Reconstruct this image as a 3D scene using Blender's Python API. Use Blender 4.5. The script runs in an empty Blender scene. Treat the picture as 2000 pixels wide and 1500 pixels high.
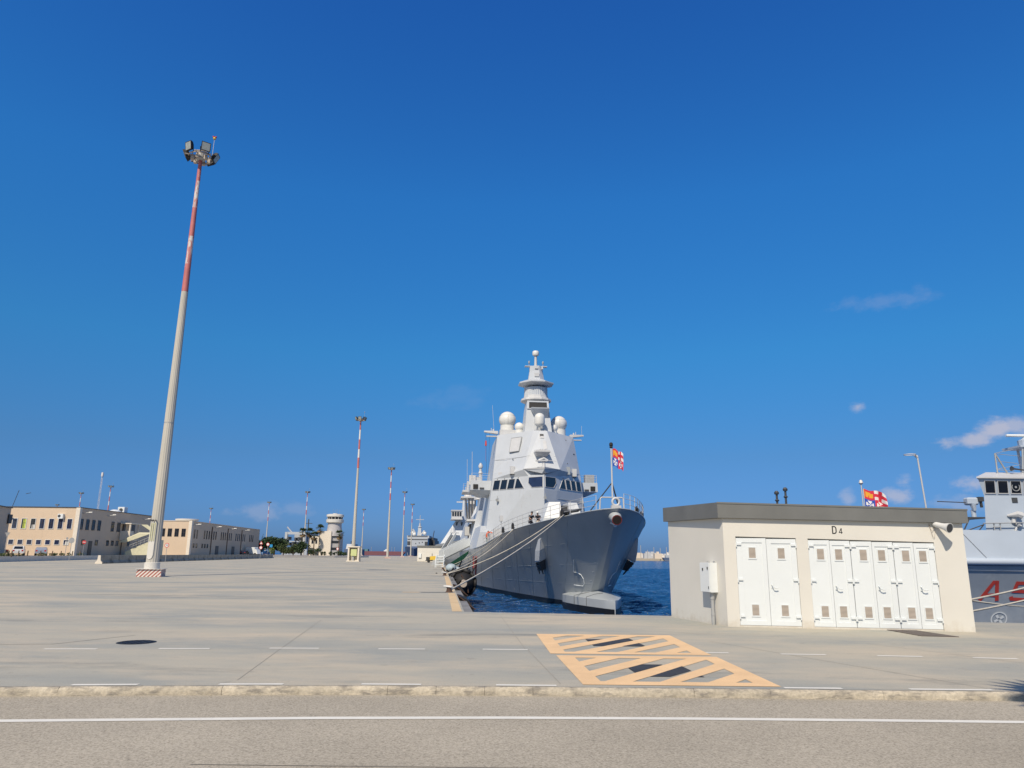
import bpy, bmesh, math, random
from mathutils import Vector, Matrix
R = math.radians
rnd = random.Random(7)
scn = bpy.context.scene
COL = scn.collection

# ------------------------------------------------------------------ camera
cam_d = bpy.data.cameras.new("camera")
cam = bpy.data.objects.new("camera", cam_d)
COL.objects.link(cam)
cam_d.sensor_width = 36.0
cam_d.lens = 36.0 * 1420 / 2000
cam_d.clip_start = 0.1
cam_d.clip_end = 30000
pitch, roll = math.atan(333.5 / 1420), R(0.6)
fwd = Vector((0, math.cos(pitch), math.sin(pitch)))
up0 = Vector((0, -math.sin(pitch), math.cos(pitch)))
r0 = Vector((1, 0, 0))
rgt = math.cos(roll) * r0 + math.sin(roll) * up0
upv = -math.sin(roll) * r0 + math.cos(roll) * up0
m = Matrix((rgt, upv, -fwd)).transposed().to_4x4()
m.translation = Vector((0, 0, 1.6))
cam.matrix_world = m
scn.camera = cam

# ------------------------------------------------------------------ sky and sun
SUN_EL, SUN_AZ = 47.0, 21.0            # degrees up, degrees left of straight behind the camera
to_sun = Vector((-math.sin(R(SUN_AZ)) * math.cos(R(SUN_EL)), -math.cos(R(SUN_AZ)) * math.cos(R(SUN_EL)), math.sin(R(SUN_EL))))
sd = bpy.data.lights.new("sun", 'SUN')
sd.energy, sd.angle, sd.color = 4.6, R(0.5), (1.0, 0.87, 0.69)
sun = bpy.data.objects.new("sun", sd)
COL.objects.link(sun)
sun.rotation_euler = to_sun.to_track_quat('Z', 'Y').to_euler()
sun.location = (0, 0, 60)

world = bpy.data.worlds.new("World")
scn.world = world
world.use_nodes = True
wn, wl = world.node_tree.nodes, world.node_tree.links
wn.clear()
SKY_STRENGTH = 0.10
out = wn.new("ShaderNodeOutputWorld")
bg = wn.new("ShaderNodeBackground")
bg.inputs[1].default_value = SKY_STRENGTH
sky = wn.new("ShaderNodeTexSky")
sky.sky_type = 'NISHITA'
sky.sun_disc = False
sky.sun_elevation, sky.sun_rotation = R(SUN_EL), R(180 + SUN_AZ)
sky.air_density, sky.dust_density, sky.ozone_density = 1.0, 0.6, 3.0
tc = wn.new("ShaderNodeTexCoord")
# the phone's deep blue rendering of a clear sky: one grade by elevation, the same all round
sxyz = wn.new("ShaderNodeSeparateXYZ"); wl.new(tc.outputs['Generated'], sxyz.inputs[0])
grade = wn.new("ShaderNodeValToRGB"); els = grade.color_ramp.elements
GR = ((0.0, (.205, .40, .95)), (.028, (.213, .42, .947)), (.127, (.254, .519, .853)), (.262, (.225, .782, 1.155)), (.454, (.218, .92, 1.53)), (.656, (.188, .79, 1.61)), (1.0, (.24, .82, 1.5)))
els[0].position, els[0].color = GR[0][0], (*[c * .5 for c in GR[0][1]], 1)
els[1].position, els[1].color = GR[-1][0], (*[c * .5 for c in GR[-1][1]], 1)
for p_, c_ in GR[1:-1]:
    e_ = els.new(p_); e_.color = (*[c * .5 for c in c_], 1)
wl.new(sxyz.outputs[2], grade.inputs[0])
gm = wn.new("ShaderNodeVectorMath"); gm.operation = 'MULTIPLY'
dsun = wn.new("ShaderNodeVectorMath"); dsun.operation = 'DOT_PRODUCT'
wl.new(tc.outputs['Generated'], dsun.inputs[0]); dsun.inputs[1].default_value = to_sun
mrs = wn.new("ShaderNodeMapRange"); mrs.interpolation_type = 'SMOOTHSTEP'
mrs.inputs['From Min'].default_value = 0.30; mrs.inputs['From Max'].default_value = 0.85
wl.new(dsun.outputs['Value'], mrs.inputs['Value'])
gmx = wn.new("ShaderNodeMix"); gmx.data_type = 'RGBA'      # the sky pales towards the sun, as real skies do
wl.new(mrs.outputs[0], gmx.inputs['Factor']); wl.new(grade.outputs[0], gmx.inputs['A']); gmx.inputs['B'].default_value = (.42, .44, .46, 1)
wl.new(sky.outputs[0], gm.inputs[0]); wl.new(gmx.outputs['Result'], gm.inputs[1])
hsv = wn.new("ShaderNodeVectorMath"); hsv.operation = 'SCALE'; hsv.inputs['Scale'].default_value = 2.0
wl.new(gm.outputs[0], hsv.inputs[0])
def wmath(op, a, b=None, c=None):
    n = wn.new("ShaderNodeMath"); n.operation = op
    for i, v in enumerate((a, b, c)):
        if v is None: continue
        if isinstance(v, (int, float)): n.inputs[i].default_value = v
        else: wl.new(v, n.inputs[i])
    return n.outputs[0]
noi = wn.new("ShaderNodeTexNoise"); noi.inputs['Scale'].default_value = 26; noi.inputs['Detail'].default_value = 7; noi.inputs['Roughness'].default_value = 0.62
mp = wn.new("ShaderNodeMapping"); mp.inputs['Scale'].default_value = (1, 1, 1.7)
wl.new(tc.outputs['Generated'], mp.inputs[0]); wl.new(mp.outputs[0], noi.inputs['Vector'])
nz = noi.outputs[0]
mask = None
def cloud_dir(px, py):
    d = fwd + rgt * (px - 1000) / 1420 - upv * (py - 750) / 1420
    return d.normalized()
# small fair weather clouds low over the sea and two faint wisps: (direction, half width, half height, strength)
for (px, py, rx, rz, st) in ((1905, 858, .034, .014, .70), (1945, 842, .030, .016, .75), (1985, 835, .022, .016, .6), (1905, 945, .026, .014, .62), (1930, 952, .02, .011, .4),
                             (1752, 968, .027, .012, .55), (1768, 938, .014, .014, .42), (1675, 795, .012, .010, .55), (1658, 975, .014, .014, .38), (1860, 985, .05, .016, .3),
                             (1735, 585, .062, .014, .12), (880, 775, .06, .022, .05), (505, 1000, .04, .014, .22), (585, 995, .03, .012, .15), (2250, 905, .06, .02, .7), (-250, 960, .06, .02, .4)):
    d = cloud_dir(px, py)
    v = wn.new("ShaderNodeVectorMath"); v.operation = 'SUBTRACT'
    wl.new(tc.outputs['Generated'], v.inputs[0]); v.inputs[1].default_value = d
    s = wn.new("ShaderNodeVectorMath"); s.operation = 'MULTIPLY'
    wl.new(v.outputs[0], s.inputs[0]); s.inputs[1].default_value = (1 / rx, 1 / rx, 1 / rz)
    ln = wn.new("ShaderNodeVectorMath"); ln.operation = 'LENGTH'
    wl.new(s.outputs[0], ln.inputs[0])
    f = wmath('SUBTRACT', 1.0, ln.outputs['Value'])
    f = wmath('ADD', f, wmath('MULTIPLY', wmath('SUBTRACT', nz, 0.5), 2.6))
    mr = wn.new("ShaderNodeMapRange"); mr.interpolation_type = 'SMOOTHSTEP'
    mr.inputs['From Min'].default_value = 0.0; mr.inputs['From Max'].default_value = 0.9; mr.inputs['To Max'].default_value = st
    wl.new(f, mr.inputs['Value'])
    mask = mr.outputs[0] if mask is None else wmath('MAXIMUM', mask, mr.outputs[0])
mixc = wn.new("ShaderNodeMix"); mixc.data_type = 'RGBA'
wl.new(mask, mixc.inputs['Factor']); wl.new(hsv.outputs[0], mixc.inputs['A'])
mixc.inputs['B'].default_value = (5.6, 5.4, 6.1, 1)
wl.new(mixc.outputs['Result'], bg.inputs[0])
wl.new(bg.outputs[0], out.inputs[0])

scn.view_settings.view_transform = 'Standard'
scn.view_settings.look = 'None'
scn.view_settings.gamma = 1
scn.view_settings.use_curve_mapping = False
scn.view_settings.exposure = 0.0
scn.cycles.max_bounces = 6

# ------------------------------------------------------------------ helpers
class MB:
    def __init__(s): s.v, s.f, s.m = [], [], []
    def face(s, idx, mi=0): s.f.append(tuple(idx)); s.m.append(mi)
    def poly(s, pts, mi=0):
        b = len(s.v); s.v += [tuple(p) for p in pts]; s.face(range(b, b + len(pts)), mi)
    def loft(s, rings, mi=0, caps=True, closed=True, mis=None):
        n = len(rings[0]); b = len(s.v)
        for r in rings: s.v += [tuple(p) for p in r]
        for i in range(len(rings) - 1):
            k = mis[i] if mis else mi
            for j in range(n if closed else n - 1):
                a, c = b + i * n + j, b + i * n + (j + 1) % n
                s.face((a, c, c + n, a + n), k)
        if caps and closed:
            s.face(range(b + n - 1, b - 1, -1), mis[0] if mis else mi)
            e = b + (len(rings) - 1) * n
            s.face(range(e, e + n), mis[-1] if mis else mi)
        return s
    def prism(s, poly, z0, z1, mi=0):
        f0 = z0 if callable(z0) else (lambda x, y: z0)
        f1 = z1 if callable(z1) else (lambda x, y: z1)
        return s.loft([[(x, y, f0(x, y)) for x, y in poly], [(x, y, f1(x, y)) for x, y in poly]], mi)
    def box(s, x0, x1, y0, y1, z0, z1, mi=0):
        return s.prism([(x0, y0), (x1, y0), (x1, y1), (x0, y1)], z0, z1, mi)
    def rbox(s, x0, x1, y0, y1, z0, z1, c=.02, mi=0):
        p = lambda k: [(x0 + k, y0), (x1 - k, y0), (x1, y0 + k), (x1, y1 - k), (x1 - k, y1), (x0 + k, y1), (x0, y1 - k), (x0, y0 + k)]
        q = lambda k, e: [(x0 + k + e, y0 + e), (x1 - k - e, y0 + e), (x1 - e, y0 + k + e), (x1 - e, y1 - k - e), (x1 - k - e, y1 - e), (x0 + k + e, y1 - e), (x0 + e, y1 - k - e), (x0 + e, y0 + k + e)]
        R3 = lambda P, z: [(a, b, z) for a, b in P]
        return s.loft([R3(q(c * .4, c), z0), R3(p(c), z0 + c), R3(p(c), z1 - c), R3(q(c * .4, c), z1)], mi)
    def tube(s, path, r, n=6, mi=0, caps=True):
        P = [Vector(p) for p in path]
        rs = r if isinstance(r, (list, tuple)) else [r] * len(P)
        rings = []; prev = None
        for i, p in enumerate(P):
            t = (P[min(i + 1, len(P) - 1)] - P[max(i - 1, 0)]).normalized()
            if prev is None:
                a = Vector((0, 0, 1)) if abs(t.z) < .9 else Vector((1, 0, 0))
                x = t.cross(a).normalized()
            else:
                x = (prev - t * prev.dot(t)).normalized()
            prev = x; y = t.cross(x)
            rings.append([p + (x * math.cos(2 * math.pi * k / n) + y * math.sin(2 * math.pi * k / n)) * rs[i] for k in range(n)])
        return s.loft(rings, mi, caps)
    def revolve(s, prof, c=(0, 0, 0), n=16, mi=0, caps=True, ph=0):
        return s.loft([[(c[0] + r * math.cos(2 * math.pi * (k + ph) / n), c[1] + r * math.sin(2 * math.pi * (k + ph) / n), c[2] + z) for k in range(n)] for r, z in prof], mi, caps)
    def sphere(s, c, r, nu=16, nv=10, mi=0, zs=1, z0=-1.0):
        a0 = math.asin(max(-1, z0))
        pr = []
        for i in range(nv + 1):
            a = a0 + (math.pi / 2 - a0) * i / nv
            pr.append((max(r * math.cos(a), r * .01), r * zs * math.sin(a)))
        return s.revolve(pr, c, nu, mi)
    def slab(s, pts, t0, t1, mi=0):
        P = [Vector(p) for p in pts]; n = Vector((0, 0, 0))
        for i in range(len(P)):
            a, b = P[i], P[(i + 1) % len(P)]; n += a.cross(b)
        n.normalize()
        return s.loft([[p + n * t0 for p in P], [p + n * t1 for p in P]], mi)
    def frame(s, outer, inner, t0, t1, mi=0):
        P = [Vector(p) for p in outer]; Q = [Vector(p) for p in inner]; n = Vector((0, 0, 0)); k = len(P)
        for i in range(k): n += P[i].cross(P[(i + 1) % k])
        n.normalize(); b = len(s.v)
        for arr, t in ((P, t0), (P, t1), (Q, t1), (Q, t0)): s.v += [tuple(p + n * t) for p in arr]
        for r_ in range(3):
            for j in range(k):
                a, c = b + r_ * k + j, b + r_ * k + (j + 1) % k
                s.face((a, c, c + k, a + k), mi)
        return s
    def build(s, name, mats, parent=None, smooth=None, label=None, kind=None):
        me = bpy.data.meshes.new(name)
        me.from_pydata(s.v, [], s.f)
        mats = mats if isinstance(mats, (list, tuple)) else [mats]
        for k in mats: me.materials.append(k)
        me.polygons.foreach_set('material_index', s.m)
        bm = bmesh.new(); bm.from_mesh(me); bmesh.ops.recalc_face_normals(bm, faces=bm.faces); bm.to_mesh(me); bm.free()
        if smooth:
            me.polygons.foreach_set('use_smooth', [True] * len(me.polygons))
            me.set_sharp_from_angle(angle=R(smooth))
        me.update()
        o = bpy.data.objects.new(name, me); COL.objects.link(o)
        if parent is not None: o.parent = parent
        if label: o['label'] = label
        if kind: o['kind'] = kind
        return o

def thing(name, label, cat, loc=(0, 0, 0), rz=0, group=None):
    o = bpy.data.objects.new(name, None); COL.objects.link(o)
    o.empty_display_size = .2
    o.location = loc; o.rotation_euler = (0, 0, rz); o['label'] = label; o['category'] = cat
    if group: o['group'] = group
    return o
def tag(o, label, cat, group=None):
    o['label'] = label; o['category'] = cat
    if group: o['group'] = group
    return o
def dup(root, loc, rz=None, label=None):
    r = root.copy(); COL.objects.link(r); r.location = loc
    if rz is not None: r.rotation_euler = (0, 0, rz)
    if label: r['label'] = label
    for ch in list(root.children):
        c = ch.copy(); COL.objects.link(c); c.parent = r
        for g in list(ch.children):
            d = g.copy(); COL.objects.link(d); d.parent = c
    return r
def inst(src, parent, loc=(0, 0, 0), rz=0, scale=None):
    c = src.copy(); COL.objects.link(c); c.parent = parent; c.location = loc; c.rotation_euler = (0, 0, rz)
    if scale: c.scale = scale
    for g in list(src.children):
        d = g.copy(); COL.objects.link(d); d.parent = c
    return c

def mat(name, col, rough=.6, metal=0., var=.10, scale=2.0, fine=0., fscale=40., bump=0., bscale=30., vec=(1, 1, 1), stain=None, stain_scale=1.0, stain_lo=.55, stain_hi=.75, stain_vec=(1, 1, 1), spec=.5, dirt=None):
    k = bpy.data.materials.new(name); k.use_nodes = True
    nt = k.node_tree; N, L = nt.nodes, nt.links
    b = N['Principled BSDF']
    b.inputs['Roughness'].default_value = rough; b.inputs['Metallic'].default_value = metal
    b.inputs['Specular IOR Level'].default_value = spec
    t = N.new('ShaderNodeTexCoord')
    def noise(sc, det=5, v=(1, 1, 1), ro=.55):
        mpn = N.new('ShaderNodeMapping'); mpn.inputs['Scale'].default_value = v; L.new(t.outputs['Object'], mpn.inputs[0])
        n = N.new('ShaderNodeTexNoise'); n.inputs['Scale'].default_value = sc; n.inputs['Detail'].default_value = det; n.inputs['Roughness'].default_value = ro
        L.new(mpn.outputs[0], n.inputs['Vector']); return n.outputs[0]
    def mrange(x, lo, hi, a, c):
        n = N.new('ShaderNodeMapRange'); n.inputs['From Min'].default_value = lo; n.inputs['From Max'].default_value = hi
        n.inputs['To Min'].default_value = a; n.inputs['To Max'].default_value = c; L.new(x, n.inputs['Value']); return n.outputs[0]
    val = mrange(noise(scale, 6, vec), .28, .72, 1 - var, 1 + var)
    if fine:
        f = mrange(noise(fscale, 3, ro=.7), .3, .7, 1 - fine, 1 + fine)
        mm = N.new('ShaderNodeMath'); mm.operation = 'MULTIPLY'; L.new(val, mm.inputs[0]); L.new(f, mm.inputs[1]); val = mm.outputs[0]
    vm = N.new('ShaderNodeVectorMath'); vm.operation = 'SCALE'; vm.inputs[0].default_value = col; L.new(val, vm.inputs['Scale'])
    c_out = vm.outputs[0]
    if stain is not None:
        sm = mrange(noise(stain_scale, 7, stain_vec, .65), stain_lo, stain_hi, 0, 1)
        mx = N.new('ShaderNodeMix'); mx.data_type = 'RGBA'; L.new(sm, mx.inputs['Factor']); L.new(c_out, mx.inputs['A']); mx.inputs['B'].default_value = (*stain, 1)
        c_out = mx.outputs['Result']
    if dirt is not None:                      # splashed dirt along the foot of a wall
        sp = N.new('ShaderNodeSeparateXYZ'); L.new(t.outputs['Object'], sp.inputs[0])
        ad = N.new('ShaderNodeMath'); ad.operation = 'MULTIPLY_ADD'; L.new(noise(3.5, 7, ro=.7), ad.inputs[0]); ad.inputs[1].default_value = -.9; ad.inputs[2].default_value = .52
        su = N.new('ShaderNodeMath'); su.operation = 'SUBTRACT'; L.new(ad.outputs[0], su.inputs[0]); L.new(sp.outputs[2], su.inputs[1])
        mx = N.new('ShaderNodeMix'); mx.data_type = 'RGBA'; L.new(mrange(su.outputs[0], -.12, .14, 0, .55), mx.inputs['Factor']); L.new(c_out, mx.inputs['A']); mx.inputs['B'].default_value = (*dirt, 1)
        c_out = mx.outputs['Result']
    L.new(c_out, b.inputs['Base Color'])
    if bump:
        bp = N.new('ShaderNodeBump'); bp.inputs['Strength'].default_value = bump; bp.inputs['Distance'].default_value = .02
        L.new(noise(bscale, 4, ro=.7), bp.inputs['Height']); L.new(bp.outputs[0], b.inputs['Normal'])
    return k
M = {}
# ship paints
M['ship'] = mat('pale_grey_ship_paint', (.49, .525, .565), .45, var=.05, scale=.5, stain=(.40, .40, .39), stain_scale=.9, stain_lo=.6, stain_hi=.85, stain_vec=(1.5, 1.5, .35))
M['bulb'] = mat('light_grey_bow_paint', (.40, .435, .455), .35, var=.05, scale=1)
M['ship2'] = mat('ship_trim_paint', (.52, .53, .54), .45, var=.05, scale=1.5)
M['hull'] = mat('grey_hull_paint', (.325, .352, .37), .30, var=.10, scale=.35, stain=(.42, .44, .45), stain_scale=.9, stain_lo=.62, stain_hi=.86, stain_vec=(1.5, 1.5, .30))
M['boot'] = mat('black_boot_topping', (.012, .013, .015), .4, var=.2)
M['black'] = mat('black_rubber', (.014, .014, .015), .65, var=.25, scale=6)
M['dark'] = mat('dark_grey_steel', (.055, .058, .062), .5, var=.2, scale=5)
M['dome'] = mat('white_radome', (.66, .665, .645), .4, var=.04, scale=2)
M['white'] = mat('white_gloss_paint', (.70, .735, .745), .35, var=.03, scale=3)
M['glass'] = mat('dark_window_glass', (.012, .016, .026), .06, var=.15, spec=.7)
M['glassb'] = mat('blue_window_glass', (.02, .03, .075), .08, var=.3, scale=.7, spec=.7)
M['red'] = mat('red_paint', (.50, .055, .04), .5, var=.12, scale=3)
M['orange_ring'] = mat('orange_plastic', (.75, .12, .03), .5)
M['rope'] = mat('pale_rope', (.50, .47, .40), .85, var=.15, scale=9)
M['rust'] = mat('rusty_steel', (.075, .042, .03), .8, var=.3, scale=6)
M['steel'] = mat('galvanised_steel', (.40, .41, .41), .45, .3, var=.1, scale=4)
M['yellow'] = mat('yellow_machine_paint', (.62, .42, .04), .5)
M['green_net'] = mat('green_netting', (.02, .14, .08), .8, var=.4, scale=3)
# shore
M['concrete_pole'] = mat('concrete_mast', (.47, .45, .40), .8, var=.08, scale=1.2, vec=(1, 1, .3))
M['wall'] = mat('cream_plaster', (.625, .61, .56), .85, dirt=(.46, .40, .31), var=.045, scale=.8, bump=.15, bscale=90, stain=(.60, .53, .43), stain_scale=1.0, stain_lo=.66, stain_hi=.9, stain_vec=(2.6, 2.6, .4))
M['fascia'] = mat('grey_metal_fascia', (.158, .162, .156), .5, .15, var=.13, scale=1.1, vec=(1, 1, .6))
M['door'] = mat('white_door_paint', (.675, .715, .73), .4, var=.025, scale=1.5)
M['vent'] = mat('beige_vent', (.42, .37, .32), .6, var=.08)
M['bwall'] = mat('sand_facade', (.60, .475, .35), .85, var=.05, scale=.12, vec=(1, 1, 1), stain=(.46, .365, .275), stain_scale=.25, stain_lo=.58, stain_hi=.85, stain_vec=(3, 3, .25))
M['btrim'] = mat('pale_facade_trim', (.68, .62, .53), .8, var=.05)
M['frame'] = mat('dark_window_frame', (.05, .05, .055), .5)
M['wframe'] = mat('white_window_frame', (.62, .62, .60), .5)
M['tower'] = mat('pale_tower_concrete', (.60, .585, .545), .8, var=.05, scale=.4)
M['barrier'] = mat('weathered_barrier_concrete', (.36, .325, .255), .9, var=.15, scale=.35, stain=(.10, .09, .07), stain_scale=.5, stain_lo=.5, stain_hi=.75, stain_vec=(1, 1, 1.5))
M['bark'] = mat('palm_trunk_bark', (.13, .095, .065), .9, var=.25, scale=4)
M['leaf'] = mat('dark_foliage', (.028, .055, .017), .7, var=.5, scale=.7)
M['leaf2'] = mat('olive_foliage', (.06, .085, .025), .7, var=.45, scale=.7)
M['leaf3'] = mat('yellow_green_foliage', (.16, .22, .03), .7, var=.3, scale=.9)
M['palm_leaf'] = mat('palm_frond', (.055, .085, .03), .6, var=.4, scale=1.2)
M['dead_frond'] = mat('dry_palm_frond', (.20, .135, .065), .8, var=.3, scale=1.5)
M['kerb'] = None
M['orange'] = mat('orange_marking_paint', (.76, .52, .285), .8, var=.09, scale=1.5, fine=.09, fscale=60, stain=(.50, .38, .25), stain_scale=3.2, stain_lo=.64, stain_hi=.82)
M['white_line'] = mat('white_marking_paint', (.70, .69, .63), .8, var=.06, scale=3, stain=(.42, .40, .36), stain_scale=12, stain_lo=.62, stain_hi=.74)
M['edge_line'] = mat('yellow_edge_paint', (.62, .46, .26), .8, var=.12, scale=1.5, stain=(.43, .38, .30), stain_scale=3, stain_lo=.55, stain_hi=.75)
M['bitumen'] = mat('dark_cover_plate', (.040, .042, .045), .7, var=.25, scale=3, bump=.3, bscale=50)
M['iron'] = mat('cast_iron', (.02, .022, .026), .6, .2, var=.3, scale=8)

def ground_mat(name, base, warm, grey, streak):
    k = bpy.data.materials.new(name); k.use_nodes = True
    nt = k.node_tree; N, L = nt.nodes, nt.links; b = N['Principled BSDF']
    b.inputs['Roughness'].default_value = .85; b.inputs['Specular IOR Level'].default_value = .3
    t = N.new('ShaderNodeTexCoord')
    def noise(sc, v, det=6, ro=.6, off=0):
        mpn = N.new('ShaderNodeMapping'); mpn.inputs['Scale'].default_value = v; mpn.inputs['Location'].default_value = (off, off, 0); L.new(t.outputs['Object'], mpn.inputs[0])
        n = N.new('ShaderNodeTexNoise'); n.inputs['Scale'].default_value = sc; n.inputs['Detail'].default_value = det; n.inputs['Roughness'].default_value = ro; L.new(mpn.outputs[0], n.inputs['Vector']); return n.outputs[0]
    def mr(x, lo, hi, a, c):
        n = N.new('ShaderNodeMapRange'); n.inputs['From Min'].default_value = lo; n.inputs['From Max'].default_value = hi; n.inputs['To Min'].default_value = a; n.inputs['To Max'].default_value = c; L.new(x, n.inputs['Value']); return n.outputs[0]
    def mix(fac, a, c):
        n = N.new('ShaderNodeMix'); n.data_type = 'RGBA'
        L.new(fac, n.inputs['Factor'])
        for s_, v in (('A', a), ('B', c)):
            if isinstance(v, tuple): n.inputs[s_].default_value = (*v, 1)
            else: L.new(v, n.inputs[s_])
        return n.outputs['Result']
    c = mix(mr(noise(.13, (1, 2.2, 1)), .40, .60, 0, 1), base, grey)
    c = mix(mr(noise(.5, streak, 8, .7, 30), .47, .66, 0, 1), c, warm)
    c = mix(mr(noise(.35, (streak[0], streak[1] * 1.6, 1), 9, .72, 70), .55, .68, 0, .75), c, tuple(x * .70 for x in grey))
    c = mix(mr(noise(.9, (streak[0], streak[1] * 2.5, 1), 9, .75, 50), .60, .70, 0, .6), c, tuple(x * 1.22 for x in base))
    c = mix(mr(noise(1.3, (1, 1, 1), 9, .78, 11), .57, .70, 0, .5), c, tuple(x * .70 for x in warm))
    c = mix(mr(noise(6.5, (1, 1, 1), 6, .75, 5), .63, .70, 0, .75), c, tuple(x * .42 for x in warm))
    c = mix(mr(noise(2.6, (1, 1, 1), 3, .6, 90), .66, .72, 0, .28), c, tuple(x * .55 for x in grey))
    g = mr(noise(55, (1, 1, 1), 5, .9), .25, .75, .70, 1.30)
    vm = N.new('ShaderNodeVectorMath'); vm.operation = 'SCALE'; L.new(c, vm.inputs[0]); L.new(g, vm.inputs['Scale'])
    L.new(vm.outputs[0], b.inputs['Base Color'])
    bp = N.new('ShaderNodeBump'); bp.inputs['Strength'].default_value = .25; bp.inputs['Distance'].default_value = .01
    L.new(noise(60, (1, 1, 1), 4, .8), bp.inputs['Height']); L.new(bp.outputs[0], b.inputs['Normal'])
    return k
M['quay'] = ground_mat('quay_concrete', (.415, .392, .322), (.485, .43, .335), (.305, .315, .29), (.42, 1.0, 1))
M['quaywall'] = mat('quay_wall_concrete', (.21, .215, .22), .85, var=.2, scale=.8, stain=(.05, .05, .045), stain_scale=.8, stain_lo=.5, stain_hi=.75, stain_vec=(1, 1, 2.5))
M['carpark'] = mat('car_park_asphalt', (.33, .315, .285), .9, var=.1, scale=.3)

def asphalt():
    k = bpy.data.materials.new('worn_asphalt'); k.use_nodes = True
    nt = k.node_tree; N, L = nt.nodes, nt.links; b = N['Principled BSDF']
    b.inputs['Roughness'].default_value = .9; b.inputs['Specular IOR Level'].default_value = .25
    t = N.new('ShaderNodeTexCoord')
    vo = N.new('ShaderNodeTexVoronoi'); vo.inputs['Scale'].default_value = 62; L.new(t.outputs['Object'], vo.inputs['Vector'])
    n1 = N.new('ShaderNodeTexNoise'); n1.inputs['Scale'].default_value = 44; n1.inputs['Detail'].default_value = 5; n1.inputs['Roughness'].default_value = .8; L.new(t.outputs['Object'], n1.inputs['Vector'])
    n2 = N.new('ShaderNodeTexNoise'); n2.inputs['Scale'].default_value = .5; n2.inputs['Detail'].default_value = 6; L.new(t.outputs['Object'], n2.inputs['Vector'])
    cr = N.new('ShaderNodeValToRGB'); e = cr.color_ramp.elements
    e[0].position, e[0].color = .30, (.13, .115, .088, 1); e[1].position, e[1].color = .48, (.39, .355, .285, 1)
    e2 = cr.color_ramp.elements.new(.72); e2.color = (.50, .45, .37, 1)
    L.new(n1.outputs[0], cr.inputs[0])
    hs = N.new('ShaderNodeVectorMath'); hs.operation = 'MULTIPLY'
    mrn = N.new('ShaderNodeMapRange'); mrn.inputs['From Min'].default_value = .3; mrn.inputs['From Max'].default_value = .7; mrn.inputs['To Min'].default_value = .9; mrn.inputs['To Max'].default_value = 1.1
    L.new(n2.outputs[0], mrn.inputs['Value'])
    mr3 = N.new('ShaderNodeMapRange'); mr3.inputs['From Max'].default_value = 1.; mr3.inputs['To Min'].default_value = .85; mr3.inputs['To Max'].default_value = 1.12
    cc = N.new('ShaderNodeSeparateColor'); L.new(vo.outputs['Color'], cc.inputs[0]); L.new(cc.outputs[0], mr3.inputs['Value'])
    mu = N.new('ShaderNodeMath'); mu.operation = 'MULTIPLY'; L.new(mrn.outputs[0], mu.inputs[0]); L.new(mr3.outputs[0], mu.inputs[1])
    sc = N.new('ShaderNodeVectorMath'); sc.operation = 'SCALE'; L.new(cr.outputs[0], sc.inputs[0]); L.new(mu.outputs[0], sc.inputs['Scale'])
    L.new(sc.outputs[0], b.inputs['Base Color'])
    bp = N.new('ShaderNodeBump'); bp.inputs['Strength'].default_value = .6; bp.inputs['Distance'].default_value = .008
    L.new(n1.outputs[0], bp.inputs['Height']); L.new(bp.outputs[0], b.inputs['Normal'])
    return k
M['asphalt'] = asphalt()
M['kerb'] = mat('worn_kerb_stone', (.43, .385, .305), .9, var=.22, scale=2.5, fine=.18, fscale=26, bump=1.0, bscale=11, stain=(.23, .21, .18), stain_scale=6.5, stain_lo=.47, stain_hi=.62, stain_vec=(.7, 1, 2.2))

def water():
    k = bpy.data.materials.new('sea_water'); k.use_nodes = True
    nt = k.node_tree; N, L = nt.nodes, nt.links; b = N['Principled BSDF']
    b.inputs['Base Color'].default_value = (.006, .060, .190, 1); b.inputs['Roughness'].default_value = .12; b.inputs['IOR'].default_value = 1.33
    t = N.new('ShaderNodeTexCoord')
    def noise(sc, v, det):
        mpn = N.new('ShaderNodeMapping'); mpn.inputs['Scale'].default_value = v; mpn.inputs['Rotation'].default_value = (0, 0, .25); L.new(t.outputs['Object'], mpn.inputs[0])
        n = N.new('ShaderNodeTexNoise'); n.inputs['Scale'].default_value = sc; n.inputs['Detail'].default_value = det; n.inputs['Roughness'].default_value = .55; L.new(mpn.outputs[0], n.inputs['Vector']); return n.outputs[0]
    a = noise(.36, (.55, 1.2, 1), 6); c = noise(1.9, (.6, 1, 1), 4)
    ad = N.new('ShaderNodeMath'); ad.operation = 'MULTIPLY_ADD'; L.new(c, ad.inputs[0]); ad.inputs[1].default_value = .35; L.new(a, ad.inputs[2])
    bp = N.new('ShaderNodeBump'); bp.inputs['Strength'].default_value = 1.0; bp.inputs['Distance'].default_value = 2.4
    L.new(ad.outputs[0], bp.inputs['Height']); L.new(bp.outputs[0], b.inputs['Normal'])
    return k
M['sea'] = water()
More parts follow.
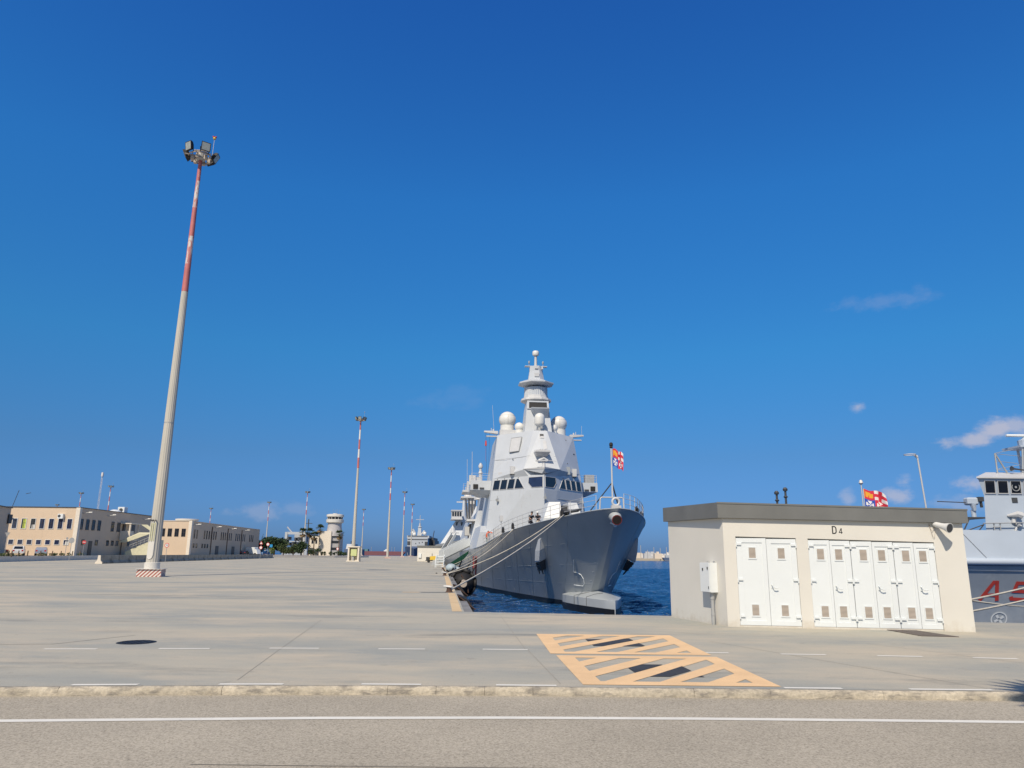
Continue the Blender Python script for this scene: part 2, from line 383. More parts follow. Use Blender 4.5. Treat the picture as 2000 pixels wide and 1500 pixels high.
def striped(name, ca, cb, freq, tilt):
    k = bpy.data.materials.new(name); k.use_nodes = True
    nt = k.node_tree; N, L = nt.nodes, nt.links; b = N['Principled BSDF']; b.inputs['Roughness'].default_value = .7
    t = N.new('ShaderNodeTexCoord'); sp = N.new('ShaderNodeSeparateXYZ'); L.new(t.outputs['Object'], sp.inputs[0])
    def ma(op, x, y):
        n = N.new('ShaderNodeMath'); n.operation = op
        for i, v in enumerate((x, y)):
            if isinstance(v, (int, float)): n.inputs[i].default_value = v
            else: L.new(v, n.inputs[i])
        return n.outputs[0]
    u = ma('ADD', ma('ADD', sp.outputs[0], sp.outputs[1]), ma('MULTIPLY', sp.outputs[2], tilt))
    g = ma('GREATER_THAN', ma('FRACT', ma('MULTIPLY', u, freq), 0), .5)
    nn = N.new('ShaderNodeTexNoise'); nn.inputs['Scale'].default_value = 14; nn.inputs['Detail'].default_value = 5; L.new(t.outputs['Object'], nn.inputs['Vector'])
    g = ma('MULTIPLY', g, ma('LESS_THAN', nn.outputs[0], .64))
    mx = N.new('ShaderNodeMix'); mx.data_type = 'RGBA'; L.new(g, mx.inputs['Factor']); mx.inputs['A'].default_value = (*ca, 1); mx.inputs['B'].default_value = (*cb, 1)
    L.new(mx.outputs['Result'], b.inputs['Base Color']); return k
M['stripe'] = striped('red_white_base_stripes', (.70, .66, .60), (.36, .10, .08), 4.3, -1.0)
M['mast_red'] = mat('peeling_red_mast_paint', (.46, .14, .135), .6, var=.12, scale=1.5, stain=(.60, .55, .52), stain_scale=1.7, stain_lo=.62, stain_hi=.66, stain_vec=(1.5, 1.5, .5))
M['mast_white'] = mat('peeling_white_mast_paint', (.66, .65, .63), .6, var=.08, scale=1.5, stain=(.45, .20, .17), stain_scale=2.0, stain_lo=.60, stain_hi=.64, stain_vec=(1.5, 1.5, .5))
M['mast_peel'] = mat('flaking_pink_mast_paint', (.50, .19, .18), .7, var=.15, scale=2, stain=(.60, .58, .55), stain_scale=1.5, stain_lo=.49, stain_hi=.55, stain_vec=(2.4, 2.4, .6))
M['lamp_glass'] = mat('floodlight_glass', (.34, .36, .33), .15, var=.2, scale=4)

# ------------------------------------------------------------------ sea, quay, road
SEA = -2.6
mb = MB(); mb.poly([(-6000, -300, SEA - .25), (6000, -300, SEA - .25), (6000, 9000, SEA - .25), (-6000, 9000, SEA - .25)])
mb.build('sea', M['sea'], kind='structure')
import numpy as np
gx, gy = np.meshgrid(np.arange(-14, 62, .4), np.concatenate([np.arange(19.5, 90, .35), np.arange(90, 260, .8)]), indexing='ij')
hh = np.zeros_like(gx); rs = np.random.RandomState(4)
for k in range(26):                            # short wind chop, real waves where the water is near
    lam = .9 * 1.07 ** (k * .95); th = rs.normal(1.15, .55); ph = rs.uniform(0, 6.28); am = .0125 * lam ** .75
    hh += am * np.sin(2 * np.pi / lam * (gx * math.cos(th) + gy * math.sin(th)) + ph + .8 * np.sin(gx * .21 + gy * .13 + k))
hh = np.clip(hh, -.14, .16)
nx, ny = gx.shape; ii = np.arange(nx * ny).reshape(nx, ny)
fc = np.stack([ii[:-1, :-1], ii[1:, :-1], ii[1:, 1:], ii[:-1, 1:]], -1).reshape(-1, 4)
me = bpy.data.meshes.new('sea'); me.from_pydata(np.stack([gx, gy, SEA - .08 + hh], -1).reshape(-1, 3).tolist(), [], fc.tolist())
me.materials.append(M['sea']); me.polygons.foreach_set('use_smooth', [True] * len(me.polygons)); me.update()
so = bpy.data.objects.new('sea', me); COL.objects.link(so); so['kind'] = 'structure'
def lerp_tab(tab, x):
    if x <= tab[0][0]: a, b = tab[0], tab[1]
    elif x >= tab[-1][0]: a, b = tab[-2], tab[-1]
    else:
        for a, b in zip(tab, tab[1:]):
            if a[0] <= x <= b[0]: break
    return a[1] + (b[1] - a[1]) * (x - a[0]) / (b[0] - a[0])
KERB = [(-60, 6.2), (-12, 8.85), (-6, 9.28), (-4, 9.47), (-1.9, 9.61), (0, 9.65), (2, 9.66), (6.4, 9.66), (12, 9.60), (60, 8.6)]
def kerb_y(x): return lerp_tab(KERB, x)
def edge_x(y): return -1.3 - .0945 * (y - 21.72)
SEG = [(-60 + 120 * i / 60) for i in range(61)]
KW = .055
top = [(x, kerb_y(x) + KW + .012) for x in SEG]
far = [(60, 13.5), (40, 16.4), (4.48, 21.03), (edge_x(21.72), 21.72), (edge_x(505), 505), (-104, 505), (-105, 400), (-135, 400), (-136, 540), (-700, 540), (-700, -20), (-60, 6.2 + KW)]
mb = MB(); mb.prism(top + far[:-1], -6, 0.0)
mb.m[-1] = 0
for i in range(len(mb.f) - 2): mb.m[i] = 1
quay = mb.build('quay', [M['quay'], M['quaywall']], kind='structure')
for p in quay.data.polygons: p.material_index = 0 if p.normal.z > .5 else 1
mb = MB(); mb.prism([(-60, -60), (60, -60)] + [(x, kerb_y(x)) for x in reversed(SEG)], -6, -.098)
mb.build('road', M['asphalt'], kind='structure')
kerb = bpy.data.objects.new('kerb', None); COL.objects.link(kerb); kerb['kind'] = 'structure'
x = -13.2; rr = random.Random(3)
while x < 13.2:
    ln = rr.choice((1.9, 2.0, 1.4, .95, .6)); x1 = x + ln
    mb = MB(); n = max(5, int(ln / .09)); rings = []
    gap = .002
    for i in range(n):
        xx = x + gap + (ln - 2 * gap) * i / (n - 1)
        y = kerb_y(xx); wob = lambda s_: (rr.random() - .5) * s_
        rings.append([(xx, y - .010 + wob(.008), -.15), (xx, y - .014 + wob(.012), -.060 + wob(.02)), (xx, y - .004 + wob(.012), -.022 + wob(.012)), (xx, y + .016 + wob(.012), -.004 + wob(.010)), (xx, y + .03, .0), (xx, y + KW - .012 + wob(.012), .0 + wob(.006)), (xx, y + KW - .012, -.15)])
    mb.loft(rings); mb.build('kerb_stone', M['kerb'], kerb, smooth=50)
    x = x1
# painted lines
def strip_quad(a, b, w, z):
    a, b = Vector(a), Vector(b); d = (b - a).normalized(); n = Vector((-d.y, d.x)) * w / 2
    return [(a.x - n.x, a.y - n.y, z), (b.x - n.x, b.y - n.y, z), (b.x + n.x, b.y + n.y, z), (a.x + n.x, a.y + n.y, z)]
mb = MB(); LINE = [(-60, 4.8), (-12, 7.47), (-5.16, 7.97), (-2.5, 8.24), (0.04, 8.38), (2.6, 8.44), (5.54, 8.43), (12, 8.35), (60, 7.45)]
for i in range(60):
    x0, x1 = -60 + 2 * i, -58 + 2 * i
    mb.poly([(x0, lerp_tab(LINE, x0) - .06, -.094), (x1, lerp_tab(LINE, x1) - .06, -.094), (x1, lerp_tab(LINE, x1) + .06, -.094), (x0, lerp_tab(LINE, x0) + .06, -.094)])
mb.build('road_marking', M['white_line'], kind='structure')
mb = MB(); mb.poly([(-2.6, 6.50, -.094), (14, 6.46, -.094), (14, 6.475, -.094), (-2.6, 6.512, -.094)]); mb.build('road_joint', mat('dark_road_joint', (.21, .19, .15), .9), kind='structure')
qroot = quay
def mark(pts, name, m_, z=.004):
    b = MB(); b.poly([(x, y, z) for x, y in pts]); return b.build(name, m_, qroot)
for (xa, ya, xb, yb) in ((-7.70, 12.73, -6.86, 12.80), (-5.90, 12.95, -5.07, 13.02), (-4.10, 13.15, -3.27, 13.20), (-2.25, 13.20, -1.45, 13.24), (-.46, 13.31, .32, 13.31), (3.20, 13.18, 3.76, 13.17), (4.62, 13.08, 5.38, 13.06), (6.22, 12.99, 6.96, 12.95), (7.75, 12.86, 8.46, 12.79), (-9.5, 12.5, -8.7, 12.6), (9.3, 12.7, 10.1, 12.6)):
    mark([p[:2] for p in strip_quad((xa, ya), (xb, yb), .10, 0)], 'dash_marking', M['white_line'])
for (xa, xb) in ((-7.2, -6.4), (-5.33, -4.55), (-3.59, -2.81), (-1.85, -1.10), (-.16, .60), (3.47, 4.2), (5.05, 6.1), (7.2, 8.1)):
    mark([(xa, kerb_y(xa) + .085), (xb, kerb_y(xb) + .085), (xb, kerb_y(xb) + .175), (xa, kerb_y(xa) + .175)], 'dash_marking', M['white_line'])
# hatched no parking boxes
def clip(poly, a, b, c):                   # keep a*x+b*y<=c
    o = []
    for i in range(len(poly)):
        p, q = poly[i], poly[(i + 1) % len(poly)]
        fp, fq = a * p[0] + b * p[1] - c, a * q[0] + b * q[1] - c
        if fp <= 0: o.append(p)
        if fp * fq < 0:
            t_ = fp / (fp - fq); o.append((p[0] + (q[0] - p[0]) * t_, p[1] + (q[1] - p[1]) * t_))
    return o
def hatch(x0, x1, y0, y1, xl, phase, plate):
    b = MB(); w = .27; skew = lambda x_, y_: (x_ + xl * (y1 - y_) * .07 * (1 if x_ < (x0 + x1) / 2 else .35), y_)
    def put(P, z=.005):
        if len(P) > 2: b.poly([(*skew(*p), z) for p in P])
    put([(x0, y0), (x1, y0), (x1, y0 + w), (x0, y0 + w)]); put([(x0, y1 - w), (x1, y1 - w), (x1, y1), (x0, y1)])
    put([(x0, y0 + w), (x0 + w, y0 + w), (x0 + w, y1 - w), (x0, y1 - w)]); put([(x1 - w, y0 + w), (x1, y0 + w), (x1, y1 - w), (x1 - w, y1 - w)])
    inner = [(x0 + w, y0 + w), (x1 - w, y0 + w), (x1 - w, y1 - w), (x0 + w, y1 - w)]
    sl = 1.28; dark = MB()
    for k in range(-8, 8):
        lo = phase + k * .93; mid = lo + .46; hi = lo + .93      # y - sl*(x-x0-w): dark gap lo..mid, paint mid..hi
        f = lambda P, l_, h_: clip(clip(P, -(-sl), -1, -l_ + sl * (x0 + w)), -sl, 1, h_ - sl * (x0 + w))
        put(f(inner, mid, hi))
        P = f(plate, lo, mid)
        if len(P) > 2: dark.poly([(*skew(*p), .006) for p in P])
    b.build('hatch_marking', M['orange'], qroot)
    pl = dark.build('cover_plate', M['bitumen'], qroot)
hatch(.77, 3.4, 9.86, 12.62, .9, 10.06, [(1.66, 10.55), (2.62, 10.55), (2.55, 11.68), (1.66, 11.68)])
hatch(.56, 3.33, 12.82, 15.9, .6, 12.88, [(1.45, 13.93), (2.46, 13.93), (2.37, 15.2), (1.45, 15.0)])
# painted quay edge, expansion joints, recess strips by the bollards
def along(y0, y1, off0, off1): return [(edge_x(y0) + off0, y0), (edge_x(y0) + off1, y0), (edge_x(y1) + off1, y1), (edge_x(y1) + off0, y1)]
for (ya, yb) in ((21.8, 31.9), (33.1, 55.5), (58, 78), (82, 130), (134, 300)):
    mark(along(ya, yb, -.34, -.06), 'edge_marking', M['edge_line'])
M['joint'] = mat('joint_sealant', (.30, .285, .245), .9)
for pts in (((-3.48, 9.95), (-3.89, 13.05)), ((.32, 13.3), (.66, 9.9)), ((-.25, 20.5), (.28, 13.4)), ((-3.89, 13.05), (-4.25, 15.9)), ((-4.25, 15.9), (-4.6, 18.6)), ((3.9, 14.9), (6.1, 9.9)), ((6.9, 14.8), (9.5, 9.8))):
    mark([p[:2] for p in strip_quad(pts[0], pts[1], .011, 0)], 'joint', M['joint'], .003)
for (y, x0, x1) in ((27.0, -16, edge_x(27) - .4), (44, -60, edge_x(44) - .4), (75, -60, edge_x(75) - .4), (110, -50, edge_x(110) - .4)):
    mark([(x0, y + 1.2), (x0, y + 1.25), (x1, y + .05), (x1, y)], 'joint', M['joint'], .003)
M['slot'] = mat('dark_recess_steel', (.04, .042, .04), .7)
for (y, L_) in ((32.25, 1.05), (55.6, .9), (79.5, 1.0)):
    mark([(edge_x(y) - .45 - L_, y - .12), (edge_x(y) - .42, y - .12), (edge_x(y) - .42, y + .18), (edge_x(y) - .45 - L_, y + .18)], 'rail_slot', M['slot'])
mark([(-4.6, 32.05), (-3.85, 32.05), (-3.85, 32.5), (-4.6, 32.5)], 'edge_marking', M['edge_line'])
# old worn ground plate outline near left
mark([(-9.4, 13.2), (-8.0, 13.4), (-7.95, 13.44), (-9.4, 13.24)], 'joint', M['joint'], .003)
mark([(-8.0, 13.4), (-7.3, 14.9), (-7.27, 14.9), (-7.95, 13.4)], 'joint', M['joint'], .003)
mc = MB()
mc.revolve([(.33, -.02), (.33, .004), (.30, .010), (.30, .006)], n=28)
for i in range(5):
    a = -.22 + .11 * i; h = math.sqrt(.27 ** 2 - a * a)
    mc.box(a - .022, a + .022, -h, h, .006, .013)
o = mc.build('manhole_cover', M['iron']); o.location = (-6.69, 13.78, 0)
tag(o, 'round black cast iron manhole cover in the concrete, left foreground', 'manhole cover')
mb = MB(); mb.loft([[(8.66, 17.78, .002), (9.30, 17.50, .002), (9.50, 16.15, .002), (8.76, 16.26, .002)], [(8.66, 17.78, .014), (9.30, 17.50, .014), (9.50, 16.15, .014), (8.76, 16.26, .014)]])
mb.box(8.90, 9.20, 16.4, 17.4, .014, .017)
tag(mb.build('steel_plate', mat('brown_steel_plate', (.115, .095, .085), .7, .2, var=.15)), 'dark brown steel plate lying flat before the white utility doors', 'plate')

# raised car park on the left
CP = [(-46, -12), (-60, 70), (-67, 98.4), (-74.5, 132.7), (-77.5, 150), (-80.5, 175), (-84, 212), (-78, 226), (-60, 255), (-57, 262), (-57, 300), (-92, 330), (-620, 340), (-620, -12)]
mb = MB(); mb.prism(CP, -.5, .62); cp = mb.build('car_park', [M['carpark'], M['barrier']], kind='structure')
mb = MB()
for a, b in zip(CP[1:10], CP[2:11]):
    d = (Vector(b) - Vector(a)).normalized(); n = Vector((d.y, -d.x))
    L_ = (Vector(b) - Vector(a)).length; k = max(1, int(L_ / 4))
    for i in range(k):
        p = Vector(a) + d * (L_ * i / k + .02); q = Vector(a) + d * (L_ * (i + 1) / k - .02)
        b2 = MB(); b2.prism([tuple(p + n * .25), tuple(q + n * .25), tuple(q - n * .12), tuple(p - n * .12)], 0.0, .70)
        if i % 1 == 0 and L_ * i / k < 400: b2.build('edge_stone', M['btrim'], cp)

# ------------------------------------------------------------------ utility hut D4
SH = thing('utility_hut', 'cream utility hut with white louvred doors and D4 painted on it', 'hut', (5.16, 18.0, 0), math.atan2(-.1355, .9908))
W, H0, H1 = 5.44, 2.52, 2.42
hz = lambda x, y: H0 + (H1 - H0) * x / W
BL, BR = (-1.115, 2.53), (5.15, 2.60)
dl = lambda y: -1.115 / 2.53 * y
mb = MB()
zt = lambda x: hz(x, 0)
mb.prism([(dl(.10), .10), (W - .0127, .10), (BR[0], BR[1]), BL], 0, hz)
dtop = lambda x: 2.095 - .0235 * x
for (a, b) in ((None, .285), (1.685, 1.955), (4.775, W)):
    P = [(0 if a is None else a, 0), (b, 0), (b if b < 5 else W - .0127, .098), (dl(.098) if a is None else a, .098)]
    mb.prism(P, 0, lambda x, y: dtop(x))
mb.prism([(0, 0), (W, 0), (W - .0127, .098), (dl(.098), .098)], lambda x, y: dtop(x) + .0, hz)
mb.build('wall', M['wall'], SH)
# sills below the doors
for (a, b) in ((.287, 1.683), (1.957, 4.773)):
    q = MB(); q.box(a, b, .02, .097, 0, .038); q.build('sill', M['wall'], SH)
# roof fascia
ov = .10
fas_b = lambda x, y: hz(x, 0) + .004
fas_t = lambda x, y: hz(x, 0) + .375 - .010 * x
FP = [(-.115, -ov), (W + ov, -ov), (BR[0] + ov, BR[1] + ov), (BL[0] - .12, BL[1] + ov)]
FI = [(-.085, -ov + .03), (W + ov - .03, -ov + .03), (BR[0] + ov - .03, BR[1] + ov - .03), (BL[0] - .09, BL[1] + ov - .03)]
q = MB()
q.prism(FP, fas_b, fas_t); fo = q.build('roof_fascia', M['fascia'], SH)
q = MB(); q.prism([(-.125, -ov - .012), (W + ov + .012, -ov - .012), (W + ov + .012, -ov - .001), (-.115, -ov - .001)], lambda x, y: fas_t(x, y) - .03, lambda x, y: fas_t(x, y) + .008)
q.build('drip_edge', M['fascia'], fo)
def leaf(x0, x1, handle, hinge_left, px0, px1):
    """one door leaf spanning x0..x1, recessed panel px0..px1"""
    y = .035; z0, zt_ = .045, dtop((x0 + x1) / 2) - .03
    g = .004
    d = MB(); O = [(x0 + g, y, z0), (x1 - g, y, z0), (x1 - g, y, zt_), (x0 + g, y, zt_)]
    I = [(px0, y, z0 + .10), (px1, y, z0 + .10), (px1, y, zt_ - .105), (px0, y, zt_ - .105)]
    d.frame(O, I, -.03, .018); d.slab(I, -.03, .002)
    o_ = d.build('door', M['door'], SH)
    cx = (px0 + px1) / 2
    for zc in (1.712 - .011 * cx, .385):
        v = MB(); hw, hh = .078, .122
        fr = lambda e, f_: [(cx - hw - e, y, zc - hh - e - f_), (cx + hw + e, y, zc - hh - e - f_), (cx + hw + e, y, zc + hh + e), (cx - hw - e, y, zc + hh + e)]
        v.frame(fr(.022, .008), fr(0, 0), .002, .016, 0)
        v.slab(fr(0, 0), .0025, .004, 1)
        for i in range(9):
            zz = zc - hh + .0135 + i * 2 * hh / 9
            v.loft([[(cx - hw, y - .005, zz + .010), (cx - hw, y - .018, zz - .008), (cx - hw, y - .015, zz - .010), (cx - hw, y - .0045, zz + .006)], [(cx + hw, y - .005, zz + .010), (cx + hw, y - .018, zz - .008), (cx + hw, y - .015, zz - .010), (cx + hw, y - .0045, zz + .006)]], 1)
        v.build('louvre_vent', [M['door'], M['vent']], o_)
    hx = x0 + .02 if hinge_left else x1 - .02
    for zc in (1.905 - .011 * hx, 1.075, .24):
        h = MB(); s_ = 1 if hinge_left else -1
        h.box(min(hx - s_ * .015, hx + s_ * .10), max(hx - s_ * .015, hx + s_ * .10), y - .05, y - .019, zc - .014, zc + .03)
        h.tube([(hx - s_ * .012, y - .045, zc - .06), (hx - s_ * .012, y - .045, zc + .05)], .014, 8)
        h.build('hinge', M['door'], o_)
    if handle:
        h = MB(); hx = x0 + .085; hz_ = .935
        h.tube([(hx - .02, y - .02, hz_ + .045), (hx - .015, y - .075, hz_ + .03), (hx + .01, y - .08, hz_ - .02), (hx + .06, y - .08, hz_ - .035), (hx + .115, y - .075, hz_ - .03)], .012, 8)
        h.box(hx - .035, hx + .01, y - .03, y - .019, hz_ - .05, hz_ + .07)
        h.build('handle', M['steel'] if False else M['door'], o_)
for (x0, xm, x1, p) in ((.287, .993, 1.683, (.425, .895, 1.105, 1.555)), (1.957, 2.445, 2.905, (2.07, 2.385, 2.50, 2.775)), (2.911, 3.395, 3.860, (3.045, 3.335, 3.455, 3.74)), (3.866, 4.315, 4.773, (4.005, 4.255, 4.375, 4.635))):
    leaf(x0, xm, False, True, p[0], p[1]); leaf(xm, x1, True, False, p[2], p[3])
# painted D4
def ribbon(mb_, pts, w, frame_, t=.003, closed=False, mi=0):
    """flat stroke along 2D pts; frame_ maps (u,v,t)->3D"""
    P = [Vector(p) for p in pts]; n = len(P); Lf, Rt = [], []
    for i in range(n):
        a = P[(i - 1) % n] if (closed or i > 0) else P[i]; b = P[(i + 1) % n] if (closed or i < n - 1) else P[i]
        d1 = (P[i] - a); d2 = (b - P[i])
        if d1.length < 1e-6: d1 = d2
        if d2.length < 1e-6: d2 = d1
        d1.normalize(); d2.normalize(); n1 = Vector((-d1.y, d1.x)); n2 = Vector((-d2.y, d2.x)); nn = (n1 + n2)
        nn = nn / max(.35, nn.length_squared / 2) if nn.length > .1 else n1
        Lf.append(P[i] + nn * w / 2); Rt.append(P[i] - nn * w / 2)
    for i in range(n if closed else n - 1):
        j = (i + 1) % n
        q_ = [Rt[i], Rt[j], Lf[j], Lf[i]]
        mb_.loft([[frame_(p.x, p.y, 0) for p in q_], [frame_(p.x, p.y, t) for p in q_]], mi)
q = MB(); fr = lambda u, v, t: (u, -.0008 - t * .4, v)
ribbon(q, [(2.542, 2.172), (2.588, 2.172), (2.613, 2.190), (2.622, 2.215), (2.622, 2.290), (2.613, 2.315), (2.588, 2.333), (2.542, 2.333)], .026, fr, closed=True)
ribbon(q, [(2.765, 2.196), (2.690, 2.196), (2.735, 2.285), (2.742, 2.285)], .018, fr); ribbon(q, [(2.742, 2.165), (2.742, 2.294)], .018, fr)
q.build('lettering', mat('black_lettering', (.018, .018, .02), .6), SH)
# loudspeaker on the front
SP = thing('loudspeaker', 'white horn loudspeaker under the eaves of the utility hut', 'loudspeaker', tuple(SH.location), SH.rotation_euler.z)
q = MB(); a, b = Vector((4.84, -.09, 2.385)), Vector((5.00, -.36, 2.30)); dirv = (b - a).normalized()
q.tube([a - dirv * .06, a, a + dirv * .10, a + dirv * .20, b, b + dirv * .01], [.05, .062, .066, .078, .115, .118], 18)
q.build('horn', M['dome'], SP, smooth=40)
q = MB(); q.tube([b + dirv * .011, b + dirv * .013], [.100, .100], 18); q.build('horn_mouth', M['dark'], SP)
q = MB(); q.box(4.80, 4.86, -.10, -.002, 2.36, 2.41); q.tube([(4.83, -.06, 2.385), (4.84, -.06, 2.30)], .02, 8); q.build('bracket', M['steel'], SP)
q = MB()
for (w_, dp) in ((.10, .16), (.055, .10)):
    q.tube([(4.70 + .12 * i / 8 + (.02 if w_ > .06 else 0), -.008 - .02 * math.sin(i / 8 * 3.14), 2.40 - dp * 2 * math.sin(math.pi * i / 8) ** .8 * (1 if w_ > .06 else .8)) for i in range(9)], .0045, 5)
q.build('cable', M['vent'], SP)
# electrical box on the left side
e2 = Vector((-1.115, 2.53, 0)).normalized(); n2 = Vector((-e2.y, e2.x, 0))
EB = thing('electrical_cabinet', 'small white electrical cabinet on the left side of the utility hut', 'electrical cabinet', tuple(SH.location), SH.rotation_euler.z)
def wl_(s, t, z): return tuple(e2 * s + n2 * t + Vector((0, 0, z)))
def wbox(mb_, s0, s1, t0, t1, z0, z1, mi=0):
    mb_.loft([[wl_(s0, t0, z0), wl_(s1, t0, z0), wl_(s1, t1, z0), wl_(s0, t1, z0)], [wl_(s0, t0, z1), wl_(s1, t0, z1), wl_(s1, t1, z1), wl_(s0, t1, z1)]], mi)
q = MB(); wbox(q, .35, .79, .003, .20, .76, 1.46); q.build('box', M['white'], EB)
q = MB(); wbox(q, .36, .78, .203, .225, .77, 1.45); dd = q.build('door', M['white'], EB)
for b_ in ((.40, .43, .226, .24, 1.30, 1.36), (.39, .41, .226, .235, .84, .90), (.62, .66, .226, .238, 1.27, 1.33)): q = MB(); wbox(q, *b_); q.build('latch', M['dark'], dd)
for b_ in ((.41, .45, .003, .05, 1.462, 1.50), (.68, .72, .003, .05, 1.462, 1.50)): q = MB(); wbox(q, *b_); q.build('bracket', M['steel'], EB)
q = MB(); q.tube([wl_(.47, .10, 0), wl_(.47, .10, .755)], .045, 10); q.tube([wl_(.47, .10, .60), wl_(.47, .10, .70)], .055, 10); q.tube([wl_(.47, .10, .22), wl_(.47, .10, .25)], .052, 10); q.build('conduit', M['steel'], EB, smooth=40)

# ------------------------------------------------------------------ grey warship
WS = thing('warship', 'large pale grey warship moored bow towards the viewer', 'warship', (7.51, 54.74, 0), math.atan2(.0946, .9955))
BD = [(-2, 0), (-1.5, .9), (-.5, 1.7), (1, 2.5), (3, 3.3), (6, 4.2), (10, 5.2), (15, 6.1), (20, 6.8), (30, 7.7), (40, 8.2), (60, 8.3), (138, 7.6)]
ZD = [(-2, 4.90), (2, 4.53), (6, 4.28), (10, 4.06), (16, 3.70), (20, 3.42), (24, 3.08), (30, 2.62), (36, 2.40), (44, 2.32), (138, 2.3)]
BW = [(5.5, .02), (7.3, .75), (9, 1.5), (15, 3.15), (24, 5.0), (33, 6.6), (42, 7.9), (60, 8.15), (120, 7.9), (138, 7.2)]
def smooth_tab(tab, x, k=1.2): return (lerp_tab(tab, max(tab[0][0], x - k)) + lerp_tab(tab, x) * 2 + lerp_tab(tab, x + k)) / 4 if x > tab[0][0] + 2 * k else lerp_tab(tab, x)
def bd(u): return max(0, smooth_tab(BD, u))
def zd(u): return smooth_tab(ZD, u)
def bw(u): return max(.02, smooth_tab(BW, u))
ZB = -2.15                                     # top of the black band
US = [0, .25, .5, .8, 1.2, 1.7, 2.3, 3, 4, 5, 6.2, 7.5, 9, 11, 13, 15.5, 18, 21, 24, 28, 32, 36, 40, 45, 52, 60, 75, 95, 115, 139.9]
def hull_pt(s, t):
    """s: metres aft of the stem at deck; t: 0 at black band .. 1 at deck"""
    ud = -2 + s; ub = 6.6 + (138 - 6.6) * (s / 140) ** 1.0
    ub = 6.6 + s * (138 - 6.6) / 140
    u = ub + (ud - ub) * t
    vd, vb = bd(ud), bw(ub) if s > 0 else 0.0
    vs = min(vd, .62 * s)                     # knife sharp stem below the blunt deck edge
    vd = vs + (vd - vs) * t ** 2.2
    g = t ** 1.06
    z = ZB + (zd(ud) - ZB) * t
    return vb + (vd - vb) * g, u, z
TT = [0, .06, .15, .27, .4, .53, .66, .78, .88, .95, 1.0]
for sgn, nm in ((0, 'hull'),):
    q = MB(); grid = {}
    for sd_ in (-1, 1):
        for i, s in enumerate(US):
            for j, t in enumerate(TT):
                if i == 0 and sd_ == 1: grid[sd_, i, j] = grid[-1, i, j]; continue
                v, u, z = hull_pt(s, t); grid[sd_, i, j] = len(q.v); q.v.append((sd_ * v, u, z))
        for i in range(len(US) - 1):
            for j in range(len(TT) - 1):
                q.face((grid[sd_, i, j], grid[sd_, i + 1, j], grid[sd_, i + 1, j + 1], grid[sd_, i, j + 1]))
    nT, nU = len(TT) - 1, len(US) - 1
    for i in range(nU): q.face((grid[-1, i, nT], grid[1, i, nT], grid[1, i + 1, nT], grid[-1, i + 1, nT]) if i else (grid[-1, 0, nT], grid[1, 1, nT], grid[-1, 1, nT]), 1)
    q.face([grid[-1, nU, j] for j in range(nT + 1)] + [grid[1, nU, j] for j in range(nT, -1, -1)])
    hull = q.build('hull', [M['hull'], M['dark']], WS, smooth=28)
q = MB(); rings = []
for s in US:
    v, u, z = hull_pt(s, 0); v = max(v, .03)
    rings.append([(-v, u, ZB), (-v * .96, u + .15, ZB - .7), (-v * .5, u + .5, -4), (v * .5, u + .5, -4), (v * .96, u + .15, ZB - .7), (v, u, ZB)])
q.loft(rings); q.build('boot_topping', M['boot'], WS, smooth=40)
# deck edge strip and sheer moulding
for sd_ in (-1, 1):
    q = MB(); q.tube([(sd_ * (hull_pt(s, 1)[0] + .01), hull_pt(s, 1)[1], hull_pt(s, 1)[2] + .02) for s in US[:24]], .05, 6); q.build('deck_edge', M['hull'], WS)
# ram shaped bow step
q = MB()
PL = [(-.4, .03), (.2, .35), (1, .62), (2.2, 1.0), (3.6, 1.42), (5.2, 1.85), (6.8, 2.12), (7.8, 2.25), (8.6, 2.30), (9.2, 2.22)]
rings = []
for u, v in PL:
    zk = -1.56; cr = -1.54 + .44 * min(1, (u + .4) / 6.1)
    rings.append([(-v * .97, u, -3.2), (-v, u, -2.15), (-v, u, zk), (-v * .93, u, zk + .035), (-v * .5, u, zk + (cr - zk) * .6), (0, u, cr), (v * .5, u, zk + (cr - zk) * .6), (v * .93, u, zk + .035), (v, u, zk), (v, u, -2.15), (v * .97, u, -3.2)])
q.loft(rings, mis=None)
ram = q.build('bow_step', [M['bulb'], M['boot']], WS, smooth=25)
for p in ram.data.polygons:
    if max(ram.data.vertices[i].co.z for i in p.vertices) < -2.1: p.material_index = 1
for (u, v) in ((3.3, 1.33), (5.4, 1.90)):
    q = MB(); q.tube([(-v - .012, u, -2.12), (-v - .012, u, -1.48), (-v * .5, u + .1, -1.28), (0, u + .2, -1.20)], .018, 5); q.build('weld_seam', M['dark'], ram)
# white bow thruster and bulb marks on both bows
def on_hull(sd_, s, t, off=.012):
    v, u, z = hull_pt(s, t); v1, u1, z1 = hull_pt(s + .05, t); v2, u2, z2 = hull_pt(s, t + .01)
    n = (Vector((v1 - v, u1 - u, z1 - z))).cross(Vector((v2 - v, u2 - u, z2 - z))); n.normalize()
    if n.x < 0: n = -n
    return Vector((sd_ * (v + n.x * off), u + n.y * off, z + n.z * off))
def s_at(v_target, t):
    lo, hi = 0, 60
    for _ in range(40):
        mid = (lo + hi) / 2
        if hull_pt(mid, t)[0] < v_target: lo = mid
        else: hi = mid
    return lo
for sd_ in (-1, 1):
    q = MB()
    q.tube([on_hull(sd_, s, t) for s, t in ((3.3, .50), (3.05, .36), (2.6, .355), (2.0, .325), (1.6, .28), (1.35, .225), (1.42, .195), (2.2, .20), (2.7, .205))], .035, 5)
    q.build('bow_mark', M['white'], hull)
    for k, t in enumerate((.16, .26, .36, .46, .56)):
        q = MB(); q.tube([on_hull(sd_, .5, t), on_hull(sd_, .72, t)], .012, 5); q.build('draught_mark', M['bulb'], hull)
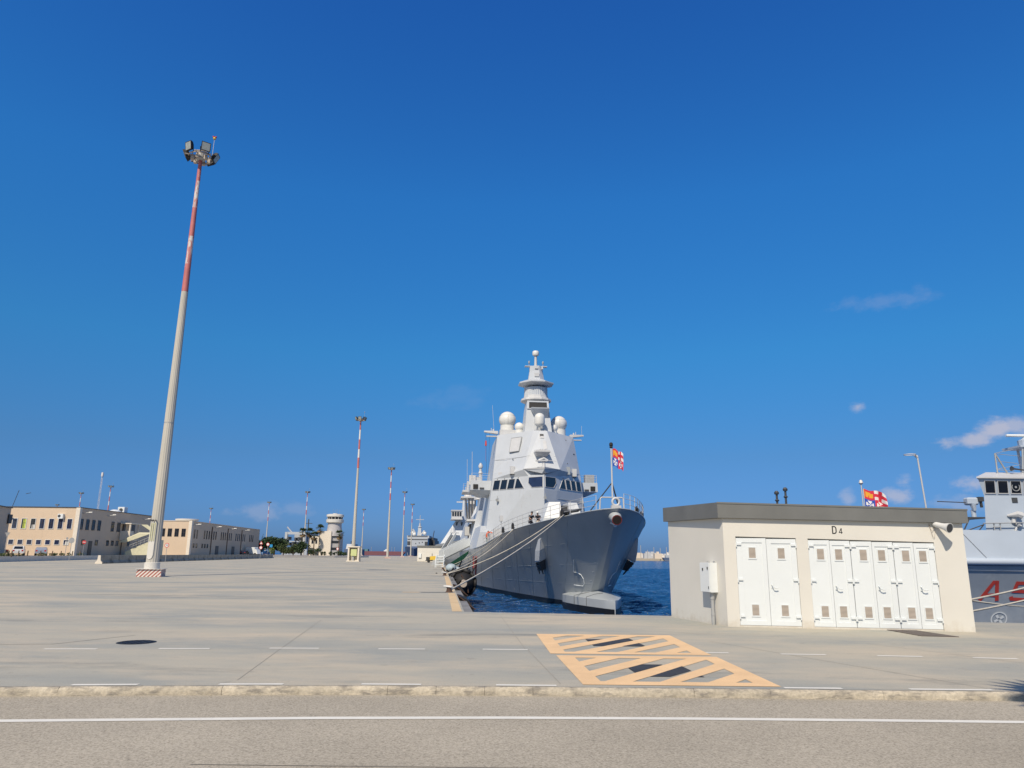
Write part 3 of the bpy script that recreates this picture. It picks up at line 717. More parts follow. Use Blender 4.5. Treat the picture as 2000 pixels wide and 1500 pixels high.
# red pennant number strokes on the side
FADED = mat('faded_red_paint', (.33, .07, .07), .6)
def pn(u, z): return on_hull(-1, u + 2, (z - ZB) / (zd(u) - ZB), .02)
for (u0, kind) in ((37, 'P'), (41, '4')):
    if kind == 'P': strokes = [[(0, 0), (0, 2.2)], [(0, 2.2), (1.6, 2.2), (1.6, 1.1), (0, 1.1)]]
    else: strokes = [[(1.5, 0), (1.5, 2.2), (0, .8), (2, .8)]]
    q = MB()
    for st in strokes: q.tube([pn(u0 + a, -.9 + b) for a, b in st], .12, 4)
    q.build('pennant_number', FADED, hull)
for sd_ in (-1, 1):                              # plate seams standing slightly proud
    for t in (.22, .45, .70):
        q = MB(); q.tube([on_hull(sd_, s, t, .002) for s in (.3, 1, 2, 3.5, 5, 7, 9, 12, 15, 19, 24, 30, 38, 50)], .014, 4); q.build('plate_seam', M['hull'], hull)
    for s in (4.2, 7.6, 11.5, 16, 21, 27, 34, 42):
        q = MB(); q.tube([on_hull(sd_, s, t, .002) for t in (.02, .2, .4, .6, .8, .97)], .012, 4); q.build('plate_seam', M['hull'], hull)
# anchors in their pockets
for sd_ in (-1, 1):
    tc_ = .62; s0 = 8.3 if sd_ < 0 else 6.3
    c = on_hull(sd_, s0, tc_, 0); d = -1
    q = MB()
    # pocket: wedge standing out of the flare
    cb = lambda ds, t, off: on_hull(sd_, s0 + ds, t, off)
    q.loft([[cb(.9, .80, .0), cb(.5, .80, .0), cb(.45, .80, .12), cb(.95, .80, .12)], [cb(.95, .68, .0), cb(-.05, .68, .0), cb(-.1, .68, .50), cb(.9, .68, .50)], [cb(.6, .56, -.05), cb(-.35, .56, -.05), cb(-.4, .565, .74), cb(.55, .565, .74)], [cb(.6, .535, -.1), cb(-.35, .535, -.1), cb(-.4, .545, .72), cb(.55, .545, .72)]])
    ap = q.build('anchor_pocket', M['ship'], WS)
    q = MB()
    for (ds, w_) in ((.1, .42),):
        q.loft([[cb(ds + w_, .535, .05), cb(ds - w_, .535, .05), cb(ds - w_, .535, .62), cb(ds + w_, .535, .62)], [cb(ds + w_ * .9, .40, .05), cb(ds - w_ * .9, .40, .05), cb(ds - w_ * .9, .41, .45), cb(ds + w_ * .9, .41, .45)]])
        q.tube([cb(ds - w_, .49, .62), cb(ds + w_, .49, .62)], .07, 6); q.tube([cb(ds - w_, .43, .5), cb(ds + w_, .43, .5)], .07, 6)
        q.tube([cb(ds - w_ * .8, .53, .6), cb(ds - w_ * .9, .36, .3)], [.11, .05], 6); q.tube([cb(ds + w_ * .8, .53, .6), cb(ds + w_ * .9, .36, .3)], [.11, .05], 6)
    q.build('anchor', M['dark'], ap)
# stem fairlead pipe with red rim
q = MB(); a, b = Vector((-.04, -.95, 4.50)), Vector((-.12, -2.05, 4.10)); dv = (b - a).normalized()
q.tube([a, a + dv * .5, b], [.50, .46, .35], 16); fl = q.build('stem_fairlead', M['bulb'], WS, smooth=40)
q = MB(); q.tube([b - dv * .02, b + dv * .05], [.36, .37], 16); q.build('fairlead_rim', mat('dark_red_rim', (.20, .03, .025), .6), fl)
q = MB(); q.tube([b + dv * .051, b + dv * .055], [.31, .31], 16); q.build('fairlead_bore', mat('dark_bore', (.02, .012, .01), .8), fl)
q = MB(); p0 = Vector((0, -1.02, 3.75)); q.tube([p0, p0 + Vector((-.16, -.45, .04))], [.14, .05], 6); q.tube([p0 + Vector((-.35, -.05, .18)), p0 + Vector((-.02, -.32, -.02))], .05, 6); q.build('bow_bracket', M['white'], WS)
# bull ring, tubular guard, jackstaff
q = MB(); q.tube([(.0 + .26 * math.cos(k / 16 * 6.2832), -1.35, 5.42 + .26 * math.sin(k / 16 * 6.2832)) for k in range(17)], .085, 8); q.box(-.36, .36, -1.5, -1.2, 4.88, 5.16); q.build('bull_ring', M['ship2'], WS, smooth=40)
q = MB(); q.tube([(-1.05, -.7, 4.85), (-1.0, -.7, 5.70), (-.9, -.7, 5.78), (.62, -.7, 5.78), (.72, -.7, 5.70), (.75, -.7, 4.85)], .05, 8); q.build('bow_guard', M['ship2'], WS)
q = MB(); q.tube([(0, -.4, 4.9), (-.04, -.4, 9.55)], [.075, .055], 8); js = q.build('jackstaff', M['ship2'], WS)
q = MB(); q.tube([(-.03, -.4, 6.9), (-1.55, .6, 4.8)], .045, 6); q.tube([(-.03, -.4, 6.9), (.75, .5, 4.8)], .06, 6); q.build('brace', M['dark'], js)
q = MB(); q.revolve([(.10, 0), (.14, .05), (.11, .12), (.15, .2), (.13, .36), (.05, .42)], (-.04, -.4, 9.5), 10); q.build('staff_lamp', M['black'], js)
# railings: stanchions and wires
def rail(parent, pts, h=1.05, every=1, wires=(.36, .7, 1.0), nm='railing', r=.026, m_=None):
    q_ = MB(); P = [Vector(p) for p in pts]
    for w_ in wires: q_.tube([p + Vector((0, 0, h * w_)) for p in P], r * .65, 4)
    ro = q_.build(nm, m_ or M['ship2'], parent)
    base = None
    for p in P[::every]:
        if base is None:
            s_ = MB(); s_.tube([(0, 0, 0), (0, 0, h)], r, 5); base = s_.build('stanchion', m_ or M['ship2'], ro); base.location = p
        else: inst(base, ro, p)
    return ro
rail(WS, [(-hull_pt(s, 1)[0] + .12, hull_pt(s, 1)[1], hull_pt(s, 1)[2]) for s in (1.2, 2.5, 4, 5.6, 7.2, 8.8, 10.4, 12, 13.6, 15.2, 16.8, 18.4, 20, 21.6, 23.2, 24.8, 26.4, 28, 30, 32, 34)], 1.12)
rail(WS, [(hull_pt(s, 1)[0] - .10, hull_pt(s, 1)[1], hull_pt(s, 1)[2]) for s in (.35, .9, 1.6, 2.4, 3.2, 4.0, 4.9, 5.8, 6.8, 8, 9.5, 11, 13, 16, 20)], 1.12)
# fairleads in the deck edge on the starboard bow
for s, sd_ in ((4.6, -1), (15.6, -1), (19.3, -1), (2.6, 1), (5.2, 1)):
    v, u, z = hull_pt(s, 1)
    q = MB(); q.tube([(sd_ * v - .2, u - .22, z + .05), (sd_ * v - .2, u - .22, z + .38), (sd_ * v - .2, u, z + .50), (sd_ * v - .2, u + .22, z + .38), (sd_ * v - .2, u + .22, z + .05)], .11, 7); q.build('deck_fairlead', M['black'], WS)

# bridge block, flat facets, mirrored left and right
def ring(z, u0, a, ub, w, uc, ue, wb=None):
    return [(0, u0, z), (a, ub, z), (w, uc, z), (wb or w, ue, z), (-(wb or w), ue, z), (-w, uc, z), (-a, ub, z)]
RB = ring(2.2, 35.84, 2.0, 38.0, 7.0, 42.6, 62)
R1 = ring(9.55, 35.84, 1.95, 37.75, 6.12, 42.6, 58)
R2 = ring(11.32, 36.0, 1.78, 37.75, 5.95, 42.6, 57)
R3 = ring(12.15, 37.75, 2.35, 37.9, 5.86, 42.9, 57)
R4 = ring(17.5, 39.75, .92, 39.75, 5.25, 44.5, 54)
blk = MB(); blk.loft([RB, R1, R2, R3, R4]); block = blk.build('superstructure', M['ship'], WS)
# seam lines on the facets
def facet(A, B, i, j, s, t):
    a = Vector(A[i]).lerp(Vector(A[j]), s); b = Vector(B[i]).lerp(Vector(B[j]), s); return a.lerp(b, t)
def seam(A, B, i, j, t):
    q_ = MB(); a, b = facet(A, B, i, j, 0, t), facet(A, B, i, j, 1, t)
    n = (b - a).cross(Vector((0, 0, 1))).normalized(); 
    q_.tube([a + n * .0, b + n * .0], .022, 4); q_.build('panel_seam', M['steel'], block)
for (i, j) in ((6, 5), (1, 2), (6, 1)): seam(R3, R4, i, j, .33 if (i, j) != (6, 1) else .34)
for (i, j) in ((6, 5), (1, 2)):
    for t in (.18, .34, .52, .70, .86): seam(RB, R1, i, j, t)
def on_facet(A, B, i, j, quad, flip):
    P = [facet(A, B, i, j, s, t) for s, t in quad]
    return P if not flip else P[::-1]
def fpanel(A, B, i, j, quad, nm, m_, t0, t1, rim=0, parent=None, rm=None):
    """thin plate on a facet; normal made to point out of the ship"""
    P = on_facet(A, B, i, j, quad, False); n = Vector((0, 0, 0))
    for k in range(len(P)): n += P[k].cross(P[(k + 1) % len(P)])
    cen = sum(P, Vector()) / len(P)
    if n.dot(cen - Vector((0, 50, cen.z))) < 0: P = P[::-1]
    q_ = MB(); q_.slab(P, t0, t1); o_ = q_.build(nm, m_, parent or block)
    if rim:
        cen = sum(P, Vector()) / len(P)
        O = [p + (p - cen).normalized() * rim for p in P]
        q_ = MB(); q_.frame(O, P, -.05, t1 + .03); q_.build('frame', rm or M['ship2'], o_)
    return o_
# bridge windows: four on each swept facet and one each side of the ridge
SW = [(.03, .205, .205, .03), None]
z0t, z1t = .17, .86
side = [((.775, .955), (.760, .930)), ((.570, .745), (.555, .715)), ((.365, .540), (.345, .505)), ((.085, .330), (.245, .300))]
for (i, j) in ((6, 5), (1, 2)):
    for (b0, b1), (a0, a1) in side:
        fpanel(R1, R2, i, j, [(b0, z0t), (b1, z0t), (a1, z1t), (a0, z1t)], 'bridge_window', M['glass'], -.06, .035, .06)
fpanel(R1, R2, 0, 6, [(.08, .17), (.70, .17), (.93, .50), (.93, .88), (.08, .88)], 'bridge_window', M['glassb'], -.06, .035, .06)
fpanel(R1, R2, 0, 1, [(.08, .17), (.70, .17), (.93, .50), (.93, .88), (.08, .88)], 'bridge_window', M['glass'], -.06, .035, .06)
for (i, j) in ((6, 5), (1, 2)):
    for s in (.86, .655, .45, .27):
        p = facet(R1, R2, i, j, s, .93); q = MB(); q.tube([p, p + Vector((0, -.16, .05))], .04, 6); q.build('window_washer', M['dark'], block)
# flat array panels high on the swept facets
fpanel(R3, R4, 6, 5, [(.28, .50), (.56, .50), (.56, .86), (.28, .86)], 'array_panel', M['ship2'], .0, .05, .07, rm=M['steel'])
fpanel(R3, R4, 1, 2, [(.62, .50), (.90, .50), (.90, .86), (.62, .86)], 'array_panel', M['ship'], .0, .03)
for t in ((.50, .53), (.83, .86)): fpanel(R3, R4, 1, 2, [(.62, t[0]), (.90, t[0]), (.90, t[1]), (.62, t[1])], 'array_edge', M['dark'], .03, .07)
fpanel(R2, R3, 6, 5, [(.70, .35), (.82, .35), (.82, 1.0), (.70, 1.0)], 'hatch', M['ship2'], .0, .05)
# boxes hung on the facets
for (i, j, s) in ((6, 5, .38), (1, 2, .70)):
    p = facet(R3, R4, i, j, s, .06); q = MB(); q.box(p.x - .28, p.x + .28, p.y - .55, p.y + .1, p.z - .75, p.z + .25); bx = q.build('sensor_box', M['ship2'], block)
    q = MB(); q.box(p.x - .30, p.x + .30, p.y - .57, p.y + .1, p.z - .82, p.z - .755); q.build('sensor_base', M['dark'], bx)
p = facet(R3, R4, 1, 2, .40, .07); q = MB(); q.box(p.x - .3, p.x + .3, p.y - .2, p.y + .1, p.z - .7, p.z + .3); q.build('locker', M['hull'], block)
for (i, j, s, t) in ((6, 5, .42, .30), (1, 2, .45, .22)):
    p = facet(R3, R4, i, j, s, t); q = MB(); q.tube([p, p + Vector((0, -.22, 0))], .07, 6); q.build('lamp', M['dark'], block)
# wedge platform under the centre facet and its sensors
q = MB(); q.loft([[(-2.42, 37.95, 12.16), (0, 35.55, 12.02), (2.42, 37.95, 12.16), (0, 38.0, 12.16)], [(-2.42, 37.92, 12.24), (0, 35.5, 12.26), (2.42, 37.92, 12.24), (0, 38.0, 12.3)]])
wp = q.build('wedge_platform', M['ship2'], WS)
q = MB(); q.loft([[(-.25, 36.0, 11.5), (.25, 36.0, 11.5), (.25, 36.3, 11.5), (-.25, 36.3, 11.5)], [(-2.3, 37.9, 12.13), (0, 35.6, 12.0), (2.3, 37.9, 12.13), (0, 37.95, 12.13)]]); q.build('soffit', M['ship'], wp)
q = MB(); q.tube([(.1, 36.9, 12.25), (.1, 36.9, 13.15)], [.24, .16], 10); q.box(-.9, .55, 36.55, 37.3, 13.12, 13.24); q.tube([(-.55, 36.9, 13.24), (.1, 36.85, 13.5), (.6, 36.9, 13.24)], .14, 8); q.tube([(.2, 36.6, 13.2), (1.6, 36.5, 13.12)], .035, 6); q.build('navigation_radar', M['ship2'], wp, smooth=40)
q = MB(); q.loft([[(-.7, 38.2, 13.9), (.7, 38.2, 13.9), (.7, 38.7, 13.9), (-.7, 38.7, 13.9)], [(-1.0, 37.0, 14.35), (1.0, 37.0, 14.35), (1.0, 38.8, 14.5), (-1.0, 38.8, 14.5)], [(-.85, 37.0, 14.6), (.85, 37.0, 14.6), (.9, 38.9, 14.75), (-.9, 38.9, 14.75)]]); sh = q.build('sensor_shelf', M['ship2'], WS)
for xx in (-.3, 0, .3): q = MB(); q.revolve([(.08, 0), (.10, .12), (.03, .2)], (xx, 37.4, 14.6), 8); q.build('sensor', M['ship2'], sh)
fpanel(R3, R4, 6, 1, [(.47, .80), (.70, .80), (.70, .91), (.47, .91)], 'recess', M['dark'], .0, .02, .05)
fpanel(R3, R4, 6, 1, [(.50, .80), (.68, .80), (.68, .85), (.50, .85)], 'recess_shelf', M['ship2'], .02, .09)
fpanel(R3, R4, 6, 1, [(.40, .52), (.60, .52), (.60, .74), (.40, .74)], 'hatch', M['ship2'], .0, .03)
fpanel(R3, R4, 6, 1, [(.62, .52), (.76, .52), (.76, .74), (.62, .74)], 'locker', M['ship2'], .0, .10)
# searchlights and pipes on the lower front
for (i, j, s) in ((6, 5, .80), (0, 1, .05), (1, 2, .93)):
    p = facet(RB, R1, i, j, s, .86); q = MB(); q.tube([p, p + Vector((-.05, -.45, -.05))], .05, 6); q.tube([p + Vector((-.05, -.6, -.05)), p + Vector((-.05, -.3, -.02))], [.2, .12], 10); q.tube([p + Vector((0, -.4, .1)), p + Vector((0, -.4, .5))], .05, 6); q.tube([p + Vector((0, -.35, -.1)), p + Vector((.3, -.2, -.8))], .06, 6); q.build('searchlight', M['steel'], block)
# roof edge and mast
q = MB(); q.loft([[(-1.85, 41.4, 17.45), (1.85, 41.4, 17.45), (2.0, 44.5, 17.45), (1.5, 46.5, 17.45), (-1.5, 46.5, 17.45), (-2.0, 44.5, 17.45)], [(-1.42, 42.2, 22.0), (1.42, 42.2, 22.0), (1.5, 44.4, 22.0), (1.1, 46, 22.0), (-1.1, 46, 22.0), (-1.5, 44.4, 22.0)]])
mast = q.build('mast', M['ship'], WS)
q = MB(); q.slab([(-1.22, 41.95, 20.9), (1.25, 41.95, 20.9), (1.22, 42.09, 21.75), (-1.19, 42.09, 21.75)], .0, .03); q.build('mast_opening', M['black'], mast)
q = MB(); q.frame([(-1.5, 42.0, 20.8), (1.5, 42.0, 20.8), (1.45, 42.15, 21.95), (-1.45, 42.15, 21.95)], [(-1.22, 42.0, 20.9), (1.25, 42.0, 20.9), (1.22, 42.14, 21.75), (-1.19, 42.14, 21.75)], -.2, .16); q.build('opening_frame', M['ship'], mast)
q = MB(); q.loft([[(-.3, 41.75, 19.6), (1.35, 41.75, 19.6), (1.35, 42.1, 19.6), (-.3, 42.1, 19.6)], [(-1.0, 40.9, 20.7), (1.4, 40.9, 20.7), (1.4, 42.1, 20.7), (-1.0, 42.1, 20.7)], [(-1.0, 40.85, 20.85), (1.42, 40.85, 20.85), (1.42, 42.1, 20.85), (-1.0, 42.1, 20.85)]]); q.build('mast_balcony', M['ship'], mast)
q = MB(); q.revolve([(1.5, 21.95), (2.15, 22.25), (2.1, 22.5), (1.75, 22.65), (1.7, 22.95)], (-.03, 44, 0), 12, ph=.5); q.build('mast_collar', M['ship2'], mast)
q = MB(); n = 40
q.loft([[(-.03 + (1.62 if k % 2 else 1.56) * math.cos(2 * math.pi * k / (2 * n)), 44 + (1.62 if k % 2 else 1.56) * math.sin(2 * math.pi * k / (2 * n)), z) for k in range(2 * n)] for z in (22.95, 24.1)]); q.build('array_drum', M['ship'], mast)
q = MB(); q.revolve([(1.2, 24.1), (1.1, 24.4), (1.5, 24.45)], (-.03, 44, 0), 16); q.build('mast_neck', M['dark'], mast)
q = MB(); q.revolve([(1.3, 24.3), (2.55, 24.62), (2.55, 24.78), (1.5, 25.18), (1.3, 25.2)], (-.03, 44, 0), 8, ph=.5); q.build('mast_disc', M['ship'], mast)
q = MB(); q.revolve([(1.2, 25.15), (.98, 26.5), (.96, 27.2)], (-.03, 44, 0), 8, ph=.5); ut = q.build('mast_top', M['ship'], mast)
for b_ in ((-.35, .3, 42.85, 42.93, 25.6, 26.1), (-.3, .15, 42.95, 43.1, 26.75, 27.05), (.62, .85, 43.0, 43.3, 26.7, 27.05)): q = MB(); q.box(*b_); q.build('sensor', M['ship2'], ut)
q = MB(); q.box(-1.6, 1.5, 43.6, 44.3, 27.2, 27.28); q.build('yard', M['ship2'], mast)
for xx in (-1.0, .95):
    q = MB(); q.tube([(xx, 43.9, 27.28), (xx, 43.9, 27.85)], .05, 6); q.revolve([(.09, 27.65), (.13, 27.75), (.13, 27.95), (.06, 28.05)], (xx, 43.9, 0), 8); q.build('mast_light', M['hull'], mast)
q = MB(); q.tube([(-.06, 44, 27.28), (-.06, 44, 28.85)], [.22, .18], 10); q.build('top_pole', M['ship2'], mast, smooth=40)
q = MB(); q.revolve([(.25, 28.8), (.43, 28.9), (.48, 29.1), (.47, 29.35), (.40, 29.5), (.1, 29.56)], (-.06, 44, 0), 16); q.build('antenna_cap', M['dome'], mast, smooth=40)
# domes
def dome(c, r, base_r, base_z, nm='radome', seams=True):
    q_ = MB(); q_.revolve([(base_r, base_z), (base_r, c[2] - r * .72)] + [(max(r * math.cos(a), .02), c[2] - 0 + r * math.sin(a)) for a in [(-.80 + (math.pi / 2 + .80) * k / 12) for k in range(13)]], (c[0], c[1], 0), 24)
    o_ = q_.build(nm, M['dome'], WS, smooth=50)
    if seams:
        q_ = MB()
        for k in range(5):
            a = 2 * math.pi * (k + .25 + .5) / 5
            q_.tube([(c[0] + (r + .004) * math.cos(e) * math.cos(a), c[1] + (r + .004) * math.cos(e) * math.sin(a), c[2] + (r + .004) * math.sin(e)) for e in [(-.7 + 1.2 * i / 8) for i in range(9)]], .016, 4)
        q_.tube([(c[0] + (r + .004) * math.cos(.5) * math.cos(2 * math.pi * k / 24), c[1] + (r + .004) * math.cos(.5) * math.sin(2 * math.pi * k / 24), c[2] + (r + .004) * math.sin(.5)) for k in range(25)], .012, 4)
        q_.build('radome_seam', M['vent'], o_)
    return o_
dome((-3.77, 46, 19.95), 1.17, .98, 17.5); dome((3.47, 46, 19.55), 1.15, .98, 17.5)
dome((-2.31, 44, 18.65), .62, .55, 17.5, seams=False); dome((2.5, 44.2, 18.6), .55, .45, 17.5, seams=False)
q = MB(); q.revolve([(.30, 18.1), (.66, 18.42), (.70, 18.55), (.70, 19.3)] + [(max(.70 * math.cos(a), .02), 19.3 + .70 * math.sin(a)) for a in [(math.pi / 2 * k / 8) for k in range(1, 9)]], (.04, 40.5, 0), 20)
cd = q.build('radome', M['dome'], WS, smooth=40)
q = MB(); q.tube([(.04, 40.5, 17.45), (.04, 40.5, 18.15)], .3, 10); q.box(-.7, .8, 40.2, 40.9, 17.52, 17.66); q.revolve([(.2, 17.8), (.22, 18.1)], (.25, 39.95, 0), 10); q.build('radome_pedestal', M['steel'], cd)
q = MB(); q.box(-4.9, -2.5, 44.7, 47, 17.5, 18.35); q.build('radome_plinth', M['ship2'], WS)
# yards on the roof corners
for s_, x0, x1, z in ((-1, -5.1, -7.0, 18.0), (1, 5.0, 7.0, 17.75)):
    q = MB(); q.loft([[(x0, 45.6, z - .1), (x0, 46.6, z - .1), (x0, 46.6, z + .3), (x0, 45.6, z + .3)], [(x1, 45.9, z + .15), (x1, 46.3, z + .15), (x1, 46.3, z + .35), (x1, 45.9, z + .35)]])
    q.tube([(x0 + s_ * .9, 46, z + .2), (x0 + s_ * .9, 46, z + .75)], .05, 6); q.revolve([(.12, 0), (.12, .22), (.03, .3)], (x0 + s_ * .6, 46, z + .32), 8); q.box(min(x0, x0 + s_ * 1.6), max(x0, x0 + s_ * 1.6), 45.4, 45.9, z - .55, z - .42)
    q.build('roof_yard', M['ship2'], WS)
q = MB(); q.tube([(6.75, 46, 18.1), (6.75, 46, 19.4)], .02, 5); q.build('whip_antenna', M['ship2'], WS)
q = MB(); q.tube([(-5.6, 46, 18.2), (-5.9, 46, 22)], .02, 5); q.build('whip_antenna', M['ship2'], WS)
q = MB(); q.tube([(-6.75, 46, 18.1), (-6.55, 46, 12.3)], .015, 4); q.tube([(-6.2, 46, 18.0), (-6.3, 46, 12.3)], .012, 4); hal = q.build('signal_halyard', M['dark'], WS)
# bridge wings
for s_ in (-1, 1):
    q = MB(); xi, xo = s_ * 5.9, s_ * 8.75
    q.loft([[(xi, 46, 9.55), (s_ * 7.4, 46, 9.55), (s_ * 7.4, 52, 9.55), (xi, 52, 9.55)], [(xi, 45.2, 10.1), (xo, 45.2, 10.1), (xo, 52, 10.1), (xi, 52, 10.1)], [(xi, 45.2, 11.35), (xo - s_ * .05, 45.2, 11.35), (xo - s_ * .05, 52, 11.35), (xi, 52, 11.35)]])
    wg = q.build('bridge_wing', M['ship'], WS)
    q = MB(); xx = s_ * 8.05; q.box(xx - .33, xx + .33, 45.12, 45.19, 10.22, 10.85); q.build('wing_port', M['black'], wg)
    q = MB(); xx = s_ * 7.2; q.box(xx - .3, xx + .3, 45.12, 45.19, 10.2, 10.42); q.build('wing_vent', M['dark'], wg)
    rail(wg, [(xi + s_ * .3, 45.3, 11.36), (s_ * 7.2, 45.3, 11.36), (xo - s_ * .15, 45.3, 11.36), (xo - s_ * .15, 48, 11.36), (xo - s_ * .15, 51, 11.36)], 1.0, nm='wing_railing')
q = MB(); q.box(7.0, 8.3, 45.3, 46.2, 11.37, 12.45); q.build('wing_screen', M['steel'], WS)
q = MB(); q.box(-8.9, -8.2, 46.5, 47.3, 10.9, 12.2); q.tube([(-8.5, 46.8, 12.2), (-8.55, 46.8, 15.5)], .03, 5); q.box(-7.9, -7.5, 45.5, 46, 11.36, 11.9); q.build('wing_locker', M['ship2'], WS)
# gun
q = MB(); q.loft([[(-2.6, 20.6, 3.9), (-.35, 20.6, 3.9), (-.3, 24.5, 3.9), (-2.6, 24.5, 3.9)], [(-2.2, 20.5, 5.3), (-.4, 20.2, 5.3), (-.3, 24.3, 5.3), (-2.3, 24.3, 5.3)], [(-1.55, 21.4, 6.95), (-.45, 21.0, 6.95), (-.4, 24, 6.95), (-1.6, 24, 6.95)]])
q.loft([[(.35, 20.6, 3.9), (1.75, 20.6, 3.9), (1.75, 24.5, 3.9), (.3, 24.5, 3.9)], [(.35, 20.2, 5.3), (1.75, 20.4, 5.3), (1.7, 24.3, 5.3), (.3, 24.3, 5.3)], [(.4, 21.0, 6.9), (1.35, 21.3, 6.9), (1.3, 24, 6.9), (.35, 24, 6.9)]])
M['gun'] = mat('light_grey_gunhouse', (.60, .625, .635), .4, var=.04)
gun = q.build('gunhouse', M['gun'], WS)
q = MB(); q.box(-.42, .38, 21.4, 24.2, 3.9, 6.6); q.tube([(-.02, 21.5, 6.0), (.05, 20.9, 5.95), (.95, 18.6, 5.95)], [.28, .22, .14], 10); q.tube([(-.3, 21.2, 5.2), (.3, 21.2, 5.2)], .25, 8); q.build('gun_mechanism', M['dark'], gun)
q = MB(); q.tube([(.3, 20.3, 5.95), (1.15, 18.2, 6.05)], [.15, .12], 10); q.build('gun_barrel', M['dark'], gun)
# capstans, ventilators and bollards on the forecastle
for (x, u, r, h, nm) in ((2.6, 12, .45, .9, 'capstan'), (2.0, 8, .35, .6, 'capstan'), (-3.4, 15.5, .3, .55, 'deck_bollard'), (3.4, 14, .4, .9, 'deck_ventilator'), (-5.2, 24, .4, 1.0, 'deck_ventilator'), (-5.7, 28, .4, 1.1, 'deck_ventilator')):
    q = MB(); q.revolve([(r, 0), (r * .7, h * .3), (r * .7, h * .7), (r * 1.15, h * .85), (r, h)], (x, u, zd(u)), 12); q.build(nm, M['hull'] if 'cap' in nm else M['ship2'], WS, smooth=40)
# starboard side deck clutter near the break
q = MB(); q.box(-7.2, -6.0, 27.6, 29.6, 2.5, 3.9); q.box(-6.9, -5.9, 25.5, 26.4, 2.8, 4.3); q.build('deck_locker', M['ship2'], WS)
q = MB(); q.box(-7.25, -6.5, 30, 31.0, 2.4, 3.6); q.tube([(-6.3, 23.5, 3.0), (-6.3, 23.5, 5.6)], .05, 6); q.box(-6.5, -6.1, 23.3, 23.7, 5.0, 5.6); q.build('deck_winch', M['ship2'], WS)
q = MB(); q.tube([(-7.0 + .34 * math.cos(k / 16 * 6.2832), 30.8, 3.75 + .34 * math.sin(k / 16 * 6.2832)) for k in range(17)], .09, 8); q.build('lifebuoy', M['orange_ring'], WS, smooth=60)
# flush sided midships house on the starboard quarter
q = MB(); rings = []
for (u, hb, z1, w1) in ((41.5, 8.05, 4.4, 7.55), (44.5, 8.15, 5.3, 7.3), (60, 8.3, 5.5, 7.3), (60.05, 8.3, 8.2, 6.9), (84, 8.3, 8.2, 6.9)):
    rings.append([(-hb, u, 2.25), (hb, u, 2.25), (w1, u, z1), (-w1, u, z1)])
q.loft(rings); mid = q.build('midships_house', M['ship'], WS)
q = MB(); q.box(-7.9, -7.0, 66, 74, 3.3, 6.4); q.build('boat_bay', M['black'], mid)
q = MB(); q.loft([[(-8.2, 65, 3.1), (-7.6, 65, 3.1), (-7.0, 65, 6.6), (-7.6, 65, 6.6)], [(-8.2, 66, 3.1), (-7.6, 66, 3.1), (-7.0, 66, 6.6), (-7.6, 66, 6.6)]]); q.box(-8.6, -7.2, 60.5, 66, 6.6, 6.9); q.box(-8.6, -7.4, 67.5, 72, 4.6, 6.0); q.build('boat_davit', M['ship2'], mid)
# after block with funnels and second mast
q = MB(); rings = []
for (z, w, u0, u1) in ((2.25, 8.3, 84.1, 132), (8.3, 6.9, 84.1, 126), (10.5, 6.0, 86, 112)): rings.append([(-w, u0, z), (w, u0, z), (w, u1, z), (-w, u1, z)])
q.loft(rings); aft = q.build('after_house', M['ship'], WS)
q = MB(); q.loft([[(-6.4, 68, 8.2), (-2.5, 68, 8.2), (-2.5, 80, 8.2), (-6.4, 80, 8.2)], [(-5.7, 69, 13.2), (-3.0, 69, 13.2), (-3.0, 79, 13.2), (-5.7, 79, 13.2)]]); fn = q.build('funnel', M['ship'], WS)
q = MB(); q.box(-5.6, -3.1, 69.5, 78.5, 13.2, 13.6); q.build('funnel_cap', M['dark'], fn)
q = MB(); q.loft([[(2.5, 68, 8.2), (6.4, 68, 8.2), (6.4, 80, 8.2), (2.5, 80, 8.2)], [(3.0, 69, 13.2), (5.7, 69, 13.2), (5.7, 79, 13.2), (3.0, 79, 13.2)]]); q.build('funnel', M['ship'], WS)
q = MB(); q.box(-9.3, -5.8, 62, 68, 11.2, 11.5); q.box(-8.6, -6.6, 63, 66, 11.5, 12.8); q.tube([(-7.4, 64, 12.8), (-7.4, 64, 14.0)], [.5, .3], 10); q.build('director_platform', M['ship2'], WS)
rail(WS, [(-9.2, 62.2, 11.5), (-7.5, 62.2, 11.5), (-5.9, 62.2, 11.5)], 1.0, nm='platform_railing')
q = MB(); q.tube([(-5.6, 75, 11.0), (-5.84, 75, 14.2)], [1.3, .5], 8); q.tube([(-5.84, 75, 14.2), (-5.84, 75, 17.4)], [.35, .15], 8); q.tube([(-8.2, 75, 14.0), (-5.84, 75, 13.6), (-3.6, 75, 14.0)], .14, 6); q.revolve([(.3, 15.4), (.4, 15.6), (.3, 15.9)], (-5.84, 75, 0), 10); q.revolve([(.35, 16.5), (.42, 16.9), (.2, 17.3)], (-5.84, 75, 0), 10); q.build('after_mast', M['ship2'], WS, smooth=40)
q = MB(); q.tube([(-8.1, 75, 10.8), (-8.25, 75, 18)], .035, 5); q.build('whip_antenna', M['ship2'], WS)
q = MB(); q.loft([[(-7.6, 88, 8.3), (-6.2, 88, 8.3), (-6.2, 96, 8.3), (-7.6, 96, 8.3)], [(-7.2, 88.5, 12.2), (-6.2, 88.5, 12.2), (-6.2, 95, 12.2), (-7.2, 95, 12.2)]]); q.box(-8.8, -6.0, 88, 95, 12.2, 12.5); q.tube([(-7.4, 89, 12.5), (-7.4, 89, 13.8)], [.9, .4], 10); q.box(-8.0, -6.9, 88.0, 88.6, 13.6, 14.3); q.build('after_director', M['ship2'], WS)
q = MB()
for k in range(5): q.tube([(-7.6 + .5 * k, 86.5, 8.3), (-7.9 + .6 * k, 87.5, 12.0)], .16, 6)
q.build('exhaust_pipes', M['dark'], aft)
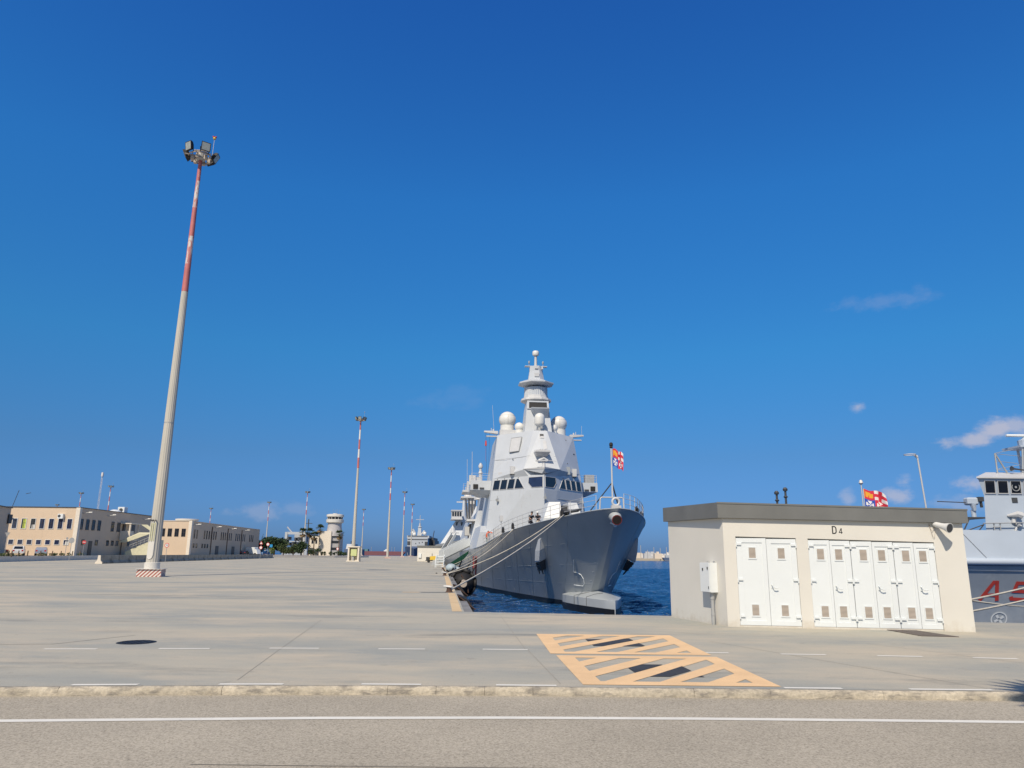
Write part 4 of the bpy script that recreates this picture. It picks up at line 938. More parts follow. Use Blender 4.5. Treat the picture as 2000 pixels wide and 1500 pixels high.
M_air = None

# ------------------------------------------------------------------ flags
def flag(nm, label, cat, loc, rz, w, h, seed):
    n_u, n_v = 26, 18; q_ = MB(); cols = []
    def quarter(u, v):                     # 0 red 1 white 2 blue 3 gold
        if u < .5 and v > .5:              # gold winged beast on red
            a, b = u / .5, (v - .5) / .5
            if .18 < a < .86 and .22 < b < .80 and not (.38 < a < .5 and b < .4) and not (a > .62 and b > .66): return 3
            return 0 if a > .1 else 3
        if u >= .5 and v > .5:             # red cross on white
            a, b = (u - .5) / .5, (v - .5) / .5
            return 0 if abs(a - .5) < .13 or abs(b - .5) < .13 else 1
        a, b = (u / .5 if u < .5 else (u - .5) / .5) - .5, v / .5 - .5
        r_ = max(abs(a), abs(b)); mn = min(abs(a), abs(b))
        cross = r_ < .38 and mn < .06 + .36 * r_ and mn < r_ * .62
        return (1 if cross else 2) if u < .5 else (1 if cross else 0)
    P = lambda i, j: (lambda u, v: (u * w * .96, .11 * math.sin(u * 7.5 + v * 2.2 + seed) * u * w + .05 * math.sin(u * 15 + v * 5) * u, v * h - .28 * u * u * h + .05 * math.sin(u * 9 + seed) * h))(i / n_u, j / n_v)
    for i in range(n_u):
        for j in range(n_v): q_.poly([P(i, j), P(i + 1, j), P(i + 1, j + 1), P(i, j + 1)], quarter((i + .5) / n_u, (j + .5) / n_v))
    o_ = q_.build(nm, FM); o_.location = loc; o_.rotation_euler = (0, 0, rz)
    return tag(o_, label, cat)
FM = [mat('flag_red', (.62, .03, .06), .8), mat('flag_white', (.78, .76, .74), .8), mat('flag_blue', (.03, .09, .42), .8), mat('flag_gold', (.75, .36, .03), .8)]
def ws(x, y, z): return tuple(WS.matrix_basis @ Vector((x, y, z)))
bpy.context.view_layer.update()
flag('naval_flag', 'square four quartered naval flag on the bow staff of the large warship', 'flag', ws(.06, -.4, 8.1), .12, .86, 1.32, 0)
flag('naval_flag', 'four quartered naval flag half hidden behind the utility hut roof', 'flag', (15.42, 32, 3.72), -.1, .95, .82, 2.0)
q = MB(); q.tube([(0, 0, .35), (0, 0, -.35)], [.10, .16], 6); q.tube([(0, 0, 1.0), (0, 0, -2.5)], .01, 4)
o = q.build('red_pennant', M['red']); o.location = ws(-6.72, 46, 16.6); tag(o, 'small red pennant hanging from the yard of the large warship', 'pennant')

# ------------------------------------------------------------------ people on the forecastle
SKIN = mat('skin', (.42, .25, .17), .6); NAVY = mat('navy_cloth', (.018, .020, .032), .8); PALE = mat('pale_cloth', (.45, .43, .40), .8); GREENC = mat('green_cloth', (.05, .12, .10), .8); HAIR = mat('dark_hair', (.02, .015, .012), .7); WHC = mat('white_cap', (.7, .7, .68), .7)
def skin_body(nm, nodes, edges, parent, m_, lv=1):
    me = bpy.data.meshes.new(nm); me.materials.append(m_)
    bm = bmesh.new(); lay = bm.verts.layers.skin.verify(); vs = []
    for i, (p, r_) in enumerate(nodes):
        v = bm.verts.new(p); v[lay].radius = (r_, r_); v[lay].use_root = (i == 0); vs.append(v)
    for a, b in edges: bm.edges.new((vs[a], vs[b]))
    bm.to_mesh(me); bm.free()
    o_ = bpy.data.objects.new(nm, me); COL.objects.link(o_); o_.parent = parent
    sk = o_.modifiers.new('skin', 'SKIN'); sk.use_smooth_shade = True
    sb = o_.modifiers.new('sub', 'SUBSURF'); sb.levels = lv; sb.render_levels = lv
    return o_
def person(label, loc, rz, shirt, trousers, cap, arms, kneel=False):
    t_ = thing('person', label, 'person', loc, rz)
    (le, lh), (re, rh) = arms
    nodes = [((0, 0, .95), .13), ((0, 0, 1.15), .125), ((0, 0, 1.38), .15), ((0, 0, 1.50), .06), ((0, -.01, 1.58), .075), ((0, -.015, 1.68), .10), ((0, 0, 1.74), .085),
             ((-.19, 0, 1.42), .06), (le, .045), (lh, .035), ((.19, 0, 1.42), .06), (re, .045), (rh, .035),
             ((-.10, 0, .90), .09), ((-.11, -.02, .50), .06), ((-.11, .02, .09), .045), ((-.11, -.12, .04), .035), ((.10, 0, .90), .09), ((.11, -.02, .50), .06), ((.11, .02, .09), .045), ((.11, -.12, .04), .035)]
    if kneel:                                 # kneeling on both knees, trunk leaning forward, hands working at the deck edge
        kp = [(0, .12, .44), (0, .06, .64), (0, -.06, .86), (0, -.10, .98), (0, -.13, 1.05), (0, -.16, 1.15), (0, -.14, 1.21),
              (-.19, -.07, .90), (-.27, -.18, .68), (-.16, -.36, .56), (.19, -.07, .90), (.27, -.18, .68), (.15, -.38, .60),
              (-.10, .08, .40), (-.13, -.26, .12), (-.12, .16, .07), (-.12, .30, .05), (.10, .08, .40), (.13, -.26, .12), (.12, .16, .07), (.12, .30, .05)]
        nodes = [(p_, n_[1]) for p_, n_ in zip(kp, nodes)]
    edges = [(0, 1), (1, 2), (2, 3), (3, 4), (4, 5), (5, 6), (2, 7), (7, 8), (8, 9), (2, 10), (10, 11), (11, 12), (0, 13), (13, 14), (14, 15), (15, 16), (0, 17), (17, 18), (18, 19), (19, 20)]
    skin_body('body', nodes, edges, t_, SKIN)
    sh_ = [((0, 0, .96), .15), ((0, 0, 1.15), .145), ((0, 0, 1.38), .17), ((0, 0, 1.46), .09), ((-.20, 0, 1.42), .085), (tuple(Vector((-.20, 0, 1.42)).lerp(Vector(le), .8)), .065), ((.20, 0, 1.42), .085), (tuple(Vector((.20, 0, 1.42)).lerp(Vector(re), .8)), .065)]
    if kneel: sh_ = [(p_, n_[1]) for p_, n_ in zip([(0, .11, .47), (0, .06, .64), (0, -.06, .86), (0, -.09, .94), (-.20, -.07, .90), (-.26, -.16, .72), (.20, -.07, .90), (.26, -.16, .72)], sh_)]
    skin_body('shirt', sh_, [(0, 1), (1, 2), (2, 3), (2, 4), (4, 5), (2, 6), (6, 7)], t_, shirt)
    tr = [((0, 0, .97), .155), ((-.10, 0, .88), .11), ((-.11, -.02, .50), .08), ((-.11, .02, .12), .07), ((.10, 0, .88), .11), ((.11, -.02, .50), .08), ((.11, .02, .12), .07)]
    if kneel: tr = [(p_, n_[1]) for p_, n_ in zip([(0, .12, .46), (-.10, .06, .39), (-.13, -.26, .13), (-.12, .14, .08), (.10, .06, .39), (.13, -.26, .13), (.12, .14, .08)], tr)]
    skin_body('trousers', tr, [(0, 1), (1, 2), (2, 3), (0, 4), (4, 5), (5, 6)], t_, trousers)
    h_ = MB(); h_.sphere((0, .0, 1.72), .118, 12, 6, z0=-.1); h_.loft([[(-.09, -.10, 1.725), (.09, -.10, 1.725), (.06, -.19, 1.715), (-.06, -.19, 1.715)], [(-.09, -.10, 1.735), (.09, -.10, 1.735), (.06, -.19, 1.722), (-.06, -.19, 1.722)]]); cp_ = h_.build('cap', cap, t_, smooth=60)
    if kneel: cp_.location = (0, -.15, -.53)
    return t_
rzs = WS.rotation_euler.z
person('person in black shirt kneeling at the warship bow rail', ws(-4.72, 10.8, 4.06), rzs + .5, NAVY, NAVY, HAIR, (((-.27, .02, 1.17), (-.20, -.18, 1.05)), ((.27, .02, 1.17), (.20, -.18, 1.05))), True)
person('person in dark top and pale cap kneeling beside the black shirted person', ws(-4.05, 11.1, 4.06), rzs - .4, NAVY, PALE, WHC, (((-.26, .04, 1.18), (-.24, .0, .93)), ((.26, .04, 1.18), (.22, -.2, 1.1))), True)
person('person in green overalls pointing along the deck beside the orange lifebuoy', ws(-7.0, 33.4, 2.5), rzs + .2, GREENC, GREENC, GREENC, (((-.27, .02, 1.17), (-.25, .0, .93)), ((.46, -.02, 1.44), (.74, -.05, 1.46))))

# ------------------------------------------------------------------ high masts
def pole_verts(mb_, r_b, r_t, z0, z1, n, mi=0):
    mb_.loft([[(r_b * math.cos(2 * math.pi * k / n), r_b * math.sin(2 * math.pi * k / n), z0) for k in range(n)], [(r_t * math.cos(2 * math.pi * k / n), r_t * math.sin(2 * math.pi * k / n), z1) for k in range(n)]], mi)
def rad(z): return .40 - (.40 - .125) * z / 29.4
def flute(z0, z1, mi, mb_, n=16):
    def rg(z):
        o_ = []
        for k in range(n * 2):
            r_ = rad(z) * (1.0 if k % 2 else .955); a = math.pi * k / n
            o_.append((r_ * math.cos(a), r_ * math.sin(a), z))
        return o_
    mb_.loft([rg(z0), rg(z1)], mi)
HM = thing('floodlight_mast', 'tallest nearest red and white topped floodlight mast on a striped block', 'floodlight mast', (-23.1, 48.4, 0), .25, 'floodlight masts'); HM.scale = (1, 1, 1.012)
mb = MB(); flute(.5, 19.15, 0, mb); shaft = mb.build('shaft', M['concrete_pole'], HM)
mb = MB(); mb.loft([[(rad(9.9) * 1.02 * math.cos(k / 16 * 6.2832), rad(9.9) * 1.02 * math.sin(k / 16 * 6.2832), z) for k in range(16)] for z in (9.88, 9.93)]); mb.build('shaft_joint', M['steel'], HM)
for (z0, z1, m_) in ((19.15, 21.2, 'mast_red'), (21.2, 23.3, 'mast_peel'), (23.3, 25.5, 'mast_red'), (25.5, 27.6, 'mast_peel'), (27.6, 29.5, 'mast_red')):
    mb = MB(); mb.loft([[(rad(z) * math.cos(k / 16 * 6.2832), rad(z) * math.sin(k / 16 * 6.2832), z) for k in range(16)] for z in (z0, z1)]); mb.build('painted_band', M[m_], HM, smooth=30)
mb = MB(); mb.revolve([(.47, .44), (.47, .86), (.42, .88)], n=20); mb.build('collar', M['tower'], HM, smooth=30)
mb = MB(); mb.box(-.72, .72, -.72, .72, 0, .46); mb.build('base_block', M['stripe'], HM)
mb = MB(); mb.box(-.80, .80, -.80, .80, .462, .48); mb.build('base_cap', M['tower'], HM)
mb = MB(); rr_ = .415
PT = []
for (a, z) in ((-.21, 1.35), (-.15, 1.15), (0, 1.07), (.15, 1.15), (.21, 1.35), (.21, 3.4), (-.21, 3.4)): PT.append((a, z))
ang = -1.95
def cyl_pt(a, z, r_): th = ang + a / .4; return (r_ * math.cos(th), r_ * math.sin(th), z)
mb.loft([[cyl_pt(a, z, .385) for a, z in PT], [cyl_pt(a, z, .425) for a, z in PT]]); hd = mb.build('hatch_door', M['tower'], HM)
mb = MB()
for k in range(3): mb.loft([[cyl_pt(-.15 + .13 * k, 2.2, .426), cyl_pt(-.09 + .13 * k, 2.2, .426), cyl_pt(-.09 + .13 * k, 3.35, .426), cyl_pt(-.15 + .13 * k, 3.35, .426)], [cyl_pt(-.15 + .13 * k, 2.2, .432), cyl_pt(-.09 + .13 * k, 2.2, .432), cyl_pt(-.09 + .13 * k, 3.35, .432), cyl_pt(-.15 + .13 * k, 3.35, .432)]])
mb.build('hatch_rib', mat('pale_green_paint', (.45, .45, .28), .7), hd)
mb = MB()
for k in range(3): 
    mb.tube([cyl_pt(-.14 + .14 * k, 3.50, .40), cyl_pt(-.14 + .14 * k, 3.50, .50)], .045, 8)
mb.build('hatch_lock', M['dark'], HM)
# head frame
mb = MB(); mb.revolve([(.16, 29.25), (.34, 29.35), (.34, 29.75), (.16, 29.85)], n=12); mb.build('head_hub', M['steel'], HM)
mb = MB()
mb.tube([(.85 * math.cos(k / 24 * 6.2832), .85 * math.sin(k / 24 * 6.2832), 29.5) for k in range(25)], .05, 6)
mb.tube([(.6 * math.cos(k / 24 * 6.2832), .6 * math.sin(k / 24 * 6.2832), 29.75) for k in range(25)], .04, 6)
for k in range(6):
    a = k * math.pi / 3 + .3; mb.tube([(.2 * math.cos(a), .2 * math.sin(a), 29.6), (1.1 * math.cos(a), 1.1 * math.sin(a), 29.5)], .04, 6)
    mb.box(.55 * math.cos(a) - .12, .55 * math.cos(a) + .12, .55 * math.sin(a) - .12, .55 * math.sin(a) + .12, 29.2, 29.48)
mb.build('head_ring', M['vent'], HM)
def floodlight(parent, a, R_, z, tilt, sz=.33):
    ca, sa = math.cos(a), math.sin(a); o_ = Vector((R_ * ca, R_ * sa, z)); d = Vector((ca * math.cos(tilt), sa * math.cos(tilt), math.sin(tilt))); s_ = Vector((-sa, ca, 0)); u_ = s_.cross(d) * -1
    if u_.z < 0: u_ = -u_
    b_ = MB(); q4 = lambda c, k: [c + s_ * k + u_ * k, c - s_ * k + u_ * k, c - s_ * k - u_ * k, c + s_ * k - u_ * k]
    b_.loft([q4(o_ - d * .26, sz * .45), q4(o_ - d * .1, sz * .85), q4(o_ + d * .1, sz)])
    b_.tube([o_ - u_ * sz * .2 - s_ * sz * 1.05, Vector((R_ * .8 * ca, R_ * .8 * sa, 29.5)) - s_ * sz * .8], .03, 5); b_.tube([o_ - u_ * sz * .2 + s_ * sz * 1.05, Vector((R_ * .8 * ca, R_ * .8 * sa, 29.5)) + s_ * sz * .8], .03, 5)
    f_ = b_.build('floodlight', M['black'], parent)
    b_ = MB(); b_.loft([q4(o_ + d * .101, sz * .84), q4(o_ + d * .106, sz * .84)]); b_.build('floodlight_glass', M['lamp_glass'], f_)
for (a, z, tl) in ((-2.35, 29.9, -.15), (-1.15, 29.9, -.15), (-.1, 29.55, -.5), (.9, 29.7, -.4), (2.1, 29.8, -.4), (3.05, 29.6, -.4)): floodlight(HM, a, 1.02, z, tl)
mb = MB(); mb.tube([(.75, 0, 29.5), (.78, 0, 31.1)], .018, 5); mb.build('light_rod', M['steel'], HM)
mb = MB(); mb.revolve([(.08, 0), (.11, .03), (.10, .14)], (.78, 0, 31.1), 10); bl = mb.build('obstruction_light', M['yellow'], HM)
mb = MB(); mb.sphere((.70, 0, 31.30), .075, 10, 6); mb.sphere((.86, 0, 31.30), .075, 10, 6); mb.build('obstruction_lens', mat('red_lens', (.45, .03, .03), .3), bl)

# simpler copies further off, sharing meshes
FMm = thing('floodlight_mast', 'second floodlight mast, behind the white framed cabinet in the middle distance', 'floodlight mast', (-32.5, 154.4, 0), 0, 'floodlight masts')
mb = MB(); pole_verts(mb, .42, .21, 0, 19.2, 12); mb.build('shaft', M['concrete_pole'], FMm, smooth=40)
for (z0, z1, m_) in ((19.2, 21.4, 'mast_red'), (21.4, 23.2, 'mast_white'), (23.2, 25.3, 'mast_red'), (25.3, 27.4, 'mast_white'), (27.4, 29.5, 'mast_red')):
    mb = MB(); pole_verts(mb, rad(z0) + .02, rad(z1) + .02, z0, z1, 12); mb.build('painted_band', M[m_], FMm, smooth=40)
mb = MB(); mb.box(-.9, .9, -.9, .9, 0, .5); mb.build('base_block', M['stripe'], FMm)
mb = MB(); mb.tube([(.9 * math.cos(k / 16 * 6.2832), .9 * math.sin(k / 16 * 6.2832), 29.55) for k in range(17)], .09, 6); mb.revolve([(.16, 29.2), (.4, 29.3), (.4, 29.8)], n=10)
for k in range(6): a = k * math.pi / 3; mb.tube([(0, 0, 29.55), (.95 * math.cos(a), .95 * math.sin(a), 29.55)], .06, 5)
mb.build('head_ring', M['vent'], FMm)
for a in (-2.5, -1.57, -.6, .5, 1.6, 2.7): floodlight(FMm, a, 1.05, 29.8, -.3, .36)
mb = MB(); mb.tube([(.75, 0, 29.5), (.75, 0, 31.2)], .02, 5); mb.sphere((.75, 0, 31.25), .12, 8, 5); mb.build('light_rod', M['steel'], FMm)
for (x, y, lb) in ((-40.7, 247.8, 'third floodlight mast, standing alone on the open quay left of the far warship'), (-49.8, 344.5, 'floodlight mast in front of the left edge of the distant warship'), (-57.5, 431.3, 'floodlight mast in front of the middle of the distant warship'), (-97.1, 350.4, 'floodlight mast rising behind the leftmost palm tree'), (-140, 426.5, 'floodlight mast rising behind the round dark tree'), (-97, 487, 'thin distant floodlight mast just right of the second mast'), (-200.7, 494, 'distant floodlight mast above the far end of the second sand building'), (-180.5, 330.5, 'floodlight mast above the shaded wall of the first sand building'), (-217.5, 371.6, 'floodlight mast above the pale corner of the first sand building'), (-290.8, 472.4, 'lone floodlight head just showing over the roof of the first sand building')):
    dup(FMm, (x, y, .0), rnd.uniform(0, 1), lb)

# cabinet beside the second mast
CB = thing('cabinet_shelter', 'white concrete shelter with green panel beside the second floodlight mast', 'cabinet', (-30.6, 146.5, 0), -.15)
q = MB(); q.box(-1.15, -.85, -.5, .6, 0, 2.7); q.box(.85, 1.15, -.5, .6, 0, 2.7); q.box(-1.3, 1.3, -.6, .7, 2.7, 2.9); q.box(-.85, .85, .4, .6, 0, 2.7); q.box(-1.3, 1.3, -.7, -.5, 0, .18); q.build('frame', M['btrim'], CB)
q = MB(); q.rbox(-.6, .6, -.3, .38, 1.05, 2.35, .03); q.build('panel', mat('pale_green_panel', (.50, .55, .26), .6), CB)
q = MB(); q.box(-.35, .0, -.1, .3, .18, 1.04); q.build('meter', M['steel'], CB)

# ------------------------------------------------------------------ mooring gear
BO = thing('bollard', 'nearest white capped bollard on the quay edge', 'bollard', (edge_x(32.4) - .30, 32.4, 0), -.09, 'bollards along the quay edge')
q = MB(); q.revolve([(.17, 0), (.16, .02), (.12, .05), (.10, .17), (.12, .20)], n=16); q.build('stem', M['rust'], BO, smooth=40)
q = MB()
prof = [(-.25, .255, .03), (-.23, .26, .055), (-.15, .25, .075), (0, .235, .10), (.10, .225, .09), (.14, .215, .05)]
q.loft([[(x_, .13 * (h_ / .11) * math.cos(t_ * math.pi / 5), z_ + h_ * .55 * math.sin(t_ * math.pi / 5)) for t_ in range(10)] for x_, z_, h_ in prof]); q.build('cap', M['dome'], BO, smooth=50)
dup(BO, (edge_x(57.2) - .32, 57.2, 0), -.09, 'second white capped bollard from the viewer along the quay edge')
dup(BO, (edge_x(80.5) - .35, 80.5, 0), -.09, 'third white capped bollard from the viewer, under the gangway foot')
def rope(label, a, b, sag, r=.035):
    a, b = Vector(a), Vector(b); q_ = MB(); n = 18
    q_.tube([a.lerp(b, i / n) - Vector((0, 0, sag * 4 * (i / n) * (1 - i / n))) for i in range(n + 1)], r, 6)
    return tag(q_.build('mooring_rope', M['rope'], smooth=60), label, 'rope', 'mooring ropes of the warship')
f1 = hull_pt(4.6, 1); f2 = hull_pt(15.6, 1); f3 = hull_pt(19.3, 1)
W1, W2, W3 = ws(-f1[0] - .02, f1[1], f1[2] + .18), ws(-f2[0] - .02, f2[1], f2[2] + .18), ws(-f3[0] - .02, f3[1], f3[2] + .18)
b1 = (edge_x(32.4) - .22, 32.4, .12); b2 = (edge_x(57.2) - .2, 57.2, .13); b3 = (edge_x(80.5) - .2, 80.5, .14)
rope('pale mooring rope from the warship bow to the nearest bollard, lower of its pair', W1, b1, .30)
rope('pale mooring rope from the warship bow to the second bollard, upper of its pair', (W1[0] - .1, W1[1] + .3, W1[2]), b2, .55)
rope('pale mooring rope from the warship side rail to the second bollard', W2, (b2[0] + .1, b2[1] + .1, b2[2] + .06), .5)
rope('upper thin mooring rope running to the third bollard by the gangway', W3, b3, .4, .03)
rope('lower thin mooring rope running to the third bollard by the gangway', (W3[0] - .2, W3[1] + 2.0, W3[2] - .25), (b3[0] + .15, b3[1] + .2, b3[2]), .7, .03)
rope('short mooring rope looped over the nearest bollard and the quay edge', (edge_x(34) + .7, 35.5, -1.6), (b1[0], b1[1] + .1, b1[2] - .02), .15)
# fenders
FD = thing('ship_fender', 'big black cylinder fender wrapped in tyres between warship and quay', 'fender', (edge_x(67) + 1.35, 67, -.85), math.atan(.0945), 'fenders along the quay')
q = MB(); q.loft([[(r_ * math.cos(k / 24 * 6.2832), y_, r_ * math.sin(k / 24 * 6.2832)) for k in range(24)] for y_, r_ in ((-2.6, .4), (-2.3, .75), (-1.7, 1.0), (1.7, 1.0), (2.3, .75), (2.6, .4))]); q.build('body', M['black'], FD, smooth=40)
for k in range(3):
    for j in range(10):
        a = j / 10 * 6.2832; q = MB(); yc = -1.45 + 1.45 * k
        q.tube([Vector((math.cos(a) * 1.06, yc, math.sin(a) * 1.06)) + Vector((-math.sin(a), 0, math.cos(a))) * .34 * math.cos(t / 10 * 6.2832) + Vector((0, 1, 0)) * .42 * math.sin(t / 10 * 6.2832) for t in range(11)], .13, 6); q.build('tyre', M['black'], FD, smooth=60)
q = MB(); q.tube([(0, -2.62, 0), (0, -2.9, 0)], [.35, .30], 12); q.build('end_fitting', M['vent'], FD)
q = MB(); q.tube([(-.2, -2.5, .75), (.35, -2.55, -.1), (.45, -2.6, -.75)], .05, 6); q.build('chain', M['rust'], FD)
dup(FD, (edge_x(80) + 1.35, 80, -.9), math.atan(.0945), 'second big black tyre wrapped fender, further along beside the warship')
FW = thing('quay_fender', 'black half round rubber fender on the quay wall below the nearest bollard', 'fender', (edge_x(33.2) + .05, 33.2, -.9), math.atan(.0945), 'fenders along the quay')
q = MB(); q.loft([[(.75 * math.sin(k / 12 * math.pi), y_, .75 * math.cos(k / 12 * math.pi)) for k in range(13)] for y_ in (-.9, .9)]); q.build('rubber', M['black'], FW, smooth=40)
q = MB(); q.tube([(0, -.95, .8), (.8, -.95, .2)], .03, 5); q.build('chain', M['rust'], FW)
dup(FW, (edge_x(42) + .05, 42, -.8), math.atan(.0945), 'black half round rubber fender midway between the first two bollards')
dup(FW, (edge_x(23.8) + .1, 24.3, -1.55), math.atan(.0945), 'black half round rubber fender low in the inner quay corner')
# wall cap of the quay, steel edge
for (ya, yb) in ((21.75, 32.0), (32.9, 56.5), (58, 80), (81, 140)):
    q = MB(); q.prism(along(ya, yb, .0, .45), -.75, -.32); q.build('quay_ledge', M['quaywall'], quay)
PY = thing('mooring_post', 'short dark post with pale cap standing in the water of the quay corner', 'post', (1.25, 22.6, SEA))
q = MB(); q.tube([(0, 0, 0), (0, 0, 2.1)], .05, 8); q.build('post', M['dark'], PY); q = MB(); q.sphere((0, 0, 2.12), .08, 8, 5); q.build('post_cap', M['ship2'], PY)

# ------------------------------------------------------------------ gangways and clutter along the quay
GW = thing('gangway', 'broad white panelled gangway slanting up to the warship side', 'gangway', (edge_x(108) - .55, 108, 0), 0, 'gangways of the warship')
a, b = Vector((0, 0, .95)), Vector((3.6, 3.4, 2.9)); d = (b - a); sdv = Vector((d.y, -d.x, 0)).normalized()
q = MB(); w_ = .55
for o_ in (-1, 1):
    e = sdv * w_ * o_; q.loft([[a + e, a + e + sdv * .05, b + e + sdv * .05, b + e], [a + e + Vector((0, 0, 1.15)), a + e + sdv * .05 + Vector((0, 0, 1.15)), b + e + sdv * .05 + Vector((0, 0, 1.15)), b + e + Vector((0, 0, 1.15))]])
q.build('side_panel', M['white'], GW)
q = MB(); q.loft([[a - sdv * w_, a + sdv * w_, b + sdv * w_, b - sdv * w_], [p - Vector((0, 0, .22)) for p in (a - sdv * w_, a + sdv * w_, b + sdv * w_, b - sdv * w_)]]); q.build('walkway', M['steel'], GW)
q = MB()
for o_ in (-1, 1): q.tube([a + sdv * w_ * o_, Vector((a.x, a.y, 0)) + sdv * w_ * o_], .07, 6)
q.box(-1.3, -.2, -1.2, -.7, 0, .25); q.box(-1.2, -.2, -.9, -.5, .25, .5); q.box(-1.1, -.2, -.6, -.2, .5, .75); q.build('foot_steps', M['steel'], GW)
G2 = thing('gangway', 'narrow steep silver gangway behind the broad white gangway', 'gangway', (edge_x(140) - .4, 140, 0), 0, 'gangways of the warship')
a, b = Vector((0, 0, 1.2)), Vector((1.9, 4, 5.0)); q = MB()
for o_ in (-.4, .4): q.loft([[a + Vector((o_, 0, 0)), b + Vector((o_, 0, 0)), b + Vector((o_, 0, .9)), a + Vector((o_, 0, .9))], [a + Vector((o_ + .06, 0, 0)), b + Vector((o_ + .06, 0, 0)), b + Vector((o_ + .06, 0, .9)), a + Vector((o_ + .06, 0, .9))]])
q.build('side_panel', M['white'], G2); q = MB(); q.loft([[a + Vector((-.4, 0, -.1)), a + Vector((.4, 0, -.1)), b + Vector((.4, 0, -.1)), b + Vector((-.4, 0, -.1))], [a + Vector((-.4, 0, 0)), a + Vector((.4, 0, 0)), b + Vector((.4, 0, 0)), b + Vector((-.4, 0, 0))]]); q.box(-.5, .5, -.5, .1, 0, 1.15); q.build('walkway', M['dark'], G2)
ST = thing('boarding_steps', 'white framed boarding steps at the quay edge under the gangway', 'steps', (edge_x(92) - .75, 92, 0), 0)
for k in range(4):
    q = MB(); q.box(-.45 + .05 * k, .55, -.6 + .25 * k, -.25 + .25 * k, .28 + .33 * k, .36 + .33 * k); q.build('step', M['white'], ST)
q = MB()
for x_ in (-.45, .55): q.tube([(x_, -.6, .1), (x_, .5, 1.5)], .05, 6); q.tube([(x_, .5, 0), (x_, .5, 1.5)], .05, 6); q.tube([(x_, -.6, 0), (x_, -.6, 1.0)], .04, 6)
q.build('frame', M['white'], ST)
NT = thing('safety_net', 'green safety net slung under the broad white gangway', 'net', (edge_x(106) + .3, 106, .2))
q = MB()
for i in range(8):
    for j in range(5):
        P = lambda i_, j_: (.2 + 2.6 * i_ / 8, 4.5 * i_ / 8, 1.9 * i_ / 8 - .9 * (1 - j_ / 5) * (.4 + .6 * math.sin(i_ / 8 * 3.1)))
        q.poly([P(i, j), P(i + 1, j), P(i + 1, j + 1), P(i, j + 1)])
q.build('mesh', M['green_net'], NT, smooth=60)
WBg = thing('wrapped_bundle', 'pale blue wrapped bundle lying at the quay edge by the ropes', 'bundle', (edge_x(70) + .35, 70, .0))
q = MB(); q.sphere((0, 0, .35), .5, 10, 7, zs=.8); q.sphere((.5, .4, .2), .4, 10, 7, zs=.7); q.build('wrapping', mat('pale_blue_sheet', (.38, .47, .52), .6, var=.2), WBg, smooth=60)
PK = thing('hose_pile', 'heap of dark hoses and cables hanging over the quay edge', 'hoses', (edge_x(68) + .3, 68, 0))
q = MB(); r3 = random.Random(5)
for k in range(14):
    a = Vector((r3.uniform(-.8, .3), r3.uniform(-6, 10), r3.uniform(0, .25))); b = a + Vector((r3.uniform(.5, 1.6), r3.uniform(-3, 3), r3.uniform(-.9, .9)))
    q.tube([a.lerp(b, i / 6) - Vector((0, 0, .8 * math.sin(i / 6 * 3.1416))) for i in range(7)], .07, 5)
q.build('hose', M['black'], PK, smooth=60)
TR = thing('yellow_compressor', 'yellow wheeled machine parked before the small white hut', 'machine', (-14.6, 140, 0), .2)
q = MB(); q.loft([[(-.5, -.7, .5), (.8, -.7, .5), (.8, .7, .5), (-.5, .7, .5)], [(-.4, -.6, 1.15), (.7, -.6, 1.25), (.7, .6, 1.25), (-.4, .6, 1.15)]]); q.tube([(.7, -.3, 1.2), (1.0, -.3, .9)], .1, 6); q.build('body', M['yellow'], TR)
q = MB(); q.box(-1.2, 1.1, -.6, .6, .32, .5); q.box(-1.1, -.55, -.5, .5, .5, 1.05); q.build('chassis', M['dark'], TR)
for x_ in (-.7, .7): 
    q = MB(); q.tube([(x_, -.8, .27), (x_, -.62, .27)], .27, 12); q.build('wheel', M['black'], TR)
GN = thing('generator', 'pale blue grey generator box at the right end of the small white hut', 'generator', (-11.9, 128, 0), .1)
q = MB(); q.rbox(-.75, .75, -.6, .6, .25, 1.35, .05); q.build('housing', mat('blue_grey_paint', (.33, .40, .44), .5), GN); q = MB(); q.box(-.7, -.5, -.5, .5, 0, .25); q.box(.5, .7, -.5, .5, 0, .25); q.build('skid', M['dark'], GN)

# second hut in the distance
S2 = thing('small_hut', 'small white flat roofed hut far down the quay edge', 'hut', (-20.2, 162.5, 0), -.05)
q = MB(); q.box(0, 5.1, 0, 3.2, 0, 2.95); q.build('wall', M['wall'], S2)
q = MB(); q.box(-.12, 5.22, -.12, 3.32, 2.955, 3.35); q.build('roof_fascia', M['fascia'], S2)
q = MB(); q.rbox(.3, .9, -.25, -.003, .75, 1.7, .02); q.build('meter_box', M['white'], S2)
q = MB(); q.box(3.2, 3.3, -.05, -.003, .1, 1.7); q.build('pipe', M['dark'], S2)

# ------------------------------------------------------------------ concrete barrier and traffic signs
JB = MB(); A, B_ = Vector((-50.95, 92.8)), Vector((-67.0, 210.6)); d = (B_ - A).normalized(); n = Vector((-d.y, d.x))
pr = [(-.42, 0), (-.42, .16), (-.20, .40), (-.14, 1.02), (.14, 1.02), (.20, .40), (.42, .16), (.42, 0)]
bar = thing('concrete_barrier', 'long low weathered concrete barrier along the left of the quay', 'barrier', (A.x, A.y, 0), math.atan2(d.y, d.x))
L_ = (B_ - A).length; k = int(L_ / 6); src = None
for i in range(k):
    if src is None:
        q = MB(); q.loft([[(x_, y_, z_) for y_, z_ in pr] for x_ in (.012, L_ / k - .012)]); src = q.build('barrier_block', M['barrier'], bar)
    else: inst(src, bar, (L_ / k * i, 0, 0))
q = MB(); q.loft([[(-.006, y_, z_) for y_, z_ in pr], [(.010, y_, z_) for y_, z_ in pr]]); q.build('end_face', M['btrim'], bar)
